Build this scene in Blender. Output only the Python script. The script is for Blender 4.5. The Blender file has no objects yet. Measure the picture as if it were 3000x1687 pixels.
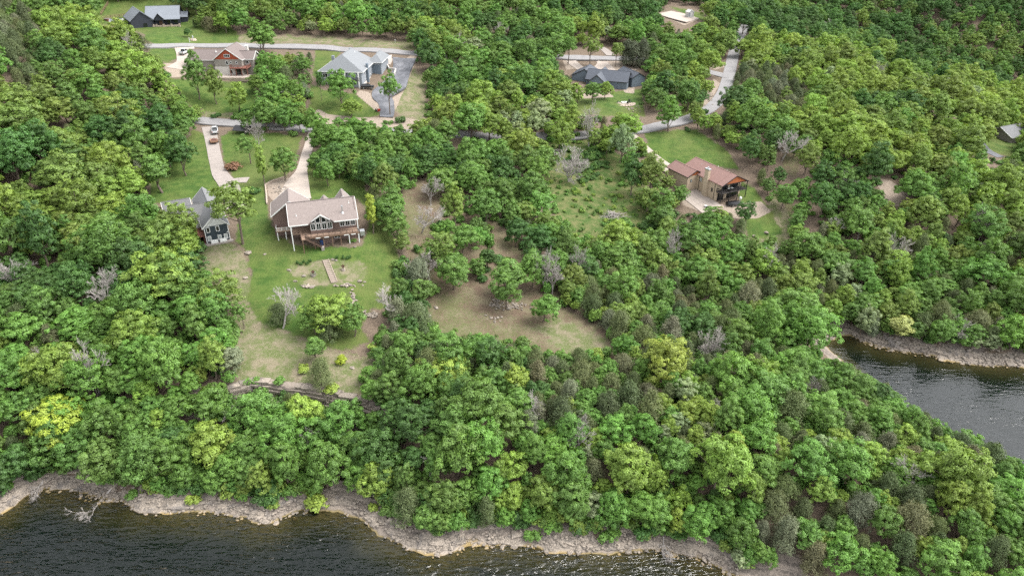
import bpy, bmesh, math, random
import numpy as np
from mathutils import Vector, Matrix

# ------------------------------------------------------------------ scene, camera, light
SC = bpy.context.scene
COL = SC.collection
rng = np.random.default_rng(7)
random.seed(7)

PW, PH, FL, CX, CY = 3000, 1687, 2027.0, 1500.0, 843.5
TH, PHI = math.radians(29.5), math.radians(0.5)
CAM = np.array([0.0, 0.0, 93.0])
FW = np.array([0, math.cos(TH), -math.sin(TH)])
_U0 = np.array([0, math.sin(TH), math.cos(TH)])
RT = math.cos(PHI) * np.array([1.0, 0, 0]) + math.sin(PHI) * _U0
UP = math.cos(PHI) * _U0 - math.sin(PHI) * np.array([1.0, 0, 0])

cd = bpy.data.cameras.new('camera')
cd.sensor_width = 36.0
cd.lens = FL / PW * 36.0
cd.clip_start, cd.clip_end = 1.0, 4000.0
cam = bpy.data.objects.new('camera', cd)
COL.objects.link(cam)
cam.matrix_world = Matrix(((RT[0], UP[0], -FW[0], CAM[0]), (RT[1], UP[1], -FW[1], CAM[1]),
                           (RT[2], UP[2], -FW[2], CAM[2]), (0, 0, 0, 1)))
SC.camera = cam

SUN_EL, SUN_AZ = math.radians(56), math.radians(82)      # azimuth from +Y towards +X
wd = bpy.data.worlds.new('World')
SC.world = wd
wd.use_nodes = True
wt = wd.node_tree
for n in list(wt.nodes):
    wt.nodes.remove(n)
wo = wt.nodes.new('ShaderNodeOutputWorld')
bg = wt.nodes.new('ShaderNodeBackground')
sky = wt.nodes.new('ShaderNodeTexSky')
sky.sky_type = 'NISHITA'
sky.sun_disc = False
sky.sun_elevation = SUN_EL
sky.sun_rotation = SUN_AZ
sky.air_density, sky.dust_density, sky.ozone_density = 1.0, 1.6, 1.0
hs = wt.nodes.new('ShaderNodeHueSaturation')             # thin high overcast: nearly colourless sky
hs.inputs['Saturation'].default_value = 0.12
bg.inputs['Strength'].default_value = 0.15
wt.links.new(sky.outputs[0], hs.inputs['Color'])
wt.links.new(hs.outputs[0], bg.inputs[0])
wt.links.new(bg.outputs[0], wo.inputs[0])

sl = bpy.data.lights.new('sun', 'SUN')
sl.energy = 1.5
sl.angle = math.radians(40)
sl.color = (1.0, 0.96, 0.90)
sun = bpy.data.objects.new('sun', sl)
COL.objects.link(sun)
_sd = Vector((math.cos(SUN_EL) * math.sin(SUN_AZ), math.cos(SUN_EL) * math.cos(SUN_AZ), math.sin(SUN_EL)))
sun.rotation_euler = _sd.to_track_quat('Z', 'Y').to_euler()
sun.location = (0, 150, 200)

SC.view_settings.view_transform = 'Standard'
SC.view_settings.look = 'None'
SC.view_settings.gamma = 1.0
SC.view_settings.use_curve_mapping = False
SC.view_settings.exposure = 1.76
SC.render.engine = 'CYCLES'
SC.cycles.max_bounces = 5
SC.cycles.diffuse_bounces = 2
SC.cycles.use_adaptive_sampling = True
SC.cycles.adaptive_threshold = 0.015
SC.cycles.use_denoising = False
SC.cycles.glossy_bounces = 3
SC.cycles.transmission_bounces = 4
SC.cycles.transparent_max_bounces = 6
SC.cycles.caustics_reflective = False
SC.cycles.caustics_refractive = False

# ------------------------------------------------------------------ photograph pixel <-> place
def ray(x, y):
    return FW + RT * ((x - CX) / FL) - UP * ((y - CY) / FL)

def at(x, y, z):
    d = ray(x, y)
    return CAM + d * ((z - CAM[2]) / d[2])

def px(P):
    q = np.atleast_2d(np.asarray(P, float)) - CAM
    zc = q @ FW
    zc = np.where(zc < 1, 1e9, zc)
    return np.stack([CX + FL * (q @ RT) / zc, CY - FL * (q @ UP) / zc, zc], 1)

def in_poly(x, y, poly):
    p = np.asarray(poly, float)
    ins = np.zeros(np.shape(x), bool)
    j = len(p) - 1
    for i in range(len(p)):
        xi, yi, xj, yj = p[i, 0], p[i, 1], p[j, 0], p[j, 1]
        c = ((yi > y) != (yj > y)) & (x < (xj - xi) * (y - yi) / (yj - yi + 1e-12) + xi)
        ins ^= c
        j = i
    return ins

def seg_dist(x, y, poly, closed=True):
    p = np.asarray(poly, float)
    d = np.full(np.shape(x), 1e9)
    n = len(p)
    for i in range(n if closed else n - 1):
        a, b = p[i], p[(i + 1) % n]
        ab = b - a
        t = np.clip(((x - a[0]) * ab[0] + (y - a[1]) * ab[1]) / (ab @ ab + 1e-9), 0, 1)
        d = np.minimum(d, np.hypot(x - a[0] - t * ab[0], y - a[1] - t * ab[1]))
    return d

def sstep(a, b, v):
    t = np.clip((v - a) / (b - a), 0, 1)
    return t * t * (3 - 2 * t)

def vnoise(x, y, s, seed=0):
    """value noise, vectorised"""
    x, y = np.asarray(x, float) / s, np.asarray(y, float) / s
    ix, iy = np.floor(x).astype(int), np.floor(y).astype(int)
    fx, fy = x - ix, y - iy
    fx, fy = fx * fx * (3 - 2 * fx), fy * fy * (3 - 2 * fy)
    def h(a, b):
        n = (a * 374761393 + b * 668265263 + seed * 974634777) & 0x7fffffff
        n = ((n ^ (n >> 13)) * 1274126177) & 0x7fffffff
        return ((n ^ (n >> 16)) & 0xffff) / 65535.0
    return ((h(ix, iy) * (1 - fx) + h(ix + 1, iy) * fx) * (1 - fy) + (h(ix, iy + 1) * (1 - fx) + h(ix + 1, iy + 1) * fx) * fy)

# ------------------------------------------------------------------ terrain
MAIN_SHORE = [(0, 1501), (31, 1482), (78, 1451), (124, 1442), (161, 1433), (217, 1439), (248, 1464), (311, 1476), (373, 1482), (425, 1498), (528, 1501), (621, 1501), (714, 1513), (761, 1529), (790, 1532), (840, 1516), (886, 1498), (948, 1488), (1010, 1495), (1073, 1523), (1119, 1560), (1166, 1588), (1228, 1616), (1275, 1628), (1321, 1619), (1383, 1606), (1476, 1600), (1524, 1597), (1617, 1606), (1710, 1616), (1804, 1616), (1897, 1613), (1943, 1619), (1974, 1631), (2037, 1644), (2099, 1672), (2150, 1700)]
COVE_SHORE = [(2402, 1005), (2442, 992), (2458, 980), (2489, 985), (2526, 1002), (2573, 1020), (2635, 1031), (2712, 1042), (2759, 1055), (2821, 1064), (2914, 1073), (3000, 1076), (3150, 1080)]
_ms = [at(x, y, 0)[:2] for x, y in MAIN_SHORE]
_cs = [at(x, y, 0)[:2] for x, y in COVE_SHORE]
POINT_SIDE = [(58, 66), (90, 55), (125, 50), (140, 57), (122, 72), (105, 83), (95, 93), (86, 105), (80, 118), (76, 132), (74, 144)]
LAKE = [(-400, 70), (-140, 84), (-100, 82)] + [tuple(p) for p in _ms] + POINT_SIDE + [tuple(p) for p in _cs] + [(200, 138), (300, 150), (700, 170), (700, -400), (-400, -400)]

CTRL_PX = [(600, 1115, 11.0), (680, 1125, 11.0), (817, 1115, 10.8), (897, 1125, 10.8), (1021, 1150, 10.7), (1061, 1155, 10.5), (300, 1050, 11.1), (0, 1000, 13.3), (900, 760, 17.8), (858, 703, 19.9), (1052, 706, 19.7), (609, 717, 19.8), (677, 702, 19.6), (870, 540, 22.6), (700, 520, 22.2), (560, 520, 21.9), (590, 360, 24.8), (740, 365, 24.6), (905, 385, 24.0), (1100, 390, 23.1), (1400, 398, 22.1), (1600, 395, 21.7), (1800, 390, 21.8), (1950, 365, 22.2), (2060, 330, 23.0), (2130, 260, 24.7), (2150, 200, 26.4), (2165, 110, 30.2), (2190, 70, 33.2), (380, 140, 39.0), (560, 137, 37.3), (740, 135, 36.2), (930, 140, 35.3), (1200, 155, 34.4), (1640, 170, 29.4), (1850, 172, 27.0), (2080, 215, 25.9), (650, 215, 33.1), (560, 240, 32.6), (620, 325, 27.0), (1065, 265, 30.2), (930, 250, 30.8), (1130, 340, 24.6), (1240, 330, 24.7), (480, 95, 40.6), (300, 40, 43.6), (0, 0, 55.5), (500, 0, 48.9), (1000, 0, 45.8), (1500, 0, 42.4), (2000, 20, 37.5), (2300, 20, 28.7), (1400, 250, 26.2), (1750, 280, 24.9), (1830, 305, 24.1), (2093, 577, 13.7), (2176, 577, 13.6), (2000, 540, 14.5), (1960, 480, 16.6), (2000, 400, 19.8), (2300, 690, 8.5), (1700, 500, 15.1), (1750, 650, 11.2), (1700, 740, 9.3), (1900, 800, 5.2), (2100, 850, 4.0), (2300, 930, 2.0), (1250, 560, 18.8), (1500, 760, 11.9), (1250, 900, 11.0), (1640, 830, 9.6), (1800, 1010, 7.7), (1600, 1000, 8.5), (1300, 1020, 9.7), (2000, 1150, 8.7), (2200, 1250, 7.9), (2400, 1350, 7.5), (2700, 1500, 6.2), (3000, 1650, 4.3), (2500, 700, 9.4), (2600, 560, 16.0), (2800, 800, 5.5), (3000, 750, 8.1), (2900, 430, 15.0), (2760, 340, 19.2), (3000, 400, 10.6), (2500, 300, 21.2), (2300, 450, 20.0), (2300, 250, 25.1), (2700, 230, 17.2), (3000, 330, 9.9), (150, 900, 14.9), (0, 700, 21.5), (300, 700, 19.0), (0, 400, 31.2), (300, 450, 25.7), (0, 150, 47.0), (200, 250, 38.0), (0, 1250, 6.8)]
CTRL_W = [(-167.4, 321.6, 40.4), (-158, 332, 41.0), (-151, 331, 40.3), (-165, 350, 43), (-178, 335, 42), (33, 298, 25.2), (46, 300, 24.8), (48, 291, 24.4), (30, 308, 25.8), (62, 193, 13.4), (66, 205, 14.6), (240, 400, 3), (300, 415, 0), (400, 400, 0), (300, 520, 42), (430, 520, 42), (180, 560, 48), (0, 500, 50), (-200, 500, 58), (-400, 400, 56), (90, 470, 40), (0, 900, 85), (300, 900, 90), (700, 800, 80), (700, 400, 15), (-400, 200, 42), (-300, 110, 18), (-170, 95, 8), (700, 200, 10), (260, 260, 10), (300, 200, 8)]
_cp = np.array([list(at(x, y, z)[:2]) + [z] for x, y, z in CTRL_PX] + [list(c) for c in CTRL_W])

def _rbf_fit(C):
    n = len(C)
    d = np.hypot(C[:, None, 0] - C[None, :, 0], C[:, None, 1] - C[None, :, 1])
    A = np.zeros((n + 3, n + 3))
    A[:n, :n] = -d + np.eye(n) * -0.25
    A[:n, n] = 1
    A[:n, n + 1:] = C[:, :2]
    A[n:, :n] = A[:n, n:].T
    return np.linalg.solve(A, np.concatenate([C[:, 2], np.zeros(3)]))
_rw = _rbf_fit(_cp)

def rbf(x, y):
    sh = np.shape(x)
    x, y = np.ravel(x), np.ravel(y)
    out = np.zeros(len(x))
    n = len(_cp)
    for i in range(0, len(x), 20000):
        a, b = x[i:i + 20000], y[i:i + 20000]
        d = np.sqrt((a[:, None] - _cp[None, :, 0]) ** 2 + (b[:, None] - _cp[None, :, 1]) ** 2 + 4.0)
        out[i:i + 20000] = -d @ _rw[:n] + _rw[n] + a * _rw[n + 1] + b * _rw[n + 2]
    return out.reshape(sh)

BLUFF = [at(x, y, 11)[:2] for x, y in [(600, 1138), (678, 1131), (743, 1112), (817, 1121), (897, 1131), (959, 1141), (1021, 1151), (1061, 1156), (1110, 1175)]]

def smin(a, b, k):
    h = np.clip(0.5 + 0.5 * (b - a) / k, 0, 1)
    return b * (1 - h) + a * h - k * h * (1 - h)

def lake_dist(x, y):
    d = seg_dist(x, y, LAKE)
    return np.where(in_poly(x, y, LAKE), -d, d)

PADS = []        # (cx, cy, half_x, half_y, yaw, z, margin): level ground under houses, filled in before the mesh is made

def raw_height(x, y):
    z = rbf(x, y)
    d = lake_dist(x, y) + (vnoise(x, y, 3.1, 3) - 0.5) * 1.2 + (vnoise(x, y, 1.1, 4) - 0.5) * 0.5
    p = np.where(d < 0, np.where(d > -4, 0.24 * d, -0.96 + 0.75 * (d + 4)), np.where(d < 6.5, 0.36 * d, 2.34 + 0.62 * (d - 6.5)))
    z = smin(z, p, 2.0)
    z = np.maximum(z, -9)
    # limestone bluff below the lawn: a step of about three metres
    bx = np.array([b[0] for b in BLUFF]); by = np.array([b[1] for b in BLUFF])
    s = np.interp(x, bx, by) - y + (vnoise(x, y, 2.3, 9) - 0.5) * 1.2
    along = sstep(bx[0] - 6, bx[0] + 2, x) * (1 - sstep(bx[-1] - 2, bx[-1] + 8, x))
    z = z - 3.3 * along * sstep(0, 0.9, s) * (1 - sstep(7, 17, s))
    wob = np.where(d > 0, 1.0, 0.3)
    z = z + wob * ((vnoise(x, y, 9, 1) - 0.5) * 0.7 + (vnoise(x, y, 2.4, 2) - 0.5) * 0.22)
    return z

def height(x, y):
    z = raw_height(x, y)
    for cx, cy, hx, hy, yaw, pz, mg in PADS:
        c, s = math.cos(yaw), math.sin(yaw)
        u = (x - cx) * c + (y - cy) * s
        v = -(x - cx) * s + (y - cy) * c
        dd = np.maximum(np.maximum(np.abs(u) - hx, np.abs(v) - hy), 0)
        w = 1 - sstep(0, mg, dd)
        z = z * (1 - w) + pz * w
    return z

def spacing(lo, hi, d0, d1, step, grow):
    a = list(np.arange(d0, d1, step))
    left, s, v = [], step, d0
    while v > lo:
        s *= grow; v -= s; left.append(v)
    right, s, v = [], step, a[-1]
    while v < hi:
        s *= grow; v += s; right.append(v)
    return np.array(left[::-1] + a + right)

GX = spacing(-420, 700, -105, 125, 0.8, 1.012)
GY = spacing(-60, 950, 74, 200, 0.7, 1.008)

def finish_terrain():
    global GZ, GXX, GYY
    GXX, GYY = np.meshgrid(GX, GY)
    GZ = height(GXX, GYY)

def hz(x, y):
    """terrain height from the mesh grid (bilinear)"""
    x, y = np.asarray(x, float), np.asarray(y, float)
    i = np.clip(np.searchsorted(GX, x) - 1, 0, len(GX) - 2)
    j = np.clip(np.searchsorted(GY, y) - 1, 0, len(GY) - 2)
    fx = np.clip((x - GX[i]) / (GX[i + 1] - GX[i]), 0, 1)
    fy = np.clip((y - GY[j]) / (GY[j + 1] - GY[j]), 0, 1)
    return (GZ[j, i] * (1 - fx) + GZ[j, i + 1] * fx) * (1 - fy) + (GZ[j + 1, i] * (1 - fx) + GZ[j + 1, i + 1] * fx) * fy

def ground(x, y):
    """the point of the terrain that the photograph shows at pixel x, y"""
    d = ray(x, y)
    t = np.arange(60, 700, 0.5)
    P = CAM + t[:, None] * d
    below = P[:, 2] < np.maximum(hz(P[:, 0], P[:, 1]), -0.0)
    k = int(np.argmax(below)) if below.any() else len(t) - 1
    a, b = t[max(k - 1, 0)], t[k]
    for _ in range(12):
        m = 0.5 * (a + b)
        p = CAM + m * d
        if p[2] < max(float(hz(p[0], p[1])), 0.0):
            b = m
        else:
            a = m
    p = CAM + 0.5 * (a + b) * d
    return np.array([p[0], p[1], max(float(hz(p[0], p[1])), 0.0)])

# ------------------------------------------------------------------ object helpers
def link(o, parent=None):
    COL.objects.link(o)
    if parent is not None:
        o.parent = parent
    return o

def mesh_obj(name, verts, faces, mats, parent=None, smooth=False, midx=None):
    me = bpy.data.meshes.new(name)
    if isinstance(verts, np.ndarray):
        verts = verts.tolist()
    me.from_pydata(verts, [], faces)
    for m in (mats if isinstance(mats, (list, tuple)) else [mats]):
        me.materials.append(m)
    if midx is not None:
        me.polygons.foreach_set('material_index', midx)
    if smooth:
        me.polygons.foreach_set('use_smooth', [True] * len(me.polygons))
    me.update()
    return link(bpy.data.objects.new(name, me), parent)

def quads_mesh(name, V, Q, mat_, smooth=False):
    """fast mesh from (n,3) verts and (m,4) quads or (m,3) triangles"""
    me = bpy.data.meshes.new(name)
    V = np.asarray(V, np.float32)
    Q = np.asarray(Q, np.int32)
    k = Q.shape[1]
    me.vertices.add(len(V))
    me.vertices.foreach_set('co', V.ravel())
    me.loops.add(Q.size)
    me.loops.foreach_set('vertex_index', Q.ravel())
    me.polygons.add(len(Q))
    me.polygons.foreach_set('loop_start', np.arange(0, Q.size, k, dtype=np.int32))
    me.polygons.foreach_set('loop_total', np.full(len(Q), k, dtype=np.int32))
    if smooth:
        me.polygons.foreach_set('use_smooth', np.ones(len(Q), bool))
    for m in (mat_ if isinstance(mat_, (list, tuple)) else [mat_]):
        me.materials.append(m)
    me.update(calc_edges=True)
    return me

def tag(o, label=None, cat=None, group=None, kind=None):
    if label: o['label'] = label
    if cat: o['category'] = cat
    if group: o['group'] = group
    if kind: o['kind'] = kind
    return o

def empty(name, loc, rz=0.0, label=None, cat=None, group=None, parent=None):
    o = bpy.data.objects.new(name, None)
    o.empty_display_size = 0.3
    link(o, parent)
    o.location = loc
    o.rotation_euler = (0, 0, rz)
    return tag(o, label, cat, group)

class MB:
    """collects boxes, prisms and bars, builds one mesh object"""
    def __init__(self):
        self.v, self.f = [], []
    def add(self, vs, fs):
        b = len(self.v)
        self.v += [tuple(map(float, p)) for p in vs]
        self.f += [tuple(b + i for i in q) for q in fs]
        return self
    def box(self, x0, x1, y0, y1, z0, z1):
        return self.add([(x0, y0, z0), (x1, y0, z0), (x1, y1, z0), (x0, y1, z0), (x0, y0, z1), (x1, y0, z1), (x1, y1, z1), (x0, y1, z1)],
                        [(3, 2, 1, 0), (4, 5, 6, 7), (0, 1, 5, 4), (1, 2, 6, 5), (2, 3, 7, 6), (3, 0, 4, 7)])
    def prism(self, pts, off):
        """polygon pts extruded by vector off"""
        n = len(pts)
        p = [Vector(q) for q in pts]
        o = Vector(off)
        vs = p + [q + o for q in p]
        fs = [tuple(range(n - 1, -1, -1)), tuple(range(n, 2 * n))] + [(i, (i + 1) % n, n + (i + 1) % n, n + i) for i in range(n)]
        return self.add(vs, fs)
    def bar(self, a, b, w, h=None, up=(0, 0, 1)):
        a, b = Vector(a), Vector(b)
        h = h or w
        d = (b - a).normalized()
        u = Vector(up)
        if abs(d.dot(u)) > 0.99: u = Vector((0, 1, 0))
        s = d.cross(u).normalized() * (w / 2)
        t = s.cross(d).normalized() * (h / 2)
        vs = [a - s - t, a + s - t, a + s + t, a - s + t, b - s - t, b + s - t, b + s + t, b - s + t]
        return self.add(vs, [(3, 2, 1, 0), (4, 5, 6, 7), (0, 1, 5, 4), (1, 2, 6, 5), (2, 3, 7, 6), (3, 0, 4, 7)])
    def cyl(self, a, b, r0, r1=None, n=10):
        a, b = Vector(a), Vector(b)
        r1 = r0 if r1 is None else r1
        d = (b - a).normalized()
        u = Vector((0, 0, 1)) if abs(d.z) < 0.9 else Vector((1, 0, 0))
        s = d.cross(u).normalized(); t = s.cross(d)
        vs = [a + (s * math.cos(k * 2 * math.pi / n) + t * math.sin(k * 2 * math.pi / n)) * r0 for k in range(n)]
        vs += [b + (s * math.cos(k * 2 * math.pi / n) + t * math.sin(k * 2 * math.pi / n)) * r1 for k in range(n)]
        return self.add(vs, [tuple(range(n)), tuple(range(2 * n - 1, n - 1, -1))] + [(k, n + k, n + (k + 1) % n, (k + 1) % n) for k in range(n)])
    def slab(self, pts, th):
        """roof plane: polygon given by its top corners, thickened downwards"""
        return self.prism(pts, (0, 0, -th))
    def build(self, name, mat_, parent=None, smooth=False):
        o = mesh_obj(name, self.v, self.f, mat_, parent, smooth)
        bm = bmesh.new(); bm.from_mesh(o.data)
        bmesh.ops.recalc_face_normals(bm, faces=bm.faces)
        bm.to_mesh(o.data); bm.free()
        return o

# ------------------------------------------------------------------ materials
M = {}
def lin(r, g, b):
    return tuple(((c / 255) / 12.92 if c / 255 <= 0.04045 else ((c / 255 + 0.055) / 1.055) ** 2.4) for c in (r, g, b)) + (1.0,)

def nodes(m):
    m.use_nodes = True
    t = m.node_tree
    for n in list(t.nodes): t.nodes.remove(n)
    out = t.nodes.new('ShaderNodeOutputMaterial')
    return t, out

def N(t, kind, **kw):
    n = t.nodes.new(kind)
    for k, v in kw.items():
        if k in n.inputs: n.inputs[k].default_value = v
        else: setattr(n, k, v)
    return n

def mixc(t, fac, a, b, mode='MIX'):
    n = t.nodes.new('ShaderNodeMix'); n.data_type = 'RGBA'; n.blend_type = mode
    for key, v in (('Factor', fac), ('A', a), ('B', b)):
        s = [i for i in n.inputs if i.name == key and (i.type == ('VALUE' if key == 'Factor' else 'RGBA'))][0]
        if hasattr(v, 'links') or isinstance(v, bpy.types.NodeSocket): t.links.new(v, s)
        else: s.default_value = v
    return [o for o in n.outputs if o.type == 'RGBA'][0]

def ramp(t, src, a, b):
    n = t.nodes.new('ShaderNodeMapRange'); n.interpolation_type = 'SMOOTHSTEP'
    n.inputs['From Min'].default_value = a; n.inputs['From Max'].default_value = b
    t.links.new(src, n.inputs['Value'])
    return n.outputs[0]

def math2(t, op, a, b=None):
    n = t.nodes.new('ShaderNodeMath'); n.operation = op
    for i, v in enumerate((a, b)):
        if v is None: continue
        if isinstance(v, bpy.types.NodeSocket): t.links.new(v, n.inputs[i])
        else: n.inputs[i].default_value = v
    return n.outputs[0]

def noise(t, scale, detail=4, rough=0.6, vec=None):
    n = N(t, 'ShaderNodeTexNoise', Scale=scale, Detail=detail, Roughness=rough)
    if vec is not None: t.links.new(vec, n.inputs['Vector'])
    return n.outputs['Fac']

def pos(t):
    return t.nodes.new('ShaderNodeNewGeometry').outputs['Position']

def surf(name, rgb, rough=0.8, var=0.18, scale=1.2, bump=0.0, bscale=8.0, metal=0.0, spec=0.4, dirt=None, stripes=None):
    """plain procedural surface: base colour with two scales of mottling and a little relief"""
    m = bpy.data.materials.new(name); t, out = nodes(m)
    b = N(t, 'ShaderNodeBsdfPrincipled', Roughness=rough, Metallic=metal)
    b.inputs['Specular IOR Level'].default_value = spec
    P = pos(t)
    c = tuple(v * 0.8 for v in rgb[:3]) + (1,)
    n1, n2 = noise(t, scale, 5, 0.65, P), noise(t, scale * 7, 3, 0.6, P)
    k = math2(t, 'ADD', math2(t, 'MULTIPLY', n1, 0.65), math2(t, 'MULTIPLY', n2, 0.35))
    lo = tuple(x * (1 - var) for x in c[:3]) + (1,)
    hi = tuple(min(1, x * (1 + var)) for x in c[:3]) + (1,)
    colr = mixc(t, ramp(t, k, 0.32, 0.68), lo, hi)
    if dirt:
        colr = mixc(t, math2(t, 'MULTIPLY', ramp(t, noise(t, scale * 0.35, 6, 0.7, P), 0.48, 0.7), dirt[3]), colr, tuple(dirt[:3]) + (1,))
    t.links.new(colr, b.inputs['Base Color'])
    if bump or stripes:
        bp = N(t, 'ShaderNodeBump', Strength=bump or 0.4, Distance=0.05)
        h = noise(t, bscale, 4, 0.6, P)
        if stripes:
            tc = t.nodes.new('ShaderNodeTexCoord')
            sep = t.nodes.new('ShaderNodeSeparateXYZ'); t.links.new(tc.outputs['Object'], sep.inputs[0])
            w = math2(t, 'FRACT', math2(t, 'MULTIPLY', sep.outputs[stripes[0]], 1.0 / stripes[1]))
            h = math2(t, 'ADD', math2(t, 'MULTIPLY', h, 0.3), w)
        t.links.new(h, bp.inputs['Height'])
        t.links.new(bp.outputs[0], b.inputs['Normal'])
    t.links.new(b.outputs[0], out.inputs[0])
    M[name] = m
    return m

surf('concrete', (0.33, 0.29, 0.265), 0.9, 0.10, 0.5, 0.1, dirt=(0.25, 0.22, 0.20, 0.5))
surf('concrete_new', (0.42, 0.36, 0.315), 0.9, 0.07, 0.4, 0.1, dirt=(0.34, 0.29, 0.25, 0.4))
surf('road_asphalt', (0.27, 0.262, 0.265), 0.9, 0.10, 0.6, 0.2, 25, dirt=(0.15, 0.145, 0.15, 0.5))
surf('dark_asphalt', (0.115, 0.12, 0.135), 0.85, 0.35, 0.45, 0.2, 25, dirt=(0.20, 0.20, 0.215, 0.7))
surf('white_paint', (0.78, 0.78, 0.76), 0.5, 0.04, 2)
surf('glass_dark', (0.015, 0.018, 0.02), 0.08, 0.2, 1, spec=0.6)
surf('blind', (0.42, 0.45, 0.44), 0.4, 0.1, 3, stripes=(2, 0.08), bump=0.2)
surf('black_metal', (0.02, 0.02, 0.022), 0.45, 0.2, 3)
surf('galv', (0.55, 0.56, 0.57), 0.35, 0.12, 4, metal=0.7)
# ------------------------------------------------------------------ what the ground is, where (outlines in the photograph, carried onto the terrain)
LAWN = [
 [(700, 640), (730, 600), (780, 600), (790, 640), (815, 690), (870, 722), (1060, 722), (1085, 640), (1055, 560), (1100, 560), (1140, 660), (1172, 760), (1165, 860), (1130, 900), (1085, 905), (1060, 960), (1090, 1000), (1000, 1030), (880, 985), (770, 950), (725, 900), (738, 800), (722, 740), (690, 700)],
 [(690, 380), (760, 385), (885, 400), (860, 480), (832, 530), (790, 530), (775, 560), (790, 650), (740, 650), (700, 560), (680, 515), (655, 470), (645, 400)],
 [(560, 375), (605, 395), (622, 490), (655, 560), (650, 620), (600, 580), (520, 590), (440, 600), (440, 520), (500, 430), (560, 395)],
 [(905, 470), (960, 480), (1070, 520), (1075, 610), (1045, 580), (900, 600), (893, 530)],
 [(485, 228), (640, 238), (745, 240), (750, 335), (620, 330), (550, 310), (520, 260)],
 [(430, 90), (560, 88), (640, 95), (700, 105), (700, 128), (460, 135), (420, 115)],
 [(255, -20), (640, -20), (660, 60), (700, 105), (560, 90), (440, 105), (395, 92), (372, 75), (255, 75)], [(440, 138), (530, 142), (520, 172), (490, 188), (435, 165)],
 [(925, 148), (1000, 150), (945, 230), (915, 225)], [(910, 245), (965, 270), (1040, 275), (1120, 335), (1050, 350), (930, 335), (905, 335)],
 [(1630, 285), (1720, 280), (1880, 260), (1890, 340), (1780, 340), (1690, 335), (1630, 310)], [(2000, 300), (2085, 258), (2090, 300), (2050, 330), (1990, 345)],
 [(1885, 385), (2040, 380), (2130, 440), (2170, 500), (2060, 480), (1960, 490), (1900, 430)],
 [(2150, 520), (2210, 550), (2260, 620), (2300, 690), (2190, 700), (2170, 600)], [(1960, 20), (2010, 28), (2065, 40), (2060, 62), (2000, 40)],
 [(2730, 310), (2800, 320), (2790, 350), (2740, 340)], [(2880, 390), (2990, 400), (2990, 470), (2890, 440)]]
DRY = [
 [(590, 722), (640, 705), (722, 742), (742, 900), (880, 985), (1000, 1030), (1110, 1060), (1130, 1170), (1000, 1150), (880, 1125), (700, 1120), (640, 1060), (690, 1000), (690, 900), (640, 840), (600, 800)],
 [(560, 112), (740, 100), (930, 108), (1230, 128), (1230, 150), (930, 130), (740, 130), (570, 132)], [(1205, 195), (1245, 225), (1250, 360), (1180, 345), (1140, 320), (1180, 250)],
 [(1560, 960), (1640, 930), (1760, 980), (1800, 1040), (1650, 1030)], [(840, 765), (1090, 765), (1090, 840), (830, 840)], [(2260, 560), (2330, 640), (2310, 720), (2220, 720)], [(590, 318), (760, 330), (760, 345), (600, 345)]]
MEADOW = [[(1560, 420), (1640, 400), (1720, 400), (1850, 470), (1890, 560), (1950, 640), (2030, 710), (1950, 740), (1820, 690), (1760, 780), (1690, 760), (1640, 670), (1610, 560), (1570, 480)]]
LITTER = [[(1170, 520), (1300, 540), (1420, 630), (1580, 740), (1660, 830), (1650, 900), (1760, 960), (1860, 1090), (1600, 1060), (1400, 1020), (1230, 990), (1250, 860), (1170, 700)], [(2300, 430), (2360, 440), (2330, 520), (2290, 500)], [(2290, 560), (2350, 640), (2320, 700)]]
GRAVEL = [[(780, 535), (870, 515), (860, 545), (840, 560), (800, 590), (785, 570)], [(905, 335), (935, 320), (960, 335), (1050, 345), (1190, 345), (1240, 355), (1240, 385), (900, 380)],
 [(1050, 265), (1080, 270), (1120, 310), (1122, 335), (1100, 325), (1045, 278)], [(1648, 178), (1690, 178), (1700, 200), (1660, 205)], [(1765, 180), (1880, 178), (1870, 205), (1800, 215)],
 [(1810, 235), (1860, 240), (1858, 275), (1830, 272)], [(1670, 265), (1780, 270), (1800, 285), (1700, 290)], [(2560, 520), (2610, 530), (2680, 580), (2660, 610), (2600, 600)], [(2000, 560), (2120, 600), (2230, 590), (2260, 620), (2220, 640), (2100, 640), (2000, 600)],
 [(480, 185), (560, 190), (560, 225), (490, 228)], [(1950, 350), (2030, 335), (2020, 350), (1950, 362)], [(1175, 180), (1210, 160), (1222, 175), (1160, 320), (1145, 335), (1150, 290)], [(2070, 175), (2130, 195), (2095, 205), (2075, 200)], [(2090, 230), (2110, 245), (2075, 310), (2055, 330), (2065, 290)], [(1960, 35), (2050, 55), (2005, 75), (1960, 55)]]

finish_terrain()
_gp = np.stack([GXX.ravel(), GYY.ravel(), GZ.ravel()], 1)
_pp = px(_gp)

def mask(polys, soft=1.2):
    out = np.zeros(len(_gp))
    for poly in polys:
        p = np.asarray(poly, float)
        sel = np.where((_pp[:, 0] > p[:, 0].min() - 60) & (_pp[:, 0] < p[:, 0].max() + 60) & (_pp[:, 1] > p[:, 1].min() - 60) & (_pp[:, 1] < p[:, 1].max() + 60) & (_pp[:, 2] < 900))[0]
        x, y, zc = _pp[sel, 0], _pp[sel, 1], _pp[sel, 2]
        d = seg_dist(x, y * 1.0, p)
        d = np.where(in_poly(x, y, p), d, -d) * zc / FL
        out[sel] = np.maximum(out[sel], sstep(-soft, soft, d))
    return out

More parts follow.
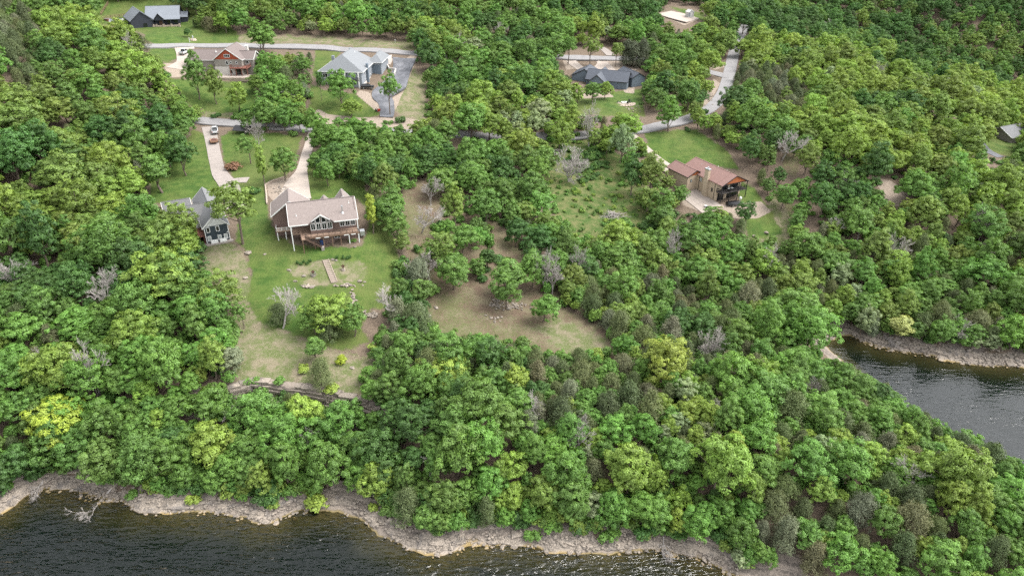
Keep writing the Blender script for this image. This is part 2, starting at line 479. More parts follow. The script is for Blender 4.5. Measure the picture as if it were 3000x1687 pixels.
ld = lake_dist(_gp[:, 0], _gp[:, 1])
GARDEN = [[(838, 770), (960, 757), (1060, 757), (1085, 790), (1080, 835), (960, 842), (890, 842), (842, 800)]]
att = {'lawn': mask(LAWN, 2.2), 'dry': mask(DRY, 3.5), 'meadow': mask(MEADOW, 2.0), 'gravel': mask(GRAVEL, 0.5), 'litter': mask(LITTER, 2.5),
       'rock': 1 - sstep(3.0, 5.2, ld + (vnoise(_gp[:, 0], _gp[:, 1], 4, 21) - 0.5) * 5)}
_gd = mask(GARDEN, 1.5)
att['lawn'] = att['lawn'] * (1 - 0.62 * _gd); att['dry'] = np.maximum(att['dry'], _gd)
bx_ = np.array([b[0] for b in BLUFF]); by_ = np.array([b[1] for b in BLUFF])
_s = np.interp(_gp[:, 0], bx_, by_) - _gp[:, 1]
_al = (_gp[:, 0] > bx_[0] - 3) & (_gp[:, 0] < bx_[-1] + 3)
att['rock'] = np.maximum(att['rock'], np.where(_al, sstep(-2.0, -0.3, _s) * (1 - sstep(2.5, 5, _s)), 0))

nx, ny = len(GX), len(GY)
_i = np.arange(nx * ny).reshape(ny, nx)
_q = np.stack([_i[:-1, :-1], _i[:-1, 1:], _i[1:, 1:], _i[1:, :-1]], -1).reshape(-1, 4)

# ground material
m = bpy.data.materials.new('ground'); M['ground'] = m
t, out = nodes(m)
b = N(t, 'ShaderNodeBsdfPrincipled', Roughness=0.95)
b.inputs['Specular IOR Level'].default_value = 0.15
P = pos(t)
def A(name): return N(t, 'ShaderNodeAttribute', attribute_name=name).outputs['Fac']
n_big, n_mid, n_fin, n_grain = noise(t, 0.05, 4, 0.6, P), noise(t, 0.35, 5, 0.65, P), noise(t, 2.2, 5, 0.7, P), noise(t, 11, 3, 0.7, P)
def edge(a, k=0.55):     # ragged border
    return ramp(t, math2(t, 'ADD', a, math2(t, 'MULTIPLY', math2(t, 'SUBTRACT', math2(t, 'ADD', math2(t, 'MULTIPLY', n_mid, 0.6), math2(t, 'MULTIPLY', n_fin, 0.4)), 0.5), k * 2)), 0.35, 0.65)
def two(a, b_, src, lo=0.35, hi=0.65): return mixc(t, ramp(t, src, lo, hi), a + (1,), b_ + (1,))
litter = two((0.075, 0.055, 0.042), (0.15, 0.115, 0.085), n_fin)
litter = mixc(t, ramp(t, n_grain, 0.4, 0.75), litter, (0.20, 0.16, 0.12, 1))
open_l = mixc(t, ramp(t, n_mid, 0.35, 0.65), (0.125, 0.087, 0.065, 1), (0.156, 0.133, 0.087, 1))
open_l = mixc(t, ramp(t, n_fin, 0.5, 0.75), open_l, (0.087, 0.080, 0.042, 1))
open_l = mixc(t, math2(t, 'MULTIPLY', ramp(t, math2(t, 'ADD', math2(t, 'MULTIPLY', n_big, 0.5), math2(t, 'MULTIPLY', n_fin, 0.5)), 0.47, 0.62), 0.7), open_l, (0.085, 0.105, 0.036, 1))
c = mixc(t, edge(A('litter')), litter, open_l)
dry = two((0.179, 0.156, 0.103), (0.095, 0.118, 0.042), n_mid, 0.36, 0.60)
dry = mixc(t, math2(t, 'MULTIPLY', ramp(t, n_fin, 0.45, 0.7), 0.6), dry, (0.236, 0.198, 0.152, 1))
c = mixc(t, edge(A('dry'), 0.8), c, dry)
mead = two((0.053, 0.091, 0.023), (0.133, 0.133, 0.057), n_mid, 0.38, 0.66)
mead = mixc(t, ramp(t, n_fin, 0.5, 0.7), mead, (0.065, 0.103, 0.029, 1))
c = mixc(t, edge(A('meadow'), 0.8), c, mead)
lawn = two((0.032, 0.074, 0.013), (0.078, 0.120, 0.026), n_mid, 0.34, 0.64)
lawn = mixc(t, math2(t, 'MULTIPLY', ramp(t, math2(t, 'ADD', math2(t, 'MULTIPLY', n_big, 0.6), math2(t, 'MULTIPLY', n_fin, 0.4)), 0.42, 0.60), 0.75), lawn, (0.115, 0.124, 0.042, 1))
# mower passes
wv = N(t, 'ShaderNodeTexWave', Scale=0.42, Distortion=3.5, Detail=2.0)
wv.inputs['Detail Scale'].default_value = 0.4
t.links.new(P, wv.inputs['Vector'])
lawn = mixc(t, math2(t, 'MULTIPLY', wv.outputs['Fac'], 0.14), lawn, (0.026, 0.062, 0.010, 1))
lawn = mixc(t, math2(t, 'MULTIPLY', ramp(t, n_grain, 0.35, 0.7), 0.3), lawn, (0.080, 0.120, 0.032, 1))
c = mixc(t, edge(A('lawn'), 0.75), c, lawn)
grav = two((0.220, 0.179, 0.144), (0.289, 0.239, 0.194), n_fin)
grav = mixc(t, ramp(t, n_grain, 0.55, 0.75), grav, (0.350, 0.296, 0.251, 1))
c = mixc(t, edge(A('gravel'), 0.25), c, grav)
# layered limestone near the water and at the bluff
sp = t.nodes.new('ShaderNodeSeparateXYZ'); t.links.new(P, sp.inputs[0])
strat = N(t, 'ShaderNodeTexNoise', noise_dimensions='1D', Scale=3.2, Detail=3.0)
t.links.new(math2(t, 'ADD', sp.outputs[2], math2(t, 'MULTIPLY', n_mid, 0.5)), strat.inputs['W'])
vor = N(t, 'ShaderNodeTexVoronoi', Scale=1.7, feature='DISTANCE_TO_EDGE'); t.links.new(P, vor.inputs['Vector'])
rock = mixc(t, ramp(t, strat.outputs['Fac'], 0.38, 0.62), (0.114, 0.099, 0.087, 1), (0.258, 0.217, 0.182, 1))
rock = mixc(t, ramp(t, n_fin, 0.45, 0.7), rock, (0.289, 0.243, 0.205, 1))
rock = mixc(t, math2(t, 'MULTIPLY', ramp(t, vor.outputs['Distance'], 0.08, 0.01), 0.35), rock, (0.15, 0.13, 0.115, 1))
wet = ramp(t, sp.outputs[2], 0.18, -0.05)      # algae-stained stone at and below the waterline
rock = mixc(t, wet, rock, (0.24, 0.185, 0.07, 1))
c = mixc(t, edge(A('rock'), 0.6), c, rock)
t.links.new(c, b.inputs['Base Color'])
bp = N(t, 'ShaderNodeBump', Strength=0.55, Distance=0.25)
t.links.new(math2(t, 'ADD', n_fin, math2(t, 'MULTIPLY', n_grain, 0.5)), bp.inputs['Height'])
t.links.new(bp.outputs[0], b.inputs['Normal'])
t.links.new(b.outputs[0], out.inputs[0])

me = quads_mesh('ground', _gp, _q, M['ground'], True)
for k, v in att.items():
    a = me.attributes.new(k, 'FLOAT', 'POINT')
    a.data.foreach_set('value', v.astype(np.float32))
tag(link(bpy.data.objects.new('ground', me)), kind='structure')

# ------------------------------------------------------------------ lake
m = bpy.data.materials.new('water'); M['water'] = m
t, out = nodes(m)
P = pos(t)
def wavevec(rot, sx, sy):
    mp = N(t, 'ShaderNodeMapping'); mp.inputs['Rotation'].default_value = (0, 0, math.radians(rot)); mp.inputs['Scale'].default_value = (sx, sy, 1)
    t.links.new(P, mp.inputs['Vector']); return mp.outputs[0]
w1 = noise(t, 1.0, 2, 0.45, wavevec(-14, 0.34, 1.0)); w2 = noise(t, 1.0, 2, 0.5, wavevec(16, 0.7, 1.9)); w3 = noise(t, 1.0, 1, 0.5, wavevec(-30, 0.06, 0.12)); w4 = noise(t, 1.0, 2, 0.5, wavevec(-4, 1.2, 3.0))
gust = ramp(t, w3, 0.30, 0.62)            # calmer and rougher patches
hgt = math2(t, 'ADD', math2(t, 'ADD', math2(t, 'MULTIPLY', w1, 0.66), math2(t, 'MULTIPLY', w2, 0.42)), math2(t, 'MULTIPLY', w4, 0.10))
hgt = math2(t, 'MULTIPLY', hgt, math2(t, 'ADD', math2(t, 'MULTIPLY', gust, 0.6), 0.4))
spw = t.nodes.new('ShaderNodeSeparateXYZ'); t.links.new(P, spw.inputs[0])
shel = N(t, 'ShaderNodeMapRange'); shel.inputs['From Min'].default_value = 45; shel.inputs['From Max'].default_value = 80; shel.inputs['To Min'].default_value = 1.0; shel.inputs['To Max'].default_value = 0.22
t.links.new(spw.outputs[0], shel.inputs['Value'])       # the cove lies out of the wind
hgt = math2(t, 'MULTIPLY', hgt, shel.outputs[0])
bp = N(t, 'ShaderNodeBump', Strength=1.0, Distance=1.0)
t.links.new(hgt, bp.inputs['Height'])
fr = N(t, 'ShaderNodeFresnel', IOR=1.55); t.links.new(bp.outputs[0], fr.inputs['Normal'])
gl = N(t, 'ShaderNodeBsdfGlossy', Roughness=0.14); t.links.new(bp.outputs[0], gl.inputs['Normal'])
tr = N(t, 'ShaderNodeBsdfTransparent'); tr.inputs['Color'].default_value = (1, 1, 1, 1)
df = N(t, 'ShaderNodeBsdfDiffuse'); df.inputs['Color'].default_value = (0.004, 0.010, 0.008, 1)
m1 = N(t, 'ShaderNodeMixShader', Fac=0.4); t.links.new(tr.outputs[0], m1.inputs[1]); t.links.new(df.outputs[0], m1.inputs[2])
m2 = N(t, 'ShaderNodeMixShader'); t.links.new(fr.outputs[0], m2.inputs[0]); t.links.new(m1.outputs[0], m2.inputs[1]); t.links.new(gl.outputs[0], m2.inputs[2])
t.links.new(m2.outputs[0], out.inputs['Surface'])
va = N(t, 'ShaderNodeVolumeAbsorption', Density=0.85); va.inputs['Color'].default_value = (0.28, 0.34, 0.06, 1)
t.links.new(va.outputs[0], out.inputs['Volume'])
tag(MB().box(-420, 700, -60, 950, -30, 0.0).build('lake_water', M['water']), kind='structure')
bpy.data.objects['lake_water'].data.polygons[0].material_index = 0

# ------------------------------------------------------------------ roads, drives and walks: sheets laid over the terrain
def smooth_line(pts, step):
    p = np.asarray(pts, float)
    n = len(p)
    out_ = []
    for i in range(n - 1):
        p0, p1, p2, p3 = p[max(i - 1, 0)], p[i], p[i + 1], p[min(i + 2, n - 1)]
        k = max(2, int(np.linalg.norm(p2[:2] - p1[:2]) / step))
        for s in range(k):
            u = s / k
            out_.append(0.5 * ((2 * p1) + (-p0 + p2) * u + (2 * p0 - 5 * p1 + 4 * p2 - p3) * u * u + (-p0 + 3 * p1 - 3 * p2 + p3) * u ** 3))
    out_.append(p[-1])
    return np.array(out_)

def ribbon_rows(line, widths, step=1.0, cols=5):
    """rows of points across a strip following a centre line"""
    L = smooth_line([list(q) for q in line], step)
    wl = np.interp(np.arange(len(L)) / (len(L) - 1), np.linspace(0, 1, len(widths)), widths)
    tg = np.gradient(L[:, :2], axis=0)
    tg /= np.linalg.norm(tg, axis=1)[:, None] + 1e-9
    nr = np.stack([tg[:, 1], -tg[:, 0]], 1)
    us = np.linspace(-0.5, 0.5, cols)
    R_ = L[:, None, :2] + nr[:, None, :] * (us[None, :, None] * wl[:, None, None])
    Z_ = hz(R_[..., 0], R_[..., 1])
    k = np.ones(5) / 5
    pad = np.pad(Z_, ((2, 2), (0, 0)), mode='edge')
    Zs = sum(pad[i:i + len(Z_)] * k[i] for i in range(5))
    Z_ = np.maximum(Zs, Z_)
    Z_ = np.maximum(Z_, Z_.mean(1, keepdims=True))
    return R_, Z_

def ribbon(name, line, widths, mat_, lift=0.10, skirt=0.5, step=1.0, parent=None):
    R_, Z_ = ribbon_rows(line, widths, step)
    r, c_ = Z_.shape
    top = np.concatenate([R_, Z_[..., None] + lift], 2).reshape(-1, 3)
    V = list(map(tuple, top))
    F_ = []
    for i in range(r - 1):
        for j in range(c_ - 1):
            a = i * c_ + j
            F_.append((a, a + 1, a + c_ + 1, a + c_))
    b0 = len(V)
    for i in range(r):
        for j in (0, c_ - 1):
            x, y, z = V[i * c_ + j]
            V.append((x, y, z - skirt))
    for i in range(r - 1):
        F_.append((i * c_, (i + 1) * c_, b0 + 2 * (i + 1), b0 + 2 * i))
        a = i * c_ + c_ - 1
        F_.append((a + c_, a, b0 + 2 * i + 1, b0 + 2 * (i + 1) + 1))
    return mesh_obj(name, V, F_, mat_, parent)

def gl_(*pts):
    return [ground(x, y) for x, y in pts]

UPPER = gl_((300, 150), (380, 140), (480, 137), (600, 135), (740, 136), (930, 140), (1080, 147), (1230, 158), (1420, 165), (1640, 168), (1850, 174), (1980, 190), (2080, 212), (2138, 226))
MIDDLE = gl_((430, 350), (540, 352), (600, 358), (700, 364), (820, 372), (905, 378), (1050, 384), (1200, 390), (1400, 398), (1550, 402), (1700, 398), (1830, 386), (1930, 370), (2010, 352), (2075, 322), (2115, 280), (2132, 235), (2142, 190), (2152, 150), (2165, 110), (2182, 80), (2200, 55))
o = ribbon('upper_road', UPPER, [6.5], M['road_asphalt'], 0.10); tag(o, kind='structure')
o = ribbon('loop_road', MIDDLE, [5.6, 5.6, 5.2, 5.2], M['road_asphalt'], 0.13); tag(o, kind='structure')
o = ribbon('branch_track', gl_((1790, 165), (1775, 150), (1755, 138)), [4.5, 4.0], M['concrete'], 0.16); tag(o, kind='structure')

def slab_drive(name, line, widths, label, mat_, n_joint=3.0, lift=0.09):
    """concrete drive poured in slabs: each slab a piece of its own, joints open between them"""
    root = tag(empty(name, (0, 0, 0)), label, None, None, 'structure')
    R_, Z_ = ribbon_rows(line, widths, 0.5)
    r, c_ = Z_.shape
    k = max(2, int(n_joint / 0.5))
    i = 0
    while i < r - 1:
        e = min(i + k, r - 1)
        if r - 1 - e < 3: e = r - 1
        mb = MB()
        rows = list(range(i, e + 1))
        V, F_ = [], []
        for n_, a in enumerate(rows):
            sh = 0.035 if n_ == 0 else (-0.035 if n_ == len(rows) - 1 else 0)
            for j in range(c_):
                q = R_[a, j]
                if sh:
                    dq = R_[min(a + 1, r - 1), j] - R_[max(a - 1, 0), j]
                    q = q + dq / (np.linalg.norm(dq) + 1e-9) * sh
                V.append((q[0], q[1], Z_[a, j] + lift))
        nr = len(rows)
        for a in range(nr - 1):
            for j in range(c_ - 1):
                s = a * c_ + j
                F_.append((s, s + 1, s + c_ + 1, s + c_))
        b0 = len(V)
        V += [(x, y, z - 0.35) for x, y, z in V]
        rim = [j for j in range(c_)] + [a * c_ + c_ - 1 for a in range(1, nr)] + [(nr - 1) * c_ + j for j in range(c_ - 2, -1, -1)] + [a * c_ for a in range(nr - 2, 0, -1)]
        for s in range(len(rim)):
            F_.append((rim[s], b0 + rim[s], b0 + rim[(s + 1) % len(rim)], rim[(s + 1) % len(rim)]))
        mesh_obj('slab', V, F_, mat_, root)
        i = e
    return root

slab_drive('navy_house_driveway', gl_((612, 372), (622, 420), (632, 470), (645, 510), (668, 540), (680, 570), (690, 610)), [4.6, 4.0, 3.8, 3.8, 4.6, 5.2, 4.5], 'grey concrete driveway with parked truck leading to the navy house', M['concrete'])
slab_drive('driveway_turnaround', gl_((668, 536), (700, 529), (727, 528)), [4.6, 4.0, 4.0], 'short concrete turning spur beside the navy house driveway', M['concrete'], lift=0.105)
slab_drive('main_house_driveway', gl_((920, 385), (908, 420), (893, 470), (880, 510), (868, 545), (862, 585)), [3.2, 3.0, 3.0, 3.2, 6.5, 9.0], 'pale concrete driveway running down to the brown house', M['concrete_new'], 3.5)
slab_drive('red_house_driveway', gl_((1850, 395), (1880, 425), (1915, 460), (1950, 490), (1985, 505)), [3.2, 3.2, 3.6, 5.0, 7.0], 'pale concrete driveway curving to the red roofed house', M['concrete_new'], 4)
slab_drive('orange_house_driveway', gl_((540, 140), (545, 160), (545, 185), (530, 205)), [7.5, 7, 7, 10], 'pale concrete parking apron beside the orange gabled house', M['concrete_new'], 4, lift=0.15)
slab_drive('grey_house_apron', gl_((1115, 162), (1125, 175), (1118, 190)), [6, 7, 7], 'pale concrete garage apron at the grey blue house', M['concrete_new'], 4, lift=0.15)
slab_drive('circular_drive', gl_((1672, 180), (1690, 195), (1718, 208), (1755, 200), (1768, 182)), [5, 5, 6, 5, 5], 'pale concrete circular drive before the dark roofed house', M['concrete_new'], 4, lift=0.15)
slab_drive('side_drive', gl_((1762, 182), (1780, 200), (1805, 218)), [5, 5, 5], 'pale concrete spur towards the slate blue garage', M['concrete_new'], 4, lift=0.17)
slab_drive('far_parking_pad', gl_((1945, 38), (1990, 50), (2030, 62)), [14, 16, 14], 'pale pink concrete pad in a clearing near the white shed', M['concrete_new'], 9, lift=0.2)
o = ribbon('grey_house_driveway', gl_((1132, 345), (1135, 325), (1130, 300), (1120, 280), (1150, 255), (1170, 225), (1180, 195), (1185, 172)), [4.6, 5.5, 8.5, 10, 8, 7, 8, 10], M['dark_asphalt'], 0.16, 0.5, 0.7); tag(o, kind='structure')
o = ribbon('far_driveway', gl_((2865, 405), (2880, 435), (2930, 462)), [3.6, 4.2, 3.6], M['dark_asphalt'], 0.12, 0.5, 0.7); tag(o, kind='structure')
o = ribbon('far_lane', gl_((2735, 305), (2765, 322), (2790, 338)), [3.2], M['road_asphalt'], 0.12); tag(o, kind='structure')
for nm, pts, mt in [('red_house_patio', [(1985, 525), (2000, 560), (2040, 590), (2095, 600), (2110, 580), (2060, 545), (2035, 530)], 'concrete'), ('orange_house_patio', [(640, 215), (640, 232), (730, 232), (730, 214)], 'concrete_new')]:
    pass
# ------------------------------------------------------------------ vegetation
def leaf_material(name, transl=0.32, rough=0.6):
    m = bpy.data.materials.new(name); M[name] = m
    t, out = nodes(m)
    a = N(t, 'ShaderNodeAttribute', attribute_name='tint', attribute_type='INSTANCER')
    lv = N(t, 'ShaderNodeAttribute', attribute_name='lv').outputs['Fac']
    k = N(t, 'ShaderNodeMapRange'); k.inputs['To Min'].default_value = 0.62; k.inputs['To Max'].default_value = 1.38
    t.links.new(lv, k.inputs['Value'])
    vm = N(t, 'ShaderNodeVectorMath', operation='SCALE'); t.links.new(a.outputs['Color'], vm.inputs[0]); t.links.new(k.outputs[0], vm.inputs['Scale'])
    sh = N(t, 'ShaderNodeAttribute', attribute_name='lh').outputs['Fac']
    col = mixc(t, math2(t, 'MULTIPLY', sh, 0.22), vm.outputs[0], mixc(t, 1.0, vm.outputs[0], (1.45, 1.12, 0.7, 1), 'MULTIPLY'))
    d = N(t, 'ShaderNodeBsdfDiffuse'); t.links.new(col, d.inputs['Color'])
    tr = N(t, 'ShaderNodeBsdfTranslucent'); t.links.new(mixc(t, 1.0, col, (1.15, 1.2, 0.55, 1), 'MULTIPLY'), tr.inputs['Color'])
    mx = N(t, 'ShaderNodeMixShader', Fac=transl); t.links.new(d.outputs[0], mx.inputs[1]); t.links.new(tr.outputs[0], mx.inputs[2])
    gl = N(t, 'ShaderNodeBsdfGlossy', Roughness=rough); gl.inputs['Color'].default_value = (0.8, 0.9, 0.8, 1)
    m2 = N(t, 'ShaderNodeMixShader', Fac=0.035); t.links.new(mx.outputs[0], m2.inputs[1]); t.links.new(gl.outputs[0], m2.inputs[2])
    t.links.new(m2.outputs[0], out.inputs[0])
    return m
leaf_material('leaf', 0.24)
leaf_material('needle', 0.12)
surf('bark', (0.17, 0.135, 0.105), 0.95, 0.35, 2.5, 0.6, 10)
surf('bark_grey', (0.30, 0.275, 0.25), 0.9, 0.25, 2.5, 0.4, 10)
surf('deadwood', (0.42, 0.385, 0.36), 0.9, 0.22, 2.0, 0.4, 12)

def unit(n, r):
    v = r.normal(size=(n, 3))
    return v / (np.linalg.norm(v, axis=1)[:, None] + 1e-9)

def leaves(C, Nn, size, r, aspect=0.62, fold=0.15):
    """one small four-cornered leaf spray at every C, facing Nn"""
    n = len(C)
    a = unit(n, r)
    T = np.cross(Nn, a); T /= np.linalg.norm(T, axis=1)[:, None] + 1e-9
    B = np.cross(Nn, T)
    s = size[:, None]
    V = np.stack([C - T * s, C - B * s * aspect + Nn * s * fold, C + T * s, C + B * s * aspect + Nn * s * fold], 1).reshape(-1, 3)
    Q = np.arange(4 * n).reshape(n, 4)
    return V, Q

def leaf_mesh(name, V, Q, lv, lh, mat_):
    me = quads_mesh(name, V, Q, mat_)
    for k, v in (('lv', lv), ('lh', lh)):
        a = me.attributes.new(k, 'FLOAT', 'POINT')
        a.data.foreach_set('value', np.repeat(v, 4).astype(np.float32))
    return me

def tube(path, radii, n=6):
    V, F_ = [], []
    path = [Vector(p) for p in path]
    for i, p in enumerate(path):
        d = (path[min(i + 1, len(path) - 1)] - path[max(i - 1, 0)]).normalized()
        u = Vector((1, 0, 0)) if abs(d.x) < 0.8 else Vector((0, 1, 0))
        s = d.cross(u).normalized(); w = s.cross(d)
        for k in range(n):
            q = p + (s * math.cos(2 * math.pi * k / n) + w * math.sin(2 * math.pi * k / n)) * radii[i]
            V.append(tuple(q))
    for i in range(len(path) - 1):
        for k in range(n):
            F_.append((i * n + k, i * n + (k + 1) % n, (i + 1) * n + (k + 1) % n, (i + 1) * n + k))
    return V, F_

def join_tubes(tubes):
    V, F_ = [], []
    for v, f_ in tubes:
        b = len(V); V += v; F_ += [tuple(b + i for i in q) for q in f_]
    return V, F_

def broadleaf(seed, R=4.0, H=10.0, th=2.8, nl=30, lobe=(0.19, 0.34), dens=1.0, flat=1.0):
    r = np.random.default_rng(seed)
    cz = th + (H - th) * 0.48
    az = (H - th) * 0.52 * flat
    dirs = unit(nl * 3, r)
    dirs = dirs[dirs[:, 2] > -0.5]
    # spread lobes apart
    pick, md = [0], np.full(len(dirs), 9.0)
    while len(pick) < min(nl, len(dirs)):
        md = np.minimum(md, np.linalg.norm(dirs - dirs[pick[-1]], axis=1)); md[pick] = -1
        pick.append(int(np.argmax(md * r.uniform(0.5, 1.0, len(dirs)))))
    dirs = dirs[pick]
    lr = R * r.uniform(lobe[0], lobe[1], len(dirs))
    skew = r.normal(size=3) * np.array([0.10, 0.10, 0.0]) * R
    rad = r.uniform(0.55, 1.15, len(dirs)); bulge = 1 + 0.28 * np.sin(3 * np.arctan2(dirs[:, 1], dirs[:, 0]) + seed) * r.uniform(0.5, 1); rad = rad * bulge
    LC = np.stack([dirs[:, 0] * (R - lr * 0.8) * rad, dirs[:, 1] * (R - lr * 0.8) * rad, cz + dirs[:, 2] * (az - lr * 0.5) * r.uniform(0.55, 1.18, len(dirs))], 1) + skew
    inner = unit(14, r) * np.array([R, R, az]) * r.uniform(0.2, 0.55, (14, 1)) + np.array([0, 0, cz])
    LC = np.concatenate([LC, inner]); lr = np.concatenate([lr, np.full(14, R * 0.22)])
    Cs, Ns, Sz, Lv, Lh = [], [], [], [], []
    cen = np.array([skew[0], skew[1], cz - az * 0.35])
    for c_, rl in zip(LC, lr):
        od = (c_ - cen); od = od / (np.linalg.norm(od) + 1e-6)
        ns = int(11 * (rl / 1.2) ** 1.3 * dens) + 4
        sd = unit(ns * 2, r)
        sd = sd[(sd @ od + sd[:, 2] * 0.5) > -0.25][:ns]
        lobe_v = r.uniform(-0.24, 0.24); lobe_h = r.random() * 0.6
        for s_ in sd:
            sc = c_ + s_ * rl * r.uniform(0.72, 1.05) * np.array([1, 1, 0.70])
            rs = r.uniform(0.30, 0.58)
            k = int(r.integers(17, 27))
            ld_ = unit(k, r)
            ld_ = np.where(((ld_ @ s_) < -0.3)[:, None], -ld_, ld_)
            P_ = sc + ld_ * rs * np.array([1.15, 1.15, 0.75]) * r.uniform(0.25, 1.15, (k, 1))
            nn = ld_ * 0.35 + s_ * 0.75 + np.array([0, 0, 0.40]) + r.normal(size=(k, 3)) * 0.26
            Cs.append(P_); Ns.append(nn / np.linalg.norm(nn, axis=1)[:, None]); Sz.append(r.uniform(0.10, 0.21, k))
            v0 = 0.5 + lobe_v + r.uniform(-0.14, 0.14)
            Lv.append(np.clip(v0 + r.uniform(-0.28, 0.28, k), 0, 1)); Lh.append(np.clip(lobe_h + r.uniform(-0.2, 0.5, k), 0, 1))
    V, Q = leaves(np.concatenate(Cs), np.concatenate(Ns), np.concatenate(Sz), r)
    crown = leaf_mesh('crown', V, Q, np.concatenate(Lv), np.concatenate(Lh), M['leaf'])
    lean = r.normal(size=2) * 0.25
    top = (skew[0] * 0.7, skew[1] * 0.7, cz)
    tubes = [tube([(0, 0, -1.2), (0, 0, 0.25), (lean[0], lean[1], th), (top[0], top[1], cz), (top[0], top[1], cz + az * 0.6)], [0.30, 0.24, 0.19, 0.12, 0.03], 7)]
    for i in range(min(9, nl)):
        a = np.array([lean[0], lean[1], th]) + (np.array(top) - np.array([lean[0], lean[1], th])) * r.uniform(-0.1, 0.8)
        e = LC[i]
        mid = a * 0.5 + e * 0.5 + np.array([0, 0, -0.2])
        tubes.append(tube([a, mid, e], [0.10, 0.065, 0.02], 4))
    V2, F2 = join_tubes(tubes)
    tm = bpy.data.meshes.new('trunk'); tm.from_pydata(V2, [], F2); tm.materials.append(M['bark'])
    return crown, tm

def cedar(seed, R=2.1, H=8.0, dens=1.0, round_=0.6):
    r = np.random.default_rng(seed)
    Cs, Ns, Sz, Lv = [], [], [], []
    nb = int(250 * dens)
    for i in range(nb):
        u = r.random() ** 0.8                    # 0 bottom, 1 top
        z = 0.5 + u * (H - 0.6)
        prof = R * (1 - u) ** round_ * min(1.0, 0.55 + u * 2.5) * (1 + 0.30 * math.sin(seed + 4 * u + 2.1 * (i % 5)))
        rr = prof * r.uniform(0.45, 1.12); an = (i % 5) * 1.2566 + r.normal() * 0.5
        c_ = np.array([math.cos(an) * rr, math.sin(an) * rr, z])
        od = np.array([math.cos(an), math.sin(an), 0.55])
        od /= np.linalg.norm(od)
        k = int(r.integers(17, 26))
        P_ = c_ + r.normal(size=(k, 3)) * np.array([0.26, 0.26, 0.30])
        nn = od * 0.75 + r.normal(size=(k, 3)) * 0.5 + np.array([0, 0, 0.25])
        Cs.append(P_); Ns.append(nn / np.linalg.norm(nn, axis=1)[:, None]); Sz.append(r.uniform(0.10, 0.21, k))
        v0 = 0.5 + r.uniform(-0.2, 0.2)
        Lv.append(np.clip(v0 + r.uniform(-0.3, 0.3, k), 0, 1))
    C_ = np.concatenate(Cs)
    V, Q = leaves(C_, np.concatenate(Ns), np.concatenate(Sz), r, aspect=0.36, fold=0.05)
    crown = leaf_mesh('crown', V, Q, np.concatenate(Lv), r.random(len(C_)), M['needle'])
    tubes = [tube([(0, 0, -1.0), (0, 0, 0.2), (0.1, 0, H * 0.5), (0.05, 0.05, H * 0.95)], [0.20, 0.17, 0.10, 0.02], 6)]
    V2, F2 = join_tubes(tubes)
    tm = bpy.data.meshes.new('trunk'); tm.from_pydata(V2, [], F2); tm.materials.append(M['bark'])
    return crown, tm

def shrub(seed, R=1.4, H=1.8, nl=9):
    r = np.random.default_rng(seed)
    Cs, Ns, Sz, Lv = [], [], [], []
    for i in range(nl):
        an, q = r.uniform(0, 6.28), r.random() ** 0.6
        c_ = np.array([math.cos(an) * R * 0.65 * q, math.sin(an) * R * 0.65 * q, H * r.uniform(0.35, 0.75) * (1 - 0.35 * q)])
        rl = R * r.uniform(0.32, 0.5)
        for s_ in unit(11, r):
            if s_[2] < -0.5: continue
            k = 13
            ld_ = unit(k, r)
            P_ = c_ + s_ * rl * np.array([1, 1, 0.8]) + ld_ * 0.26
            nn = ld_ * 0.5 + s_ * 0.5 + np.array([0, 0, 0.5]) + r.normal(size=(k, 3)) * 0.35
            Cs.append(P_); Ns.append(nn / np.linalg.norm(nn, axis=1)[:, None]); Sz.append(r.uniform(0.11, 0.21, k)); Lv.append(np.clip(0.5 + r.uniform(-0.4, 0.4, k), 0, 1))
    C_ = np.concatenate(Cs)
    V, Q = leaves(C_, np.concatenate(Ns), np.concatenate(Sz), r)
    V[:, 2] = np.maximum(V[:, 2], -0.1)
    return leaf_mesh('foliage', V, Q, np.concatenate(Lv), r.random(len(C_)), M['leaf'])

def bare(seed, H=10.0, spread=0.62, levels=5, multi=1):
    r = random.Random(seed)
    limbs, twigs = [], []
    def grow(p, d, L, rad, lev):
        n = 3
        path, radii, q = [p], [rad], p
        for i in range(n):
            d = (d + Vector((r.gauss(0, 0.16), r.gauss(0, 0.16), r.gauss(0.05, 0.10)))).normalized()
            q = q + d * (L / n)
            path.append(q); radii.append(rad * (1 - 0.45 * (i + 1) / n))
        (limbs if lev < 2 else twigs).append(tube(path, radii, 6 if lev == 0 else (4 if lev < 3 else 3)))
        if lev >= levels: return
        kids = r.randint(3, 4) if lev > 0 else r.randint(4, 6)
        for c_ in range(kids):
            u = r.uniform(0.45, 1.0) if lev else r.uniform(0.38, 1.0)
            base = path[min(n, max(1, int(round(u * n))))]
            ax = Vector((r.gauss(0, 1), r.gauss(0, 1), r.gauss(0, 1))).normalized()
            nd = (d + ax * spread * r.uniform(0.8, 1.5) + Vector((0, 0, 0.12))).normalized()
            grow(base, nd, L * r.uniform(0.52, 0.78), max(rad * r.uniform(0.40, 0.62), 0.034), lev + 1)
    for k in range(multi):
        a = r.uniform(0, 6.28)
        grow(Vector((0.35 * k, 0.2 * k, -0.6)), Vector((0.28 * math.cos(a) * (multi > 1), 0.28 * math.sin(a) * (multi > 1), 1)).normalized(), H * 0.46, 0.24, 0)
    ms = []
    for nm, tb in (('trunk', limbs), ('branches', twigs)):
        V, F_ = join_tubes(tb)
        me = bpy.data.meshes.new(nm); me.from_pydata(V, [], F_); me.materials.append(M['deadwood']); ms.append(me)
    return ms

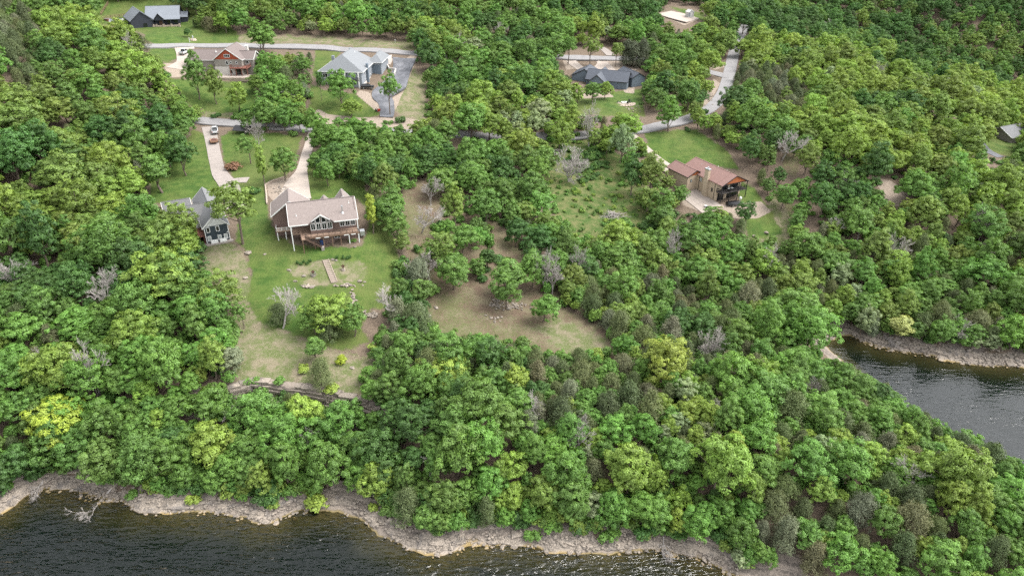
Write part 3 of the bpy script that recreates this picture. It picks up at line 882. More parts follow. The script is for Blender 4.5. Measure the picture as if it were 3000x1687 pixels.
BROAD = [broadleaf(101 + k, R_, H_, 1.5, nl_, lb_) for k, (R_, H_, nl_, lb_) in enumerate([(4.0, 10, 64, (0.12, 0.23)), (4.2, 9.5, 70, (0.11, 0.21)), (3.6, 11, 60, (0.13, 0.24)), (4.4, 10, 54, (0.13, 0.25)), (3.9, 9, 74, (0.11, 0.20)), (4.0, 10.5, 50, (0.13, 0.25)), (3.4, 10, 56, (0.14, 0.25)), (4.5, 9.5, 72, (0.11, 0.20)),
         (3.6, 9.6, 48, (0.15, 0.26)), (4.3, 8.6, 76, (0.10, 0.19)), (3.2, 11.5, 54, (0.14, 0.26)), (4.4, 10.4, 58, (0.10, 0.26))])]
SPARSE = [broadleaf(31, 4.2, 12, 4.2, 36, (0.13, 0.24)), broadleaf(32, 4.0, 11, 4.0, 32, (0.13, 0.24), 0.9)]
SLIM = [broadleaf(41, 1.5, 9, 1.0, 34, (0.32, 0.5)), broadleaf(42, 2.2, 9, 1.6, 34, (0.24, 0.38))]
CEDAR = [cedar(51, 2.9, 7.6, 1.5, 0.45), cedar(52, 3.4, 6.8, 1.6, 0.38), cedar(53, 2.6, 8.4, 1.4, 0.5), cedar(54, 3.5, 7.4, 1.65, 0.4), cedar(55, 2.6, 6.6, 1.35, 0.45)]
SHRUB = [shrub(61), shrub(62, 1.6, 1.6, 11), shrub(63, 1.2, 2.2, 8)]
BARE = [bare(71), bare(72, 10, 0.7), bare(73, 10, 0.55, 5, 2), bare(75, 10, 0.62, 5, 3)]

TINTS = {'deep green': (0.060, 0.136, 0.028), 'mid green': (0.106, 0.202, 0.038), 'fresh green': (0.114, 0.232, 0.041), 'yellow-green': (0.182, 0.280, 0.047), 'olive green': (0.148, 0.222, 0.043),
         'lime green': (0.24, 0.335, 0.055), 'pale sage': (0.215, 0.28, 0.14), 'golden green': (0.24, 0.29, 0.06)}
CTINTS = {'dark olive': (0.078, 0.108, 0.041), 'grey-green': (0.140, 0.162, 0.098), 'brownish': (0.126, 0.130, 0.066), 'olive': (0.108, 0.138, 0.050)}

def vary(c_, r, a=0.14):
    k = 1 + r.uniform(-a, a)
    return [max(0.01, float(x * k * (1 + r.uniform(-0.07, 0.07)))) for x in c_]

def plant(name, pair, loc, scale, rz, tint, label, cat, group, names=('crown', 'trunk'), tilt=(0, 0)):
    root = empty(name, loc, rz, label, cat, group)
    root.scale = scale
    root.rotation_euler = (tilt[0], tilt[1], rz)
    for nm, me in zip(names, pair):
        o = link(bpy.data.objects.new(nm, me), root)
        if tint is not None and nm in ('crown', 'foliage'):
            o['tint'] = [float(v) for v in tint]
    return root

# ---- stretches of ground that the photograph shows open: no wild tree may hide them
VIS = [
 [(480, 545), (560, 560), (600, 535), (660, 560), (700, 600), (705, 720), (590, 740), (575, 640), (480, 620)],
 [(590, 722), (700, 610), (780, 530), (800, 470), (880, 395), (935, 395), (915, 500), (960, 530), (1070, 540), (1085, 640), (1150, 690), (1165, 760), (1150, 850), (1130, 900), (1120, 950), (1090, 1010), (1070, 1060), (1055, 1150), (900, 1130), (700, 1110), (665, 1060), (690, 960), (640, 880), (600, 790)],
 [(580, 345), (700, 355), (700, 400), (690, 470), (740, 530), (740, 610), (660, 630), (630, 500), (595, 400)], [(560, 385), (630, 395), (660, 560), (600, 600), (520, 570), (430, 600), (425, 520), (540, 500)], [(690, 390), (880, 400), (800, 530), (700, 520)],
 [(480, 150), (745, 125), (745, 235), (640, 240), (745, 250), (740, 325), (600, 335), (545, 300), (495, 240), (480, 200)],
 [(370, 0), (535, 0), (560, 80), (640, 100), (900, 105), (1210, 125), (1210, 155), (930, 158), (740, 152), (460, 150), (400, 145), (440, 105), (375, 85)], [(268, 5), (385, 5), (375, 68), (275, 65)],
 [(925, 145), (1210, 150), (1240, 200), (1248, 360), (1090, 355), (930, 340), (905, 270)], [(1320, 382), (1465, 385), (1465, 412), (1320, 412)], [(1875, 340), (2025, 335), (2015, 375), (1875, 392)],
 [(1640, 145), (1790, 130), (1890, 155), (1890, 215), (1870, 285), (1825, 290), (1860, 330), (1780, 335), (1690, 310), (1680, 225), (1640, 210)], [(1775, 275), (1880, 262), (1880, 340), (1700, 335), (1700, 300)],
 [(2065, 200), (2130, 165), (2150, 140), (2178, 150), (2140, 245), (2100, 325), (2050, 330), (2090, 250)], [(2160, 70), (2195, 65), (2195, 95), (2165, 100)], [(1945, 20), (2065, 20), (2070, 55), (2010, 85), (1950, 65)],
 [(1865, 385), (2040, 385), (2150, 440), (2205, 480), (2235, 560), (2285, 640), (2310, 705), (2200, 705), (2180, 600), (2100, 620), (2000, 605), (1975, 520), (1920, 480)],
 [(1600, 490), (1720, 420), (1830, 500), (1875, 600), (1900, 660), (1800, 640), (1740, 700), (1690, 720), (1640, 640)],
 [(1185, 560), (1285, 520), (1300, 640), (1275, 690), (1190, 695)], [(1420, 660), (1445, 650), (1500, 740), (1450, 750)], [(1270, 745), (1360, 780), (1400, 830), (1490, 760), (1530, 800), (1480, 840), (1560, 860), (1640, 850), (1655, 900), (1770, 965), (1830, 1060), (1750, 1022), (1650, 1030), (1550, 1020), (1480, 1000), (1400, 985), (1300, 972), (1240, 955), (1250, 915), (1330, 850)],
 [(2555, 515), (2625, 525), (2680, 590), (2610, 605)], [(2735, 305), (2810, 330), (2800, 352), (2730, 340)], [(2860, 398), (2980, 400), (2980, 465), (2900, 465)], [(2360, 1010), (2440, 985), (2500, 985), (2700, 1045), (3000, 1080), (3000, 1325), (2900, 1285), (2760, 1235), (2640, 1165), (2560, 1110), (2470, 1062), (2400, 1040)], [(690, 1115), (900, 1125), (1080, 1155), (1060, 1190), (900, 1180), (850, 1150), (700, 1150)]]
_vis_grid = np.zeros((PH // 4 + 2, PW // 4 + 2), bool)
_yy, _xx = np.mgrid[0:_vis_grid.shape[0], 0:_vis_grid.shape[1]]
for p in VIS:
    _vis_grid |= in_poly(_xx * 4.0, _yy * 4.0, p)

def is_vis(x, y):
    i, j = np.round(np.asarray(y) / 4).astype(int), np.round(np.asarray(x) / 4).astype(int)
    ok = (i >= 0) & (i < _vis_grid.shape[0]) & (j >= 0) & (j < _vis_grid.shape[1])
    return np.where(ok, _vis_grid[np.clip(i, 0, _vis_grid.shape[0] - 1), np.clip(j, 0, _vis_grid.shape[1] - 1)], False)

CEDAR_ZONES = [([(1480, 960), (2100, 1020), (2600, 1250), (3000, 1350), (3300, 1900), (2300, 1800), (2200, 1580), (1800, 1400), (1350, 1200)], 0.52), ([(1040, 930), (1500, 930), (1560, 1170), (1020, 1180)], 0.5), ([(-200, -50), (120, -50), (110, 180), (60, 300), (-200, 300)], 0.85),
               ([(2140, 220), (2330, 210), (2380, 340), (2150, 340)], 0.75), ([(1700, 830), (2250, 850), (2350, 1010), (1700, 1000)], 0.38), ([(2250, 620), (3100, 700), (3100, 1000), (2300, 960)], 0.24), ([(1800, 140), (1920, 140), (1920, 215), (1800, 215)], 0.5), ([(2250, 0), (2600, 0), (2900, 330), (2500, 330)], 0.15)]
SPARSE_ZONES = [[(1170, 520), (1420, 600), (1640, 800), (1640, 900), (1200, 900), (1170, 700)], [(2200, 400), (2420, 430), (2400, 760), (2230, 720)], [(1560, 400), (1900, 480), (2050, 740), (1700, 780)]]

def wild():
    """every tree that grows wild: position, kind, size, tint"""
    r = np.random.default_rng(101)
    out_, cell = [], {}
    def near(x, y, d):
        ci, cj = int(x // 8), int(y // 8)
        for a in (-1, 0, 1):
            for b_ in (-1, 0, 1):
                for q in cell.get((ci + a, cj + b_), ()):
                    if (q[0] - x) ** 2 + (q[1] - y) ** 2 < (0.5 * (d + q[2])) ** 2: return True
        return False
    Xs, Ys = [], []
    for y0, y1, n in ((40, 130, 30000), (130, 200, 26000), (200, 330, 26000), (330, 640, 26000)):
        yy = y0 + r.random(n) * (y1 - y0)
        Ys.append(yy); Xs.append((r.random(n) * 2 - 1) * (45 + yy * 0.80))
    X_, Y_ = np.concatenate(Xs), np.concatenate(Ys)
    NT = len(X_)
    Z_ = hz(X_, Y_)
    P_ = px(np.stack([X_, Y_, Z_], 1))
    D_ = lake_dist(X_, Y_)
    ok_ = (Z_ > 0.8) & (D_ > 3.3) & (P_[:, 1] < 1950) & (P_[:, 0] > -260) & (P_[:, 0] < 3260) & ~is_vis(P_[:, 0], P_[:, 1])
    cedp = np.full(NT, 0.05)
    for poly, pc in CEDAR_ZONES[::-1]:
        cedp = np.where(in_poly(P_[:, 0], P_[:, 1], poly), pc, cedp)
    spz = np.zeros(NT, bool)
    for poly in SPARSE_ZONES: spz |= in_poly(P_[:, 0], P_[:, 1], poly)
    order = np.where(ok_)[0]
    extra = order[(P_[order, 1] > 780)]
    n_first = len(order)
    for cnt, i in enumerate(np.concatenate([order, extra])):
        x, y, z = X_[i], Y_[i], Z_[i]
        bx, by = P_[i, 0], P_[i, 1]
        fill = cnt >= n_first            # second pass: saplings in the gaps
        sc_px = FL / P_[i, 2]
        ced = r.random() < cedp[i]
        near_shore = D_[i] < 16
        if ced:
            s = r.uniform(0.55, 1.05); rad, h = 3.0 * s, 7.4 * s
            sp_ = 2 * rad * 0.78
        else:
            s = 0.55 + 0.70 * r.random() ** 1.4 * (0.78 if by > 1000 else 1.3 if (bx < 700 and by < 850) else 1.08 if Y_[i] > 170 else 0.95)
            rad, h = 4.0 * s, 10 * s
            sp_ = 2 * rad * 0.64
        if fill:
            ced = False; s = r.uniform(0.30, 0.52); rad, h = 4.0 * s, 10 * s; sp_ = 2 * rad * 0.5
        if spz[i]:
            if fill: continue
            sp_ *= 1.5
        if near(x, y, sp_): continue
        ca = r.uniform(0, 6.28) + np.arange(6) * 1.047
        crown_pts = np.concatenate([[[x, y, z + h * 0.62]], np.stack([x + np.cos(ca) * rad * 0.75, y + np.sin(ca) * rad * 0.75, np.full(6, z + h * 0.62)], 1), [[x, y, z + h * 0.95]]])
        cp_ = px(crown_pts)
        if is_vis(cp_[:, 0], cp_[:, 1]).sum() >= 1: continue
        cell.setdefault((int(x // 8), int(y // 8)), []).append((x, y, sp_))
        out_.append((x, y, z, bx, by, ced, s, rad, h, sc_px))
    return out_
WILD = wild()

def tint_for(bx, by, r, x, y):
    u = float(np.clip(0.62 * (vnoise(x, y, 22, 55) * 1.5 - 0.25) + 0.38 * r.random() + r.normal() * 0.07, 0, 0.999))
    if y > 372 and x > 40:        # the far hillside beyond the ridge: mostly deep and mid green tints
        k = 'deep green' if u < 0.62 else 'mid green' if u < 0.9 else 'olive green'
    elif by > 1000:      # shore slope: clean mid greens, a few lime and golden crowns
        k = 'deep green' if u < 0.18 else 'mid green' if u < 0.45 else 'fresh green' if u < 0.78 else 'yellow-green' if u < 0.93 else 'lime green' if u < 0.975 else 'pale sage'
    elif bx > 2000 and by < 520:
        k = 'deep green' if u < 0.16 else 'mid green' if u < 0.36 else 'olive green' if u < 0.52 else 'yellow-green' if u < 0.94 else 'pale sage' if u < 0.97 else 'lime green'
    elif bx < 650 and by < 800:
        k = 'deep green' if u < 0.15 else 'mid green' if u < 0.40 else 'olive green' if u < 0.66 else 'yellow-green' if u < 0.96 else 'lime green'
    else:
        k = 'deep green' if u < 0.20 else 'mid green' if u < 0.46 else 'fresh green' if u < 0.62 else 'olive green' if u < 0.74 else 'yellow-green' if u < 0.96 else 'pale sage'
    return k

ORD = ['first', 'second', 'third', 'fourth', 'fifth', 'sixth', 'seventh', 'eighth', 'ninth', 'tenth', 'eleventh', 'twelfth', 'thirteenth', 'fourteenth', 'fifteenth', 'sixteenth', 'seventeenth', 'eighteenth', 'nineteenth', 'twentieth']
ZONES = [  # (test on base pixel, phrase)
 (lambda x, y: y > 1380 and x < 480, 'at the shore by the fallen tree'), (lambda x, y: y > 1380 and x < 800, 'along the shore below the bluff'), (lambda x, y: y > 1380 and x < 1150, 'above the inward bend of the shore'),
 (lambda x, y: y > 1450 and x < 1500, 'along the shore at the rocky bulge'), (lambda x, y: y > 1450 and x < 2000, 'along the straight rocky shore'), (lambda x, y: y > 1450, 'at the bottom of the wooded point'),
 (lambda x, y: y > 1230 and x < 500, 'high above the fallen tree'), (lambda x, y: y > 1230 and x < 900, 'halfway down from bluff to lake'), (lambda x, y: y > 1230 and x < 1250, 'below the bluff end'),
 (lambda x, y: y > 1300 and x < 1650, 'high above the rocky bulge'), (lambda x, y: y > 1300 and x < 2100, 'high above the straight shore'), (lambda x, y: y > 1300 and x < 2550, 'on the near flank of the wooded point'), (lambda x, y: y > 1300, 'at the outer end of the wooded point'),
 (lambda x, y: y > 1080 and x < 420, 'on the slope well left of the bluff'), (lambda x, y: y > 1080 and x < 700, 'just left of the bluff'), (lambda x, y: y > 1080 and x < 1150, 'around the bluff'), (lambda x, y: y > 1120 and x < 1500, 'on the slope just right of the bluff'),
 (lambda x, y: y > 1120 and x < 1900, 'below the mown clearing'), (lambda x, y: y > 1120 and x < 2350, 'on the crest of the wooded point'), (lambda x, y: y > 1000 and x > 2350, 'on the cove side of the point'),
 (lambda x, y: y > 900 and x < 400, 'at the picture edge level with the lawn'), (lambda x, y: y > 900 and x < 700, 'beside the lower lawn'), (lambda x, y: y > 900 and x < 1300, 'between the lawn and the mown clearing'), (lambda x, y: y > 960 and x < 1900, 'at the foot of the mown clearing'),
 (lambda x, y: y > 880 and x < 2400, 'at the head of the cove'), (lambda x, y: y > 850 and x >= 2400, 'just above the cove shore'), (lambda x, y: y > 700 and x < 350, 'in the dense wood left of the lawn'), (lambda x, y: y > 700 and x < 620, 'in the wood just below the navy house'),
 (lambda x, y: y > 640 and x < 1300, 'just right of the main lawn'), (lambda x, y: y > 640 and x < 1650, 'on the brown slope above the clearing'), (lambda x, y: y > 700 and x < 2050, 'in the gully below the meadow'), (lambda x, y: y > 700 and x < 2500, 'in the gully below the red roof'), (lambda x, y: y > 700, 'on the steep bank above the cove'),
 (lambda x, y: y > 480 and x < 420, 'in the oak wood left of the navy house'), (lambda x, y: y > 480 and x < 700, 'behind the navy house'), (lambda x, y: y > 430 and x < 1250, 'behind the brown house'), (lambda x, y: y > 430 and x < 1560, 'between brown house and meadow'), (lambda x, y: y > 430 and x < 2000, 'around the meadow'), (lambda x, y: y > 430 and x < 2400, 'beside the red roofed house'), (lambda x, y: y > 430, 'on the hillside above the cove'),
 (lambda x, y: x < 600, 'left of the orange gabled house'), (lambda x, y: x < 1000, 'between the two roads'), (lambda x, y: x < 1600, 'right of the grey blue house'), (lambda x, y: x < 2100, 'near the dark roofed house'), (lambda x, y: True, 'on the ridge right of the loop road')]

def zone(x, y):
    for f_, ph_ in ZONES:
        if f_(x, y): return ph_

def place_wild():
    r = np.random.default_rng(202)
    rows = []
    for (x, y, z, bx, by, ced, s, rad, h, k) in WILD:
        inview = -60 < bx < 3060 and -40 < by < 1800 and -40 < by - h * k * 0.8
        if ced:
            u = r.random(); tn = 'dark olive' if u < 0.36 else 'grey-green' if u < 0.50 else 'brownish' if u < 0.66 else 'olive'
        else:
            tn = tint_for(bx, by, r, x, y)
        rows.append(dict(x=x, y=y, z=z, bx=bx, by=by, ced=ced, s=s, rad=rad, h=h, k=k, tn=tn, vis=inview, size=rad * k))
    indiv = []
    for ced, n in ((False, 285), (True, 285)):
        c_ = sorted([q for q in rows if q['ced'] == ced and q['vis'] and 20 < q['bx'] < 2980 and q['by'] < 1690], key=lambda q: -q['size'])[:n]
        indiv += c_
    ids = set(id(q) for q in indiv)
    groups = {}
    for q in indiv:
        hp = q['h'] * q['k']
        if q['ced']: q['sz'] = 'small' if q['s'] < 0.88 else 'tall' if q['s'] > 1.0 else 'middling'
        else: q['sz'] = 'small' if q['rad'] < 3.1 else 'big' if q['rad'] > 3.8 else 'middling'
        q['zn'] = zone(q['bx'], q['by'])
        groups.setdefault((q['ced'], q['sz'], q['tn'], q['zn']), []).append(q)
    for (ced, sz, tn, zn), qs in groups.items():
        qs.sort(key=lambda q: q['bx'])
        kindw = 'cedar' if ced else 'broadleaf tree'
        for n_, q in enumerate(qs):
            if len(qs) == 1: lab = f'{sz} {tn} {kindw} {zn}'
            else: lab = f'{sz} {tn} {kindw} {zn}, {ORD[n_]} from left'
            if len(lab.replace(',', '').split()) > 16: lab = lab.replace('broadleaf tree', 'tree')
            if len(lab.replace(',', '').split()) > 16: lab = lab.replace(' the ', ' ')
            q['lab'] = lab
    for q in indiv:
        rz = r.uniform(0, 6.28)
        if q['ced']:
            pr = CEDAR[int(r.integers(len(CEDAR)))]
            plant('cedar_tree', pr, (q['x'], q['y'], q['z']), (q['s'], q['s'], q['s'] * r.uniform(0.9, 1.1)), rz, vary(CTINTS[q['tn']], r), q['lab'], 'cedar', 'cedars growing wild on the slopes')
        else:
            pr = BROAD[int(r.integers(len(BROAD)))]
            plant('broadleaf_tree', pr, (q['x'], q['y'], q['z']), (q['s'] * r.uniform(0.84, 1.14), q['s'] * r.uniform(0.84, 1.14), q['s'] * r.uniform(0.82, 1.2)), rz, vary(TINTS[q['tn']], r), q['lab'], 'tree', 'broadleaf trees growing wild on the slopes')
    rest = [q for q in rows if id(q) not in ids]
    return indiv, rest
INDIV, REST = place_wild()

def instancer(name, pts, sources, label, kind='stuff'):
    """one object: many plants too far or too small to tell apart. pts rows: x,y,z,scale,zscale,rot,index,tint(3)"""
    A_ = np.asarray(pts, float)
    me = bpy.data.meshes.new(name)
    me.vertices.add(len(A_)); me.vertices.foreach_set('co', A_[:, :3].astype(np.float32).ravel())
    def at_(nm, tp, v, key):
        a = me.attributes.new(nm, tp, 'POINT'); a.data.foreach_set(key, v)
    at_('sc', 'FLOAT_VECTOR', np.stack([A_[:, 3] * (0.86 + 0.28 * np.modf(A_[:, 5] * 7.13)[0]), A_[:, 3] * (0.86 + 0.28 * np.modf(A_[:, 5] * 3.71)[0]), A_[:, 3] * A_[:, 4]], 1).astype(np.float32).ravel(), 'vector')
    at_('rt', 'FLOAT_VECTOR', np.stack([A_[:, 5] * 0, A_[:, 5] * 0, A_[:, 5]], 1).astype(np.float32).ravel(), 'vector')
    at_('ix', 'INT', A_[:, 6].astype(np.int32), 'value')
    at_('tint', 'FLOAT_VECTOR', A_[:, 7:10].astype(np.float32).ravel(), 'vector')
    o = link(bpy.data.objects.new(name, me))
    ng = bpy.data.node_groups.new(name, 'GeometryNodeTree')
    ng.interface.new_socket('Geometry', in_out='INPUT', socket_type='NodeSocketGeometry')
    ng.interface.new_socket('Geometry', in_out='OUTPUT', socket_type='NodeSocketGeometry')
    gi, go = ng.nodes.new('NodeGroupInput'), ng.nodes.new('NodeGroupOutput')
    jo = ng.nodes.new('GeometryNodeJoinGeometry')
    def nat(nm, tp):
        n = ng.nodes.new('GeometryNodeInputNamedAttribute'); n.data_type = tp; n.inputs['Name'].default_value = nm
        return n.outputs['Attribute']
    ix, sc_, rt_ = nat('ix', 'INT'), nat('sc', 'FLOAT_VECTOR'), nat('rt', 'FLOAT_VECTOR')
    for i, objs in enumerate(sources):
        cmp_ = ng.nodes.new('FunctionNodeCompare'); cmp_.data_type = 'INT'; cmp_.operation = 'EQUAL'
        ng.links.new(ix, cmp_.inputs[2]); cmp_.inputs[3].default_value = i
        for ob in objs:
            oi = ng.nodes.new('GeometryNodeObjectInfo'); oi.transform_space = 'ORIGINAL'
            oi.inputs['Object'].default_value = ob; oi.inputs['As Instance'].default_value = True
            ip = ng.nodes.new('GeometryNodeInstanceOnPoints')
            ng.links.new(gi.outputs[0], ip.inputs['Points']); ng.links.new(cmp_.outputs[0], ip.inputs['Selection'])
            ng.links.new(oi.outputs['Geometry'], ip.inputs['Instance']); ng.links.new(sc_, ip.inputs['Scale']); ng.links.new(rt_, ip.inputs['Rotation'])
            ng.links.new(ip.outputs[0], jo.inputs[0])
    ng.links.new(jo.outputs[0], go.inputs[0])
    md = o.modifiers.new('scatter', 'NODES'); md.node_group = ng
    return tag(o, label, None, None, kind)

def source_objects(meshes):
    """one placed plant for every prototype mesh"""
    by = {}
    for o in bpy.data.objects:
        if o.type == 'MESH' and o.data.name in meshes and o.data.name not in by: by[o.data.name] = o
    return by

_need = [m_.name for p_ in BROAD + CEDAR for m_ in p_]
_src = source_objects(set(_need))
_r = np.random.default_rng(303)
for ced, nm, lab in ((False, 'distant_woodland', 'unbroken broadleaf woodland filling the hillsides behind the single trees'), (True, 'distant_cedars', 'small dark cedars scattered through the far woodland')):
    protos = CEDAR if ced else BROAD
    srcs = [[_src[m_.name] for m_ in p_ if m_.name in _src] for p_ in protos]
    pts = []
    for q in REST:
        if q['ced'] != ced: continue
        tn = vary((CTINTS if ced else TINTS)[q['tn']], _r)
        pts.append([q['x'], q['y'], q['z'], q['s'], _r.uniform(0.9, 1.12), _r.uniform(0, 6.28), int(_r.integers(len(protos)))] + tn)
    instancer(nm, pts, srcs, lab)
print('WILD', len(WILD), 'indiv', len(INDIV), 'rest', len(REST))
# ------------------------------------------------------------------ houses
surf('shingle_taupe', (0.245, 0.205, 0.19), 0.95, 0.16, 3.0, 0.3, 14, dirt=(0.165, 0.135, 0.125, 0.5))
surf('shingle_grey', (0.185, 0.188, 0.195), 0.95, 0.16, 3.0, 0.3, 14, dirt=(0.13, 0.13, 0.135, 0.6))
surf('shingle_streaked', (0.14, 0.14, 0.143), 0.95, 0.22, 2.0, 0.3, 14, dirt=(0.085, 0.085, 0.085, 0.7))
surf('shingle_mauve', (0.18, 0.148, 0.14), 0.95, 0.14, 3.0, 0.3, 14)
surf('shingle_bluegrey', (0.205, 0.217, 0.23), 0.95, 0.10, 2.0, 0.3, 14)
surf('metal_blue', (0.19, 0.21, 0.24), 0.6, 0.07, 1.0, 0.25, stripes=(0, 0.45))
surf('metal_red', (0.235, 0.135, 0.115), 0.55, 0.06, 1.0, 0.25, stripes=(1, 0.45))
surf('metal_slate', (0.062, 0.072, 0.092), 0.6, 0.10, 1.0, 0.25, stripes=(0, 0.45))
surf('siding_brown', (0.17, 0.115, 0.097), 0.8, 0.08, 1.5, 0.25, stripes=(2, 0.2))
surf('siding_navy', (0.035, 0.050, 0.062), 0.7, 0.08, 1.5, 0.25, stripes=(2, 0.2))
surf('siding_tan', (0.50, 0.40, 0.29), 0.8, 0.06, 1.5, 0.2, stripes=(2, 0.25))
surf('siding_greige', (0.29, 0.265, 0.235), 0.8, 0.06, 1.5, 0.2, stripes=(2, 0.2))
surf('siding_bluegrey', (0.27, 0.295, 0.325), 0.8, 0.06, 1.5, 0.2, stripes=(2, 0.2))
surf('siding_slate', (0.16, 0.20, 0.24), 0.8, 0.06, 1.5, 0.2, stripes=(0, 0.3))
surf('siding_charcoal', (0.035, 0.040, 0.055), 0.75, 0.08, 1.5, 0.2, stripes=(2, 0.2))
surf('siding_white', (0.62, 0.62, 0.60), 0.7, 0.05, 1.5, 0.2, stripes=(2, 0.2))
surf('cedar_orange', (0.40, 0.125, 0.045), 0.6, 0.15, 1.5, 0.2, stripes=(0, 0.2))
surf('shake_red', (0.36, 0.075, 0.035), 0.75, 0.15, 2.5, 0.25, stripes=(2, 0.25))
surf('foundation', (0.42, 0.40, 0.375), 0.95, 0.10, 1.0, 0.2)
surf('house_stone', (0.44, 0.36, 0.29), 0.9, 0.3, 2.5, 0.6, 6)
surf('white_stone', (0.62, 0.58, 0.54), 0.9, 0.15, 2.5, 0.4, 6)
surf('deck_wood', (0.33, 0.225, 0.165), 0.8, 0.14, 1.2, 0.3, stripes=(1, 0.14))
surf('deck_red', (0.235, 0.095, 0.07), 0.8, 0.14, 1.2, 0.3, stripes=(1, 0.14))
surf('deck_dark', (0.075, 0.066, 0.062), 0.8, 0.14, 1.2, 0.3, stripes=(1, 0.14))
surf('stair_brown', (0.10, 0.062, 0.045), 0.8, 0.18, 2.0, 0.3)
surf('timber_post', (0.20, 0.125, 0.085), 0.85, 0.2, 2.0, 0.3)

def win(h, face, a, z, w, hh, off, lights=2, pane='glass_dark', frame='white_paint', fw=0.11, shape=None):
    """a window on a wall: frame, and every pane a piece of its own. a, z: its lower corner along the wall"""
    def P3(u, d, zz):      # u along the wall, d outwards
        return {'S': (u, off - d, zz), 'N': (u, off + d, zz), 'E': (off + d, u, zz), 'W': (off - d, u, zz)}[face]
    def boxp(mb, u0, u1, z0, z1, d0, d1):
        p, q = P3(u0, d0, z0), P3(u1, d1, z1)
        mb.box(min(p[0], q[0]), max(p[0], q[0]), min(p[1], q[1]), max(p[1], q[1]), z0, z1)
    mb = MB()
    if shape:        # sloping head: (left height, right height)
        zl, zr = z + shape[0], z + shape[1]
        def poly(i):
            return [(a + i, z + i), (a + w - i, z + i), (a + w - i, zr - i * 1.3), (a + i, zl - i * 1.3)]
        o_, i_ = poly(0), poly(fw)
        for k in range(4):
            q = [o_[k], o_[(k + 1) % 4], i_[(k + 1) % 4], i_[k]]
            base = [P3(u, 0.0, zz) for u, zz in q]
            d_ = np.array(P3(0, 0.07, 0)) - np.array(P3(0, 0, 0))
            mb.prism(base, d_)
        fo = mb.build('window', M[frame], h)
        g = MB(); g.prism([P3(u, 0.005, zz) for u, zz in i_], (np.array(P3(0, 0.03, 0)) - np.array(P3(0, 0, 0))))
        g.build('pane', M[pane], fo)
        return fo
    boxp(mb, a, a + fw, z, z + hh, 0, 0.07); boxp(mb, a + w - fw, a + w, z, z + hh, 0, 0.07)
    boxp(mb, a + fw, a + w - fw, z, z + fw, 0, 0.07); boxp(mb, a + fw, a + w - fw, z + hh - fw, z + hh, 0, 0.07)
    lw = (w - 2 * fw - (lights - 1) * fw * 0.6) / lights
    for i in range(1, lights):
        u = a + fw + i * lw + (i - 1) * fw * 0.6
        boxp(mb, u, u + fw * 0.6, z + fw, z + hh - fw, 0, 0.065)
    fo = mb.build('window', M[frame], h)
    for i in range(lights):
        u = a + fw + i * (lw + fw * 0.6)
        g = MB(); boxp(g, u, u + lw, z + fw, z + hh - fw, 0.005, 0.03)
        g.build('pane', M[pane], fo)
    return fo

def gable_block(h, x0, x1, y0, y1, zb, ze, zr, axis, wm, rm, gm=None, ov=0.45, ro=0.4, th=0.2, trim='white_paint', ridge=None, gends=(1, 1), name='wall'):
    """walls with gable ends, two roof planes and their trim boards. axis: direction of the ridge"""
    if axis == 'y':
        T = lambda s, u, z: (s, u, z)
        s0, s1, u0, u1 = x0, x1, y0, y1
    else:
        T = lambda s, u, z: (u, s, z)
        s0, s1, u0, u1 = y0, y1, x0, x1
    c_ = (s0 + s1) / 2 if ridge is None else ridge
    sl0, sl1 = (zr - ze) / (c_ - s0), (zr - ze) / (s1 - c_)
    MB().prism([T(s0, u0, zb), T(s1, u0, zb), T(s1, u0, ze), T(c_, u0, zr), T(s0, u0, ze)], Vector(T(0, u1 - u0, 0))).build(name, M[wm], h)
    if gm:
        for e, u in zip(gends, (u0 - 0.03, u1 - 0.03)):
            if e: MB().prism([T(s0 + 0.05, u, ze + 0.02), T(s1 - 0.05, u, ze + 0.02), T(c_, u, zr - 0.03)], Vector(T(0, 0.06, 0))).build('gable', M[gm], h)
    lift = th + 0.02
    a0, a1 = s0 - ov, s1 + ov
    e0, e1 = ze - ov * sl0 + lift, ze - ov * sl1 + lift
    rf = MB()
    rf.slab([T(a0, u0 - ro, e0), T(a0, u1 + ro, e0), T(c_, u1 + ro, zr + lift), T(c_, u0 - ro, zr + lift)], th)
    rf.slab([T(a1, u0 - ro, e1), T(a1, u1 + ro, e1), T(c_, u1 + ro, zr + lift), T(c_, u0 - ro, zr + lift)], th)
    ro_ = rf.build('roof', M[rm], h)
    tm = MB()
    for u in ((u0 - ro - 0.02, u1 + ro + 0.02)):
        for (sa, ea) in ((a0, e0), (a1, e1)):
            tm.bar(T(sa, u, ea - th * 0.55), T(c_, u, zr + lift - th * 0.55), 0.08, th + 0.06, up=(0, 0, 1))
    for sa, ea in ((a0, e0), (a1, e1)):
        tm.bar(T(sa, u0 - ro, ea - th * 0.6), T(sa, u1 + ro, ea - th * 0.6), 0.09, th + 0.02)
    tm.build('fascia', M[trim], ro_)
    rc = MB(); rc.bar(T(c_, u0 - ro, zr + lift + 0.015), T(c_, u1 + ro, zr + lift + 0.015), 0.26, 0.05); rc.build('ridge_cap', M[rm], ro_)
    return ro_

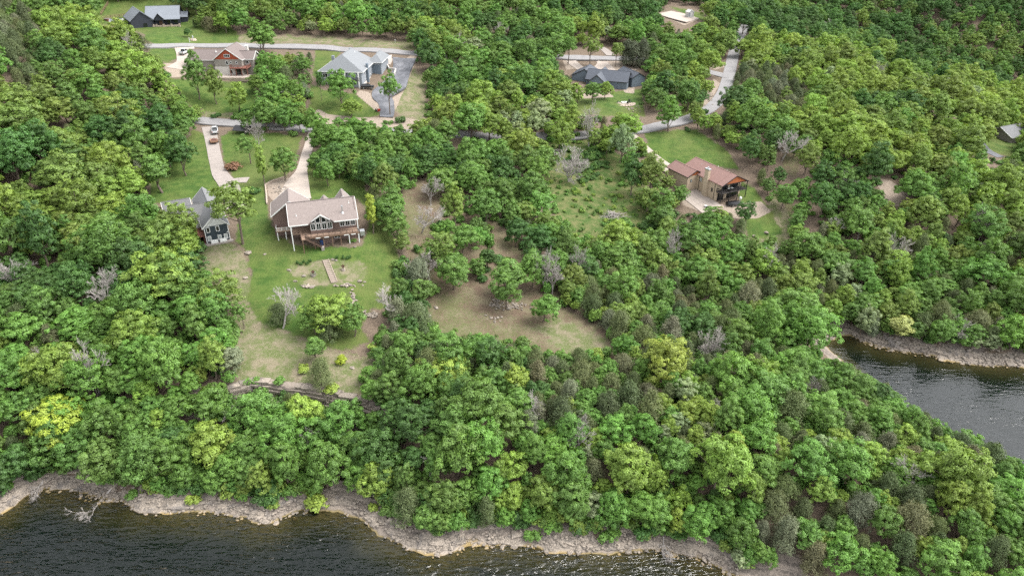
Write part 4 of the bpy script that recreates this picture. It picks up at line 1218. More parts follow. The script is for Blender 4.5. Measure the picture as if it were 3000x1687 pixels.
def rail(h, pts, z, hgt=1.0, mat_='black_metal', post_every=1.4, name='railing', balusters=0):
    root = None
    mb = MB()
    for (a, b) in zip(pts[:-1], pts[1:]):
        a, b = np.array(a, float), np.array(b, float)
        mb.bar((a[0], a[1], z + hgt), (b[0], b[1], z + hgt), 0.09, 0.06)
        mb.bar((a[0], a[1], z + 0.12), (b[0], b[1], z + 0.12), 0.05, 0.04)
        L = np.linalg.norm(b - a)
        if balusters:
            n = int(L / balusters)
            for i in range(1, n):
                p = a + (b - a) * i / n
                mb.bar((p[0], p[1], z + 0.12), (p[0], p[1], z + hgt), 0.025)
    root = mb.build(name, M[mat_], h)
    for (a, b) in zip(pts[:-1], pts[1:]):
        a, b = np.array(a, float), np.array(b, float)
        n = max(1, int(round(np.linalg.norm(b - a) / post_every)))
        for i in range(n + 1):
            p = a + (b - a) * i / n
            MB().bar((p[0], p[1], z), (p[0], p[1], z + hgt + 0.05), 0.09).build('post', M[mat_], root)
    return root

def vent(h, p, r=0.06, hgt=0.5, mat_='white_paint'):
    MB().cyl(p, (p[0], p[1], p[2] + hgt), r, r, 8).cyl((p[0], p[1], p[2] - 0.1), (p[0], p[1], p[2] + 0.1), r * 3.0, r * 1.4, 8).build('roof_vent', M[mat_], h)

# ---------------- brown house with the glazed gable (nearest to the lawn)
H1 = empty('lake_house', (-52.33, 147.77, 0), math.radians(17.0), 'large brown house with taupe roof, glazed front gable and long deck', 'house', 'houses on the hillside')
ZE, ZR, ZD = 25.45, 29.1, 22.3
sl = (ZR - ZE) / 5.4
# main body: recessed porch at the left end, so the wall is built in two blocks under one roof
MB().prism([(4.6, 2.2, 18), (15.6, 2.2, 18), (15.6, 2.2, ZE + 2.2 * sl), (4.6, 2.2, ZE + 2.2 * sl)], (0, 8.4, 0)).build('wall', M['siding_brown'], H1)
MB().box(0.5, 4.6, 5.6, 10.6, 18, ZE + 0.1).build('wall', M['siding_brown'], H1)
MB().prism([(15.6, 2.2, ZE + 2.2 * sl), (15.6, 10.6, ZE), (15.6, 5.4, ZR), ], (-0.15, 0, 0)).build('gable', M['siding_brown'], H1)
MB().prism([(0.5, 5.6, ZE), (0.5, 10.6, ZE), (0.5, 5.4, ZR - 0.05)], (0.15, 0, 0)).build('gable', M['siding_brown'], H1)
rf = MB()
rf.slab([(0, 0, ZE), (4.35, 0, ZE), (4.35, 5.4, ZR), (0, 5.4, ZR)], 0.2)
rf.slab([(10.25, 0, ZE), (15.95, 0, ZE), (15.95, 5.4, ZR), (10.25, 5.4, ZR)], 0.2)
rf.slab([(4.35, 0, ZE), (7.3, 2.5, ZE + 2.5 * sl), (10.25, 0, ZE), (10.25, 5.4, ZR), (4.35, 5.4, ZR)], 0.2)
rf.slab([(0, 10.9, ZE), (15.95, 10.9, ZE), (15.95, 5.4, ZR), (0, 5.4, ZR)], 0.2)
R1 = rf.build('roof', M['shingle_taupe'], H1)
MB().bar((0, -0.03, ZE - 0.12), (4.3, -0.03, ZE - 0.12), 0.09, 0.24).bar((10.3, -0.03, ZE - 0.12), (15.95, -0.03, ZE - 0.12), 0.09, 0.24).bar((16.0, 0, ZE - 0.12), (16.0, 5.4, ZR - 0.12), 0.09, 0.26).bar((16.0, 10.9, ZE - 0.12), (16.0, 5.4, ZR - 0.12), 0.09, 0.26).bar((-0.05, 0, ZE - 0.12), (-0.05, 5.4, ZR - 0.12), 0.09, 0.26).build('fascia', M['white_paint'], R1)
MB().bar((-0.0, 5.4, ZR + 0.03), (15.95, 5.4, ZR + 0.03), 0.30, 0.06).build('ridge_cap', M['shingle_mauve'], R1)
# glazed gable
gz, gx0, gx1, gc = 27.15, 4.35, 10.25, 7.3
gy = 0.75
def back_y(z): return (z - ZE) / sl
g = MB()
for xa in (gx0, gx1):
    ea = 25.2
    g.slab([(xa, gy, ea), (gc, gy, gz), (gc, back_y(gz) + 0.35, gz), (xa, back_y(ea) + 0.5, ea)], 0.18)
RG = g.build('roof', M['shingle_taupe'], H1)
MB().bar((gx0 - 0.05, gy - 0.05, 25.1), (gc, gy - 0.05, gz - 0.05), 0.1, 0.26).bar((gx1 + 0.05, gy - 0.05, 25.1), (gc, gy - 0.05, gz - 0.05), 0.1, 0.26).build('fascia', M['white_paint'], RG)
MB().prism([(4.7, 1.3, 18.2), (9.95, 1.3, 18.2), (9.95, 1.3, 25.25), (gc, 1.3, 26.95), (4.7, 1.3, 25.25)], (0, 1.1, 0)).build('bay_wall', M['siding_brown'], H1)
for i in range(4):
    win(H1, 'S', 4.80 + i * 1.30, 23.15, 1.14, 1.7, 1.3, 2)
win(H1, 'S', 5.0, 24.98, 0.92, 0.6, 1.3, shape=(0.28, 0.80), fw=0.08)
win(H1, 'S', 6.05, 24.98, 1.12, 1.6, 1.3, shape=(0.95, 1.62), fw=0.10)
win(H1, 'S', 7.43, 24.98, 1.12, 1.6, 1.3, shape=(1.62, 0.95), fw=0.10)
win(H1, 'S', 8.68, 24.98, 0.92, 0.6, 1.3, shape=(0.80, 0.28), fw=0.08)
for i in range(3):
    win(H1, 'S', 11.65 + i * 1.28, 22.98, 1.14, 1.5, 2.2, 2)
# rear gables and the garage wing on the left
gable_block(H1, -3.7, 4.9, 7.2, 15.4, 18.5, 25.5, 28.75, 'y', 'siding_brown', 'shingle_taupe', None, 0.4, 0.35)
gable_block(H1, 7.2, 10.6, 8.5, 11.8, 20, 25.6, 27.4, 'y', 'siding_brown', 'shingle_taupe', None, 0.25, 0.3)
gable_block(H1, 11.0, 15.75, 8.2, 12.4, 20, 25.5, 28.4, 'y', 'siding_brown', 'shingle_taupe', None, 0.3, 0.3)
# decks
dk = MB().box(2.4, 15.75, -0.5, 2.2, ZD - 0.22, ZD).box(2.4, 3.3, -1.45, -0.5, ZD - 0.22, ZD).box(0.45, 4.6, 2.2, 5.6, ZD - 0.22, ZD)
DK = dk.build('deck', M['deck_wood'], H1)
MB().box(2.3, 15.85, -0.56, -0.5, ZD - 0.42, ZD - 0.02).build('deck_fascia', M['timber_post'], DK)
for xx in (5.6, 7.6, 12.2, 13.9):
    MB().box(xx, xx + 1.1, -0.62, -0.5, ZD - 0.55, ZD - 0.35).build('deck_beam', M['white_paint'], DK)
rail(H1, [(3.3, -0.45), (15.7, -0.45)], ZD, 0.75, post_every=1.32)
rail(H1, [(15.7, -0.45), (15.7, 2.1)], ZD, 0.75, post_every=1.3)
rail(H1, [(2.42, -1.4), (2.42, 2.2)], ZD, 0.75, 'deck_wood', 1.2)
rail(H1, [(0.5, 2.2), (2.4, 2.2)], ZD, 0.75, 'deck_wood', 0.95)
for (px_, py_, mt) in ((0.35, 0.12, 'white_paint'), (15.7, -0.2, 'white_paint'), (13.4, -0.2, 'white_paint')):
    MB().box(px_ - 0.11, px_ + 0.11, py_ - 0.11, py_ + 0.11, 17.5, ZE if px_ != 13.4 else ZD - 0.2).build('porch_post', M[mt], H1)
for px_ in (5.2, 7.4, 9.4, 11.4):
    MB().box(px_ - 0.09, px_ + 0.09, -0.35, -0.17, 17.5, ZD - 0.2).build('deck_post', M['timber_post'], H1)
MB().box(2.5, 2.68, -1.35, -1.17, 17.5, ZD - 0.2).build('deck_post', M['timber_post'], H1)
# stairs down from the deck, step by step
st = MB().bar((3.25, -1.35, ZD - 0.12), (6.7, -1.05, 19.5), 0.08, 0.28).bar((3.25, -0.6, ZD - 0.12), (6.7, -0.3, 19.5), 0.08, 0.28).build('stair', M['stair_brown'], H1)
for i in range(14):
    u = (i + 0.5) / 14
    x_ = 3.25 + 3.45 * u; z_ = ZD - 0.05 + (19.55 - ZD) * u; yy = -1.33 + 0.3 * u
    MB().box(x_ - 0.13, x_ + 0.13, yy, yy + 0.72, z_ - 0.05, z_).build('tread', M['stair_brown'], st)
for yy in (-1.35, -0.6):
    MB().bar((3.25, yy, ZD + 0.75), (6.7, yy + 0.3, 20.3), 0.07).bar((3.25, yy, ZD + 0.35), (6.7, yy + 0.3, 19.95), 0.05).build('handrail', M['black_metal'], st)
    for u in (0, 0.33, 0.66, 1):
        MB().bar((3.25 + 3.45 * u, yy + 0.3 * u, ZD - 0.1 - 2.75 * u), (3.25 + 3.45 * u, yy + 0.3 * u, ZD + 0.78 - 2.75 * u), 0.08).build('post', M['stair_brown'], st)
MB().box(6.6, 7.3, -1.25, -0.15, 18.6, 19.55).build('landing_slab', M['concrete'], H1)
win(H1, 'S', 10.0, 20.1, 1.5, 1.0, 2.2, 2)
MB().box(4.4, 15.7, 2.12, 2.2, 17.8, 19.6).build('foundation', M['foundation'], H1)
# left porch
LP = MB().box(-3.3, 0.45, 4.9, 7.2, ZD - 0.22, ZD).build('porch_deck', M['deck_wood'], H1)
rail(H1, [(-3.25, 7.1), (-3.25, 4.95), (0.4, 4.95)], ZD, 0.8, 'white_paint', 1.2, balusters=0.12)
for px_ in (-3.1, -1.2):
    MB().box(px_ - 0.1, px_ + 0.1, 5.0, 5.2, 18, ZD - 0.2).build('deck_post', M['white_paint'], H1)
MB().cyl((12.6, 1.9, 26.2), (12.6, 1.9, 28.2), 0.14, 0.14, 10).cyl((12.6, 1.9, 28.2), (12.6, 1.9, 28.45), 0.24, 0.2, 10).cyl((12.6, 1.9, 26.5), (12.6, 1.9, 26.9), 0.45, 0.16, 10).build('flue', M['galv'], H1)
vent(H1, (1.9, 2.2, 26.9)); vent(H1, (14.4, 4.0, 28.1))
MB().box(16.2, 17.3, 1.4, 2.9, 20.2, 21.4).build('air_unit', M['galv'], H1)

# ---------------- navy house
H2 = empty('navy_house', (-73.34, 149.64, 0), math.radians(28.5), 'navy blue house with white gable end and grey shingle roof', 'house', 'houses on the hillside')
gable_block(H2, 0, 5.35, 0, 19.6, 17.5, 24.05, 26.65, 'y', 'siding_navy', 'shingle_grey', 'siding_white', 0.42, 0.35)
gable_block(H2, -3.2, 2.5, 5.6, 14.5, 17.5, 23.9, 26.1, 'x', 'siding_navy', 'shingle_streaked', None, 0.35, 0.1)
gable_block(H2, -7.2, -1.4, 8.0, 19.0, 17.5, 24.0, 26.7, 'x', 'siding_navy', 'shingle_streaked', None, 0.4, 0.4)
MB().box(-0.03, 0.14, -0.06, 0.08, 17.6, 24.0).build('corner_board', M['white_paint'], H2); MB().box(5.21, 5.38, -0.06, 0.08, 17.6, 24.0).build('corner_board', M['white_paint'], H2)
for a, z in ((0.42, 22.55), (2.55, 22.5)): win(H2, 'S', a, z, 0.85, 1.4, 0, 1, fw=0.13)
for a, z in ((0.35, 20.3), (2.65, 20.2), (4.05, 20.2)): win(H2, 'S', a, z, 0.85, 1.35, 0, 1, 'blind', fw=0.13)
MB().box(2.45, 2.85, -0.05, 0.0, 25.4, 25.95).build('gable_vent', M['white_paint'], H2)
for a in (-2.4, -1.2): win(H2, 'S', a, 22.2, 0.95, 1.35, 5.6, 1, fw=0.12)
MB().box(-3.0, 2.4, 5.5, 5.6, 21.9, 23.8).build('trim_band', M['white_paint'], H2)
MB().box(-2.6, -0.1, 0.4, 5.4, 21.6, 21.85).build('deck', M['deck_red'], H2)
rail(H2, [(-2.55, 5.3), (-2.55, 0.45), (-0.1, 0.45)], 21.85, 0.85, 'deck_red', 1.2)
for xx, yy in ((-2.45, 0.6), (-0.3, 0.6)): MB().box(xx - 0.08, xx + 0.08, yy - 0.08, yy + 0.08, 17.5, 21.6).build('deck_post', M['deck_red'], H2)
MB().box(-1.2, 5.9, -1.0, 0.0, 18.4, 19.85).build('patio_slab', M['concrete'], H2)
for a in (0.9, 2.9): MB().box(a, a + 1.6, -0.75, -0.3, 19.85, 20.3).box(a, a + 1.6, -0.36, -0.28, 20.3, 20.65).build('bench', M['white_paint'], H2)
MB().cyl((5.0, -0.12, 21.9), (5.0, -0.05, 21.9), 0.14).build('meter', M['white_paint'], H2)

# ---------------- house with the red metal roof
H3 = empty('red_roof_house', (62.0, 192.9, 0), math.radians(27), 'tan house with red metal roof, orange gables and dark covered deck', 'house', 'houses on the hillside')
gable_block(H3, 0.35, 9.9, 2.6, 18.8, 11.5, 18.95, 21.2, 'y', 'siding_tan', 'metal_red', None, 0.45, 0.05, trim='metal_red')
rf = MB()
for xa in (-0.1, 10.35): rf.slab([(xa, 0, 18.93), (xa, 2.62, 18.93), (5.12, 2.62, 21.41), (5.12, 0, 21.41)], 0.2)
R3 = rf.build('roof', M['metal_red'], H3)
MB().prism([(0.6, 0.25, 19.1), (9.65, 0.25, 19.1), (5.12, 0.25, 21.15)], (0, 0.1, 0)).build('gable', M['cedar_orange'], H3)
MB().bar((-0.12, -0.03, 18.8), (5.12, -0.03, 21.3), 0.08, 0.24).bar((10.37, -0.03, 18.8), (5.12, -0.03, 21.3), 0.08, 0.24).build('fascia', M['black_metal'], R3)
MB().bar((0.2, 0.2, 19.0), (9.95, 0.2, 19.0), 0.18, 0.25).build('beam', M['black_metal'], H3)
gable_block(H3, -3.4, 2.4, 11.6, 21.2, 11.8, 18.6, 20.1, 'y', 'siding_tan', 'metal_red', 'cedar_orange', 0.5, 0.5, trim='black_metal')
MB().box(-0.55, 0.35, 6.2, 7.8, 12, 21.9).build('chimney', M['siding_tan'], H3); MB().box(-0.65, 0.45, 6.1, 7.9, 21.9, 22.2).cyl((-0.1, 7, 22.2), (-0.1, 7, 22.7), 0.25).build('chimney_cap', M['galv'], H3)
MB().box(0.2, 10.0, 0.2, 2.6, 16.25, 16.5).build('deck', M['deck_dark'], H3)
rail(H3, [(0.25, 2.5), (0.25, 0.25), (9.95, 0.25), (9.95, 2.5)], 16.5, 0.95, 'black_metal', 2.4, balusters=0.14)
for xx in (0.25, 3.5, 6.7, 9.95): MB().box(xx - 0.09, xx + 0.09, 0.15, 0.33, 11.5, 19.0).build('deck_post', M['black_metal'], H3)
MB().box(2.2, 4.6, 2.5, 2.62, 16.5, 18.6).build('sliding_door', M['glass_dark'], H3); MB().box(5.6, 8.6, 2.5, 2.62, 16.5, 18.6).build('sliding_door', M['glass_dark'], H3)
MB().box(1.0, 3.4, 2.5, 2.62, 13.2, 15.6).build('lower_door', M['glass_dark'], H3); MB().box(4.6, 8.8, 2.5, 2.62, 13.2, 15.6).build('lower_door', M['glass_dark'], H3)
win(H3, 'W', 9.4, 17.0, 0.9, 1.3, 0.35, 1, 'blind', 'galv'); win(H3, 'W', 4.2, 15.6, 0.7, 1.2, 0.35, 1, 'glass_dark', 'black_metal'); win(H3, 'S', 0.6, 16.9, 0.6, 1.0, 11.6, 1, 'glass_dark', 'black_metal'); win(H3, 'S', -2.3, 16.6, 0.7, 0.9, 11.6, 1, 'blind', 'black_metal')
for yy in (3.4, 10.5): MB().bar((0.28, yy, 12), (0.28, yy, 18.6), 0.1).build('downspout', M['black_metal'], H3)
for p in ((5.6, 5.0, 21.2), (5.7, 9, 21.2), (3.6, 14, 20.6)): vent(H3, p, 0.06, 0.4, 'white_paint')

# ---------------- house with the orange-red shake gable
H4 = empty('orange_gable_house', (-107.08, 267.24, 0), math.radians(1.5), 'house with orange shake gable, mauve roof, white stone base and wooden deck', 'house', 'houses on the hillside')
gable_block(H4, -6.1, 4.1, 2, 14.5, 31, 38.6, 42.4, 'y', 'siding_greige', 'shingle_mauve', 'shake_red', 0.5, 0.5, gends=(1, 0))
gable_block(H4, -17.0, -3.0, 4.0, 15.0, 30.5, 38.0, 40.7, 'x', 'siding_greige', 'shingle_mauve', None, 0.4, 0.4)
gable_block(H4, 2.0, 7.6, 4.6, 12.5, 31, 38.2, 40.4, 'x', 'siding_greige', 'shingle_mauve', None, 0.35, 0.4)
MB().box(-6.2, 4.2, 1.88, 2.0, 30, 35.9).build('stone_base', M['white_stone'], H4)
win(H4, 'S', -2.1, 39.3, 2.2, 1.15, 1.97, 3, fw=0.14); win(H4, 'S', -1.9, 36.6, 0.95, 1.45, 2.0, 1, fw=0.13); win(H4, 'S', -0.35, 37.0, 0.75, 0.85, 2.0, 1, fw=0.13); win(H4, 'S', 1.8, 37.0, 0.75, 0.9, 2.0, 1, fw=0.13); win(H4, 'S', -0.8, 33.4, 0.8, 1.2, 1.88, 1, frame='black_metal', fw=0.08)
win(H4, 'S', 4.5, 36.3, 1.5, 1.5, 4.6, 2, fw=0.14)
MB().box(0.0, 6.6, -0.4, 2.0, 35.6, 35.85).box(4.1, 6.6, 2.0, 4.6, 35.6, 35.85).build('deck', M['deck_red'], H4)
rail(H4, [(0.05, 2.0), (0.05, -0.35), (6.55, -0.35), (6.55, 4.5)], 35.85, 0.9, 'deck_red', 1.6, balusters=0.15)
for xx in (0.15, 2.2, 4.3, 6.4): MB().box(xx - 0.1, xx + 0.1, -0.3, -0.1, 30.5, 35.6).build('deck_post', M['deck_red'], H4)
MB().box(1.2, 3.6, 1.8, 1.9, 33.0, 35.2).build('patio_door', M['glass_dark'], H4)
MB().box(4.1, 5.0, 8.5, 9.6, 38, 42.3).build('chimney', M['white_stone'], H4); MB().box(4.0, 5.1, 8.4, 9.7, 42.3, 42.5).build('chimney_cap', M['white_paint'], H4)
MB().box(-5.2, 7.6, -2.6, 1.9, 31.0, 33.0).build('patio', M['concrete_new'], H4)
for i in range(26):
    x_ = -5.2 + i * 0.5
    for j in range(3): MB().box(x_ + 0.02 + 0.2 * (j % 2), x_ + 0.48 + 0.2 * (j % 2), -2.95, -2.6 + 0.04 * ((i + j) % 2), 31.6 + j * 0.42, 32.0 + j * 0.42).build('wall_stone', M['house_stone'], H4)
for i in range(6): vent(H4, (-15.5 + i * 2.0, 10.0, 40.6), 0.05, 0.12, 'black_metal')
vent(H4, (-6.9, 7.6, 40.2), 0.12, 0.7)

# ---------------- grey blue house with the hipped roof
def hip(h, x0, x1, y0, y1, ze, zr, ya, yb, rm, th=0.2, ov=0.5):
    c_ = (x0 + x1) / 2
    a0, a1, b0, b1 = x0 - ov, x1 + ov, y0 - ov, y1 + ov
    r_ = MB()
    r_.slab([(a0, b0, ze), (a1, b0, ze), (c_, ya, zr)], th)
    r_.slab([(a0, b1, ze), (a1, b1, ze), (c_, yb, zr)], th)
    r_.slab([(a0, b0, ze), (c_, ya, zr), (c_, yb, zr), (a0, b1, ze)], th)
    r_.slab([(a1, b0, ze), (c_, ya, zr), (c_, yb, zr), (a1, b1, ze)], th)
    o_ = r_.build('roof', M[rm], h)
    MB().bar((a0, b0 - 0.03, ze - 0.12), (a1, b0 - 0.03, ze - 0.12), 0.08, 0.24).bar((a1 + 0.03, b0, ze - 0.12), (a1 + 0.03, b1, ze - 0.12), 0.08, 0.24).bar((a0 - 0.03, b0, ze - 0.12), (a0 - 0.03, b1, ze - 0.12), 0.08, 0.24).build('fascia', M['white_paint'], o_)
    MB().bar((c_, ya, zr + 0.02), (c_, yb, zr + 0.02), 0.3, 0.06).build('ridge_cap', M[rm], o_)
    return o_
H5 = empty('grey_blue_house', (-72.1, 262.6, 0), math.radians(-3), 'grey blue two storey house with broad hipped roof beside black driveway', 'house', 'houses on the hillside')
MB().box(0, 15.6, 1.2, 21, 28, 36.0).build('wall', M['siding_bluegrey'], H5)
MB().box(10.4, 15.6, 0, 1.3, 28, 36.0).build('porch_wall', M['siding_bluegrey'], H5)
hip(H5, -0.2, 15.8, 0.2, 21, 36.0, 41.2, 4.5, 17.5, 'shingle_bluegrey')
MB().box(15.0, 19.2, 17.0, 30.0, 28, 36.2).build('garage_wall', M['siding_bluegrey'], H5)
hip(H5, 14.4, 19.4, 16.5, 30.2, 36.2, 38.8, 20, 27, 'shingle_bluegrey')
MB().box(15.6, 18.8, 16.9, 17.0, 31.5, 35.0).build('garage_door', M['siding_slate'], H5)
win(H5, 'S', 0.6, 33.4, 1.9, 1.6, 1.2, 2, fw=0.16); win(H5, 'S', 3.6, 33.4, 1.9, 1.6, 1.2, 2, fw=0.16); win(H5, 'S', 6.4, 33.4, 1.9, 1.6, 1.2, 2, fw=0.16); win(H5, 'S', 0.6, 30.4, 1.6, 1.3, 1.2, 2, fw=0.14)
for yy, zz in ((4.5, 33.6), (8.5, 33.6), (4.0, 31.0), (12.5, 31.2)): win(H5, 'E', yy, zz, 0.9, 1.4, 15.6, 1, fw=0.12)
MB().box(15.6, 15.68, 1.3, 21, 28, 31.4).build('stone_base', M['white_stone'], H5)
MB().box(8.3, 13.5, 0.9, 1.2, 30.4, 33.0).build('porch_opening', M['glass_dark'], H5); MB().box(6.0, 14.8, -1.0, 1.2, 33.0, 33.2).build('balcony', M['deck_dark'], H5)
for xx in (9.5, 14.6): MB().box(xx - 0.2, xx + 0.2, -0.95, -0.55, 28.5, 36.0).build('porch_column', M['white_paint'], H5)
rail(H5, [(6.05, -0.95), (14.75, -0.95)], 33.2, 0.9, 'black_metal', 1.6, balusters=0.15)
for p, q in (((0.9, 13.5), 38.9), ((6.0, 20.6), 40.6)): MB().box(p[0], p[0] + 1.0, p[1], p[1] + 1.0, 35, q).build('chimney', M['siding_bluegrey'], H5)
MB().box(15.7, 16.5, 6.8, 7.9, 28, 37.6).build('chimney', M['siding_slate'], H5)
for p in ((9.5, 15.5, 40.2), (11.2, 8, 38.8), (14.2, 5, 36.8)): vent(H5, p, 0.07, 0.3)

# ---------------- black house at the top of the hill
H6 = empty('black_house', (-165.4, 327.8, 0), math.radians(15), 'charcoal house with blue grey metal roof and stone fronted porch', 'house', 'houses on the hillside')
gable_block(H6, 0.0, 14.0, 2.6, 15.0, 38.0, 44.2, 48.0, 'x', 'siding_charcoal', 'metal_blue', None, 0.3, 0.35, trim='black_metal')
rf = MB(); rf.slab([(-0.3, -0.4, 43.6), (14.6, -0.4, 43.6), (14.6, 3.4, 44.9), (-0.3, 3.4, 44.9)], 0.18); rf.build('porch_roof', M['metal_blue'], H6)
gable_block(H6, 14.0, 17.0, 5.0, 13.5, 38, 43.6, 45.4, 'x', 'siding_charcoal', 'metal_blue', None, 0.3, 0.3, trim='black_metal')
gable_block(H6, 4.2, 7.6, -0.6, 5.0, 43.2, 44.0, 45.9, 'y', 'siding_charcoal', 'metal_blue', None, 0.3, 0.3, trim='black_metal')
MB().box(0.2, 14.2, -0.2, 0.3, 38.5, 41.1).build('porch_wall', M['house_stone'], H6)
MB().box(0.1, 14.4, -0.2, 2.6, 38.5, 40.4).build('porch_floor', M['concrete'], H6)
for xx in (0.3, 3.2, 4.4, 7.3, 10.6, 13.9):
    MB().box(xx - 0.35, xx + 0.35, -0.45, 0.25, 38.5, 41.6).build('stone_pier', M['house_stone'], H6); MB().box(xx - 0.13, xx + 0.13, -0.2, 0.06, 41.6, 43.6).build('porch_post', M['siding_charcoal'], H6)
for i in range(5): MB().box(4.8, 7.0, -0.5 - 0.42 * i, -0.05 - 0.42 * i, 38.4, 40.3 - 0.3 * i).build('step', M['house_stone'], H6)
MB().box(5.2, 6.6, 2.5, 2.62, 40.4, 43.2).build('front_door', M['timber_post'], H6)
for a in (1.2, 8.6, 11.6): win(H6, 'S', a, 41.2, 1.6, 1.5, 2.6, 2, frame='black_metal')
W6 = empty('garage_wing', (2.2, 2.0, 0), math.radians(20), parent=H6)
gable_block(W6, -8.8, 0.3, -2.2, 14.0, 38.0, 43.7, 47.4, 'y', 'siding_charcoal', 'metal_blue', None, 0.4, 0.4, trim='metal_blue')
win(W6, 'S', -4.0, 40.4, 1.7, 1.9, -2.2, 2, 'glass_dark', 'black_metal'); MB().box(-8.55, 0.4, -2.3, -2.2, 37.5, 39.8).build('stone_base', M['house_stone'], W6); MB().box(-8.6, -8.5, -2.2, 13, 37.5, 42.8).build('stone_wall', M['house_stone'], W6)
MB().cyl((0.8, 0.4, 43.6), (0.8, 0.4, 45.0), 0.25).build('flue', M['black_metal'], H6)

# ---------------- dark roofed house and its garage
H7 = empty('dark_roof_house', (24.0, 290.0, 0), math.radians(-18), 'slate roofed house half hidden behind oaks at the circular drive', 'house', 'houses on the hillside')
gable_block(H7, -2.0, 8.5, 8.0, 18.0, 22.5, 27.6, 30.2, 'y', 'siding_slate', 'metal_slate', None, 0.5, 0.4, trim='black_metal')
gable_block(H7, 5.0, 22.0, 4.0, 14.0, 22.5, 27.4, 30.4, 'x', 'siding_slate', 'metal_slate', None, 0.5, 0.4, trim='black_metal')
gable_block(H7, 7.0, 13.5, 0.0, 16.0, 22.5, 27.4, 30.0, 'y', 'siding_slate', 'metal_slate', None, 0.5, 0.4, trim='black_metal')
win(H7, 'S', 8.0, 24.6, 4.4, 2.2, 0.0, 3, 'glass_dark', 'black_metal')
H8 = empty('slate_garage', (44.0, 303.0, 0), math.radians(-68.5), 'slate blue garage with dark metal roof beside the stone pad', 'garage', 'houses on the hillside')
gable_block(H8, 0.3, 13.2, 0.0, 6.0, 23, 28.2, 29.9, 'x', 'siding_slate', 'metal_slate', None, 0.4, 0.4, trim='black_metal')
win(H8, 'S', 5.0, 26.6, 0.8, 0.8, 0.0, 1, 'glass_dark', 'black_metal')
H9 = empty('white_shed', (at(2020, 45, 36.5)[0], at(2020, 45, 36.5)[1], 36.0), math.radians(20), 'small white shed with gabled roof beside the pale parking pad', 'shed')
gable_block(H9, -1.7, 1.7, -1.6, 1.6, -1, 2.2, 3.2, 'y', 'siding_white', 'siding_white', None, 0.15, 0.15)
MB().box(-1.72, -0.6, -1.66, -1.6, 0, 1.9).build('door', M['siding_bluegrey'], H9)
H10 = empty('hidden_house', (at(2985, 420, 13)[0], at(2985, 420, 13)[1], 0), math.radians(25), 'pale grey roofed house behind trees at the far picture edge', 'house', 'houses on the hillside')
gable_block(H10, -6, 6, 0, 10, 8, 16.0, 18.5, 'x', 'siding_greige', 'shingle_grey', None, 0.5, 0.5)
win(H10, 'S', -3, 14.0, 1.6, 1.3, 0, 2)

# ------------------------------------------------------------------ single trees that stand out in the photograph
RH = np.random.default_rng(404)
def hero(kind, bx, by, h, rad, tint, label, cat='tree', proto=None, rz=None, name=None, group=None, tilt=(0, 0)):
    g = ground(bx, by)
    rz = RH.uniform(0, 6.28) if rz is None else rz
    lib, h0, r0 = {'broad': (BROAD, 10.0, 4.1), 'sparse': (SPARSE, 11.5, 4.1), 'slim': (SLIM, 9.0, 1.7), 'cedar': (CEDAR, 7.6, 2.2), 'bare': (BARE, 10.0, 4.0)}[kind]
    p = lib[(proto if proto is not None else int(RH.integers(len(lib)))) % len(lib)]
    sx, sz = rad / r0, h / h0
    nm = name or {'broad': 'broadleaf_tree', 'sparse': 'broadleaf_tree', 'slim': 'columnar_tree', 'cedar': 'cedar_tree', 'bare': 'bare_tree'}[kind]
    grp = group or {'bare': 'leafless grey trees', 'cedar': 'cedars growing wild on the slopes'}.get(kind, 'trees standing clear of the woods')
    return plant(nm, p, tuple(g), (sx, sx, sz), rz, None if kind == 'bare' else tint, label, 'bare tree' if kind == 'bare' else cat, grp, ('trunk', 'branches') if kind == 'bare' else ('crown', 'trunk'), tilt)

T_ = TINTS
hero('sparse', 712, 715, 15.5, 5.6, T_['olive green'], 'tall airy oak with forked trunk between navy and brown houses', proto=0)
hero('broad', 965, 975, 9.5, 4.4, T_['yellow-green'], 'yellow-green oak above dark thicket in the middle of the lawn', proto=1)
hero('broad', 925, 978, 7.0, 2.9, T_['mid green'], 'dark green tree at the left of the lawn thicket')
hero('cedar', 968, 992, 6.0, 2.3, CTINTS['dark olive'], 'dark brown cedar at the front of the lawn thicket', 'cedar')
hero('broad', 1040, 985, 7.0, 2.8, T_['mid green'], 'leafy tree at the right of the lawn thicket')
hero('bare', 826, 962, 11, 3.6, None, 'large silvery bare tree on the lawn below the brown house', proto=1)
hero('cedar', 822, 945, 4.6, 1.9, CTINTS['dark olive'], 'dark cedar behind the large silvery bare tree', 'cedar')
hero('bare', 1148, 940, 9, 3.0, None, 'pale bare tree leaning at the lawn edge beside the rock heap', proto=0)
hero('slim', 1094, 684, 10.5, 1.25, (0.27, 0.35, 0.04), 'slender golden yellow column tree right of the brown house', proto=0)
hero('slim', 925, 1062, 5.6, 1.4, T_['mid green'], 'small green tree at the middle of the dry bank', proto=1)
hero('cedar', 945, 1130, 6.2, 2.0, CTINTS['olive'], 'cedar on the bluff rim below the small green tree', 'cedar')
hero('broad', 680, 1095, 6.0, 3.0, (0.17, 0.20, 0.12), 'rounded grey-leaved tree at the left end of the bluff', proto=4)
hero('broad', 667, 915, 9.5, 4.0, T_['olive green'], 'oak with bare trunk on the left edge of the dry lawn', proto=5)
hero('sparse', 716, 962, 6.5, 1.8, T_['mid green'], 'thin young tree beside the left dry patch')
hero('slim', 640, 960, 9.5, 1.7, T_['yellow-green'], 'slim yellow-green tree left of the dry lawn', proto=1)
hero('broad', 660, 1010, 4.6, 2.4, T_['fresh green'], 'low bright tree at the lower left of the dry lawn')
hero('broad', 962, 545, 8.2, 2.7, T_['fresh green'], 'bright round tree right of the pale driveway', proto=4)
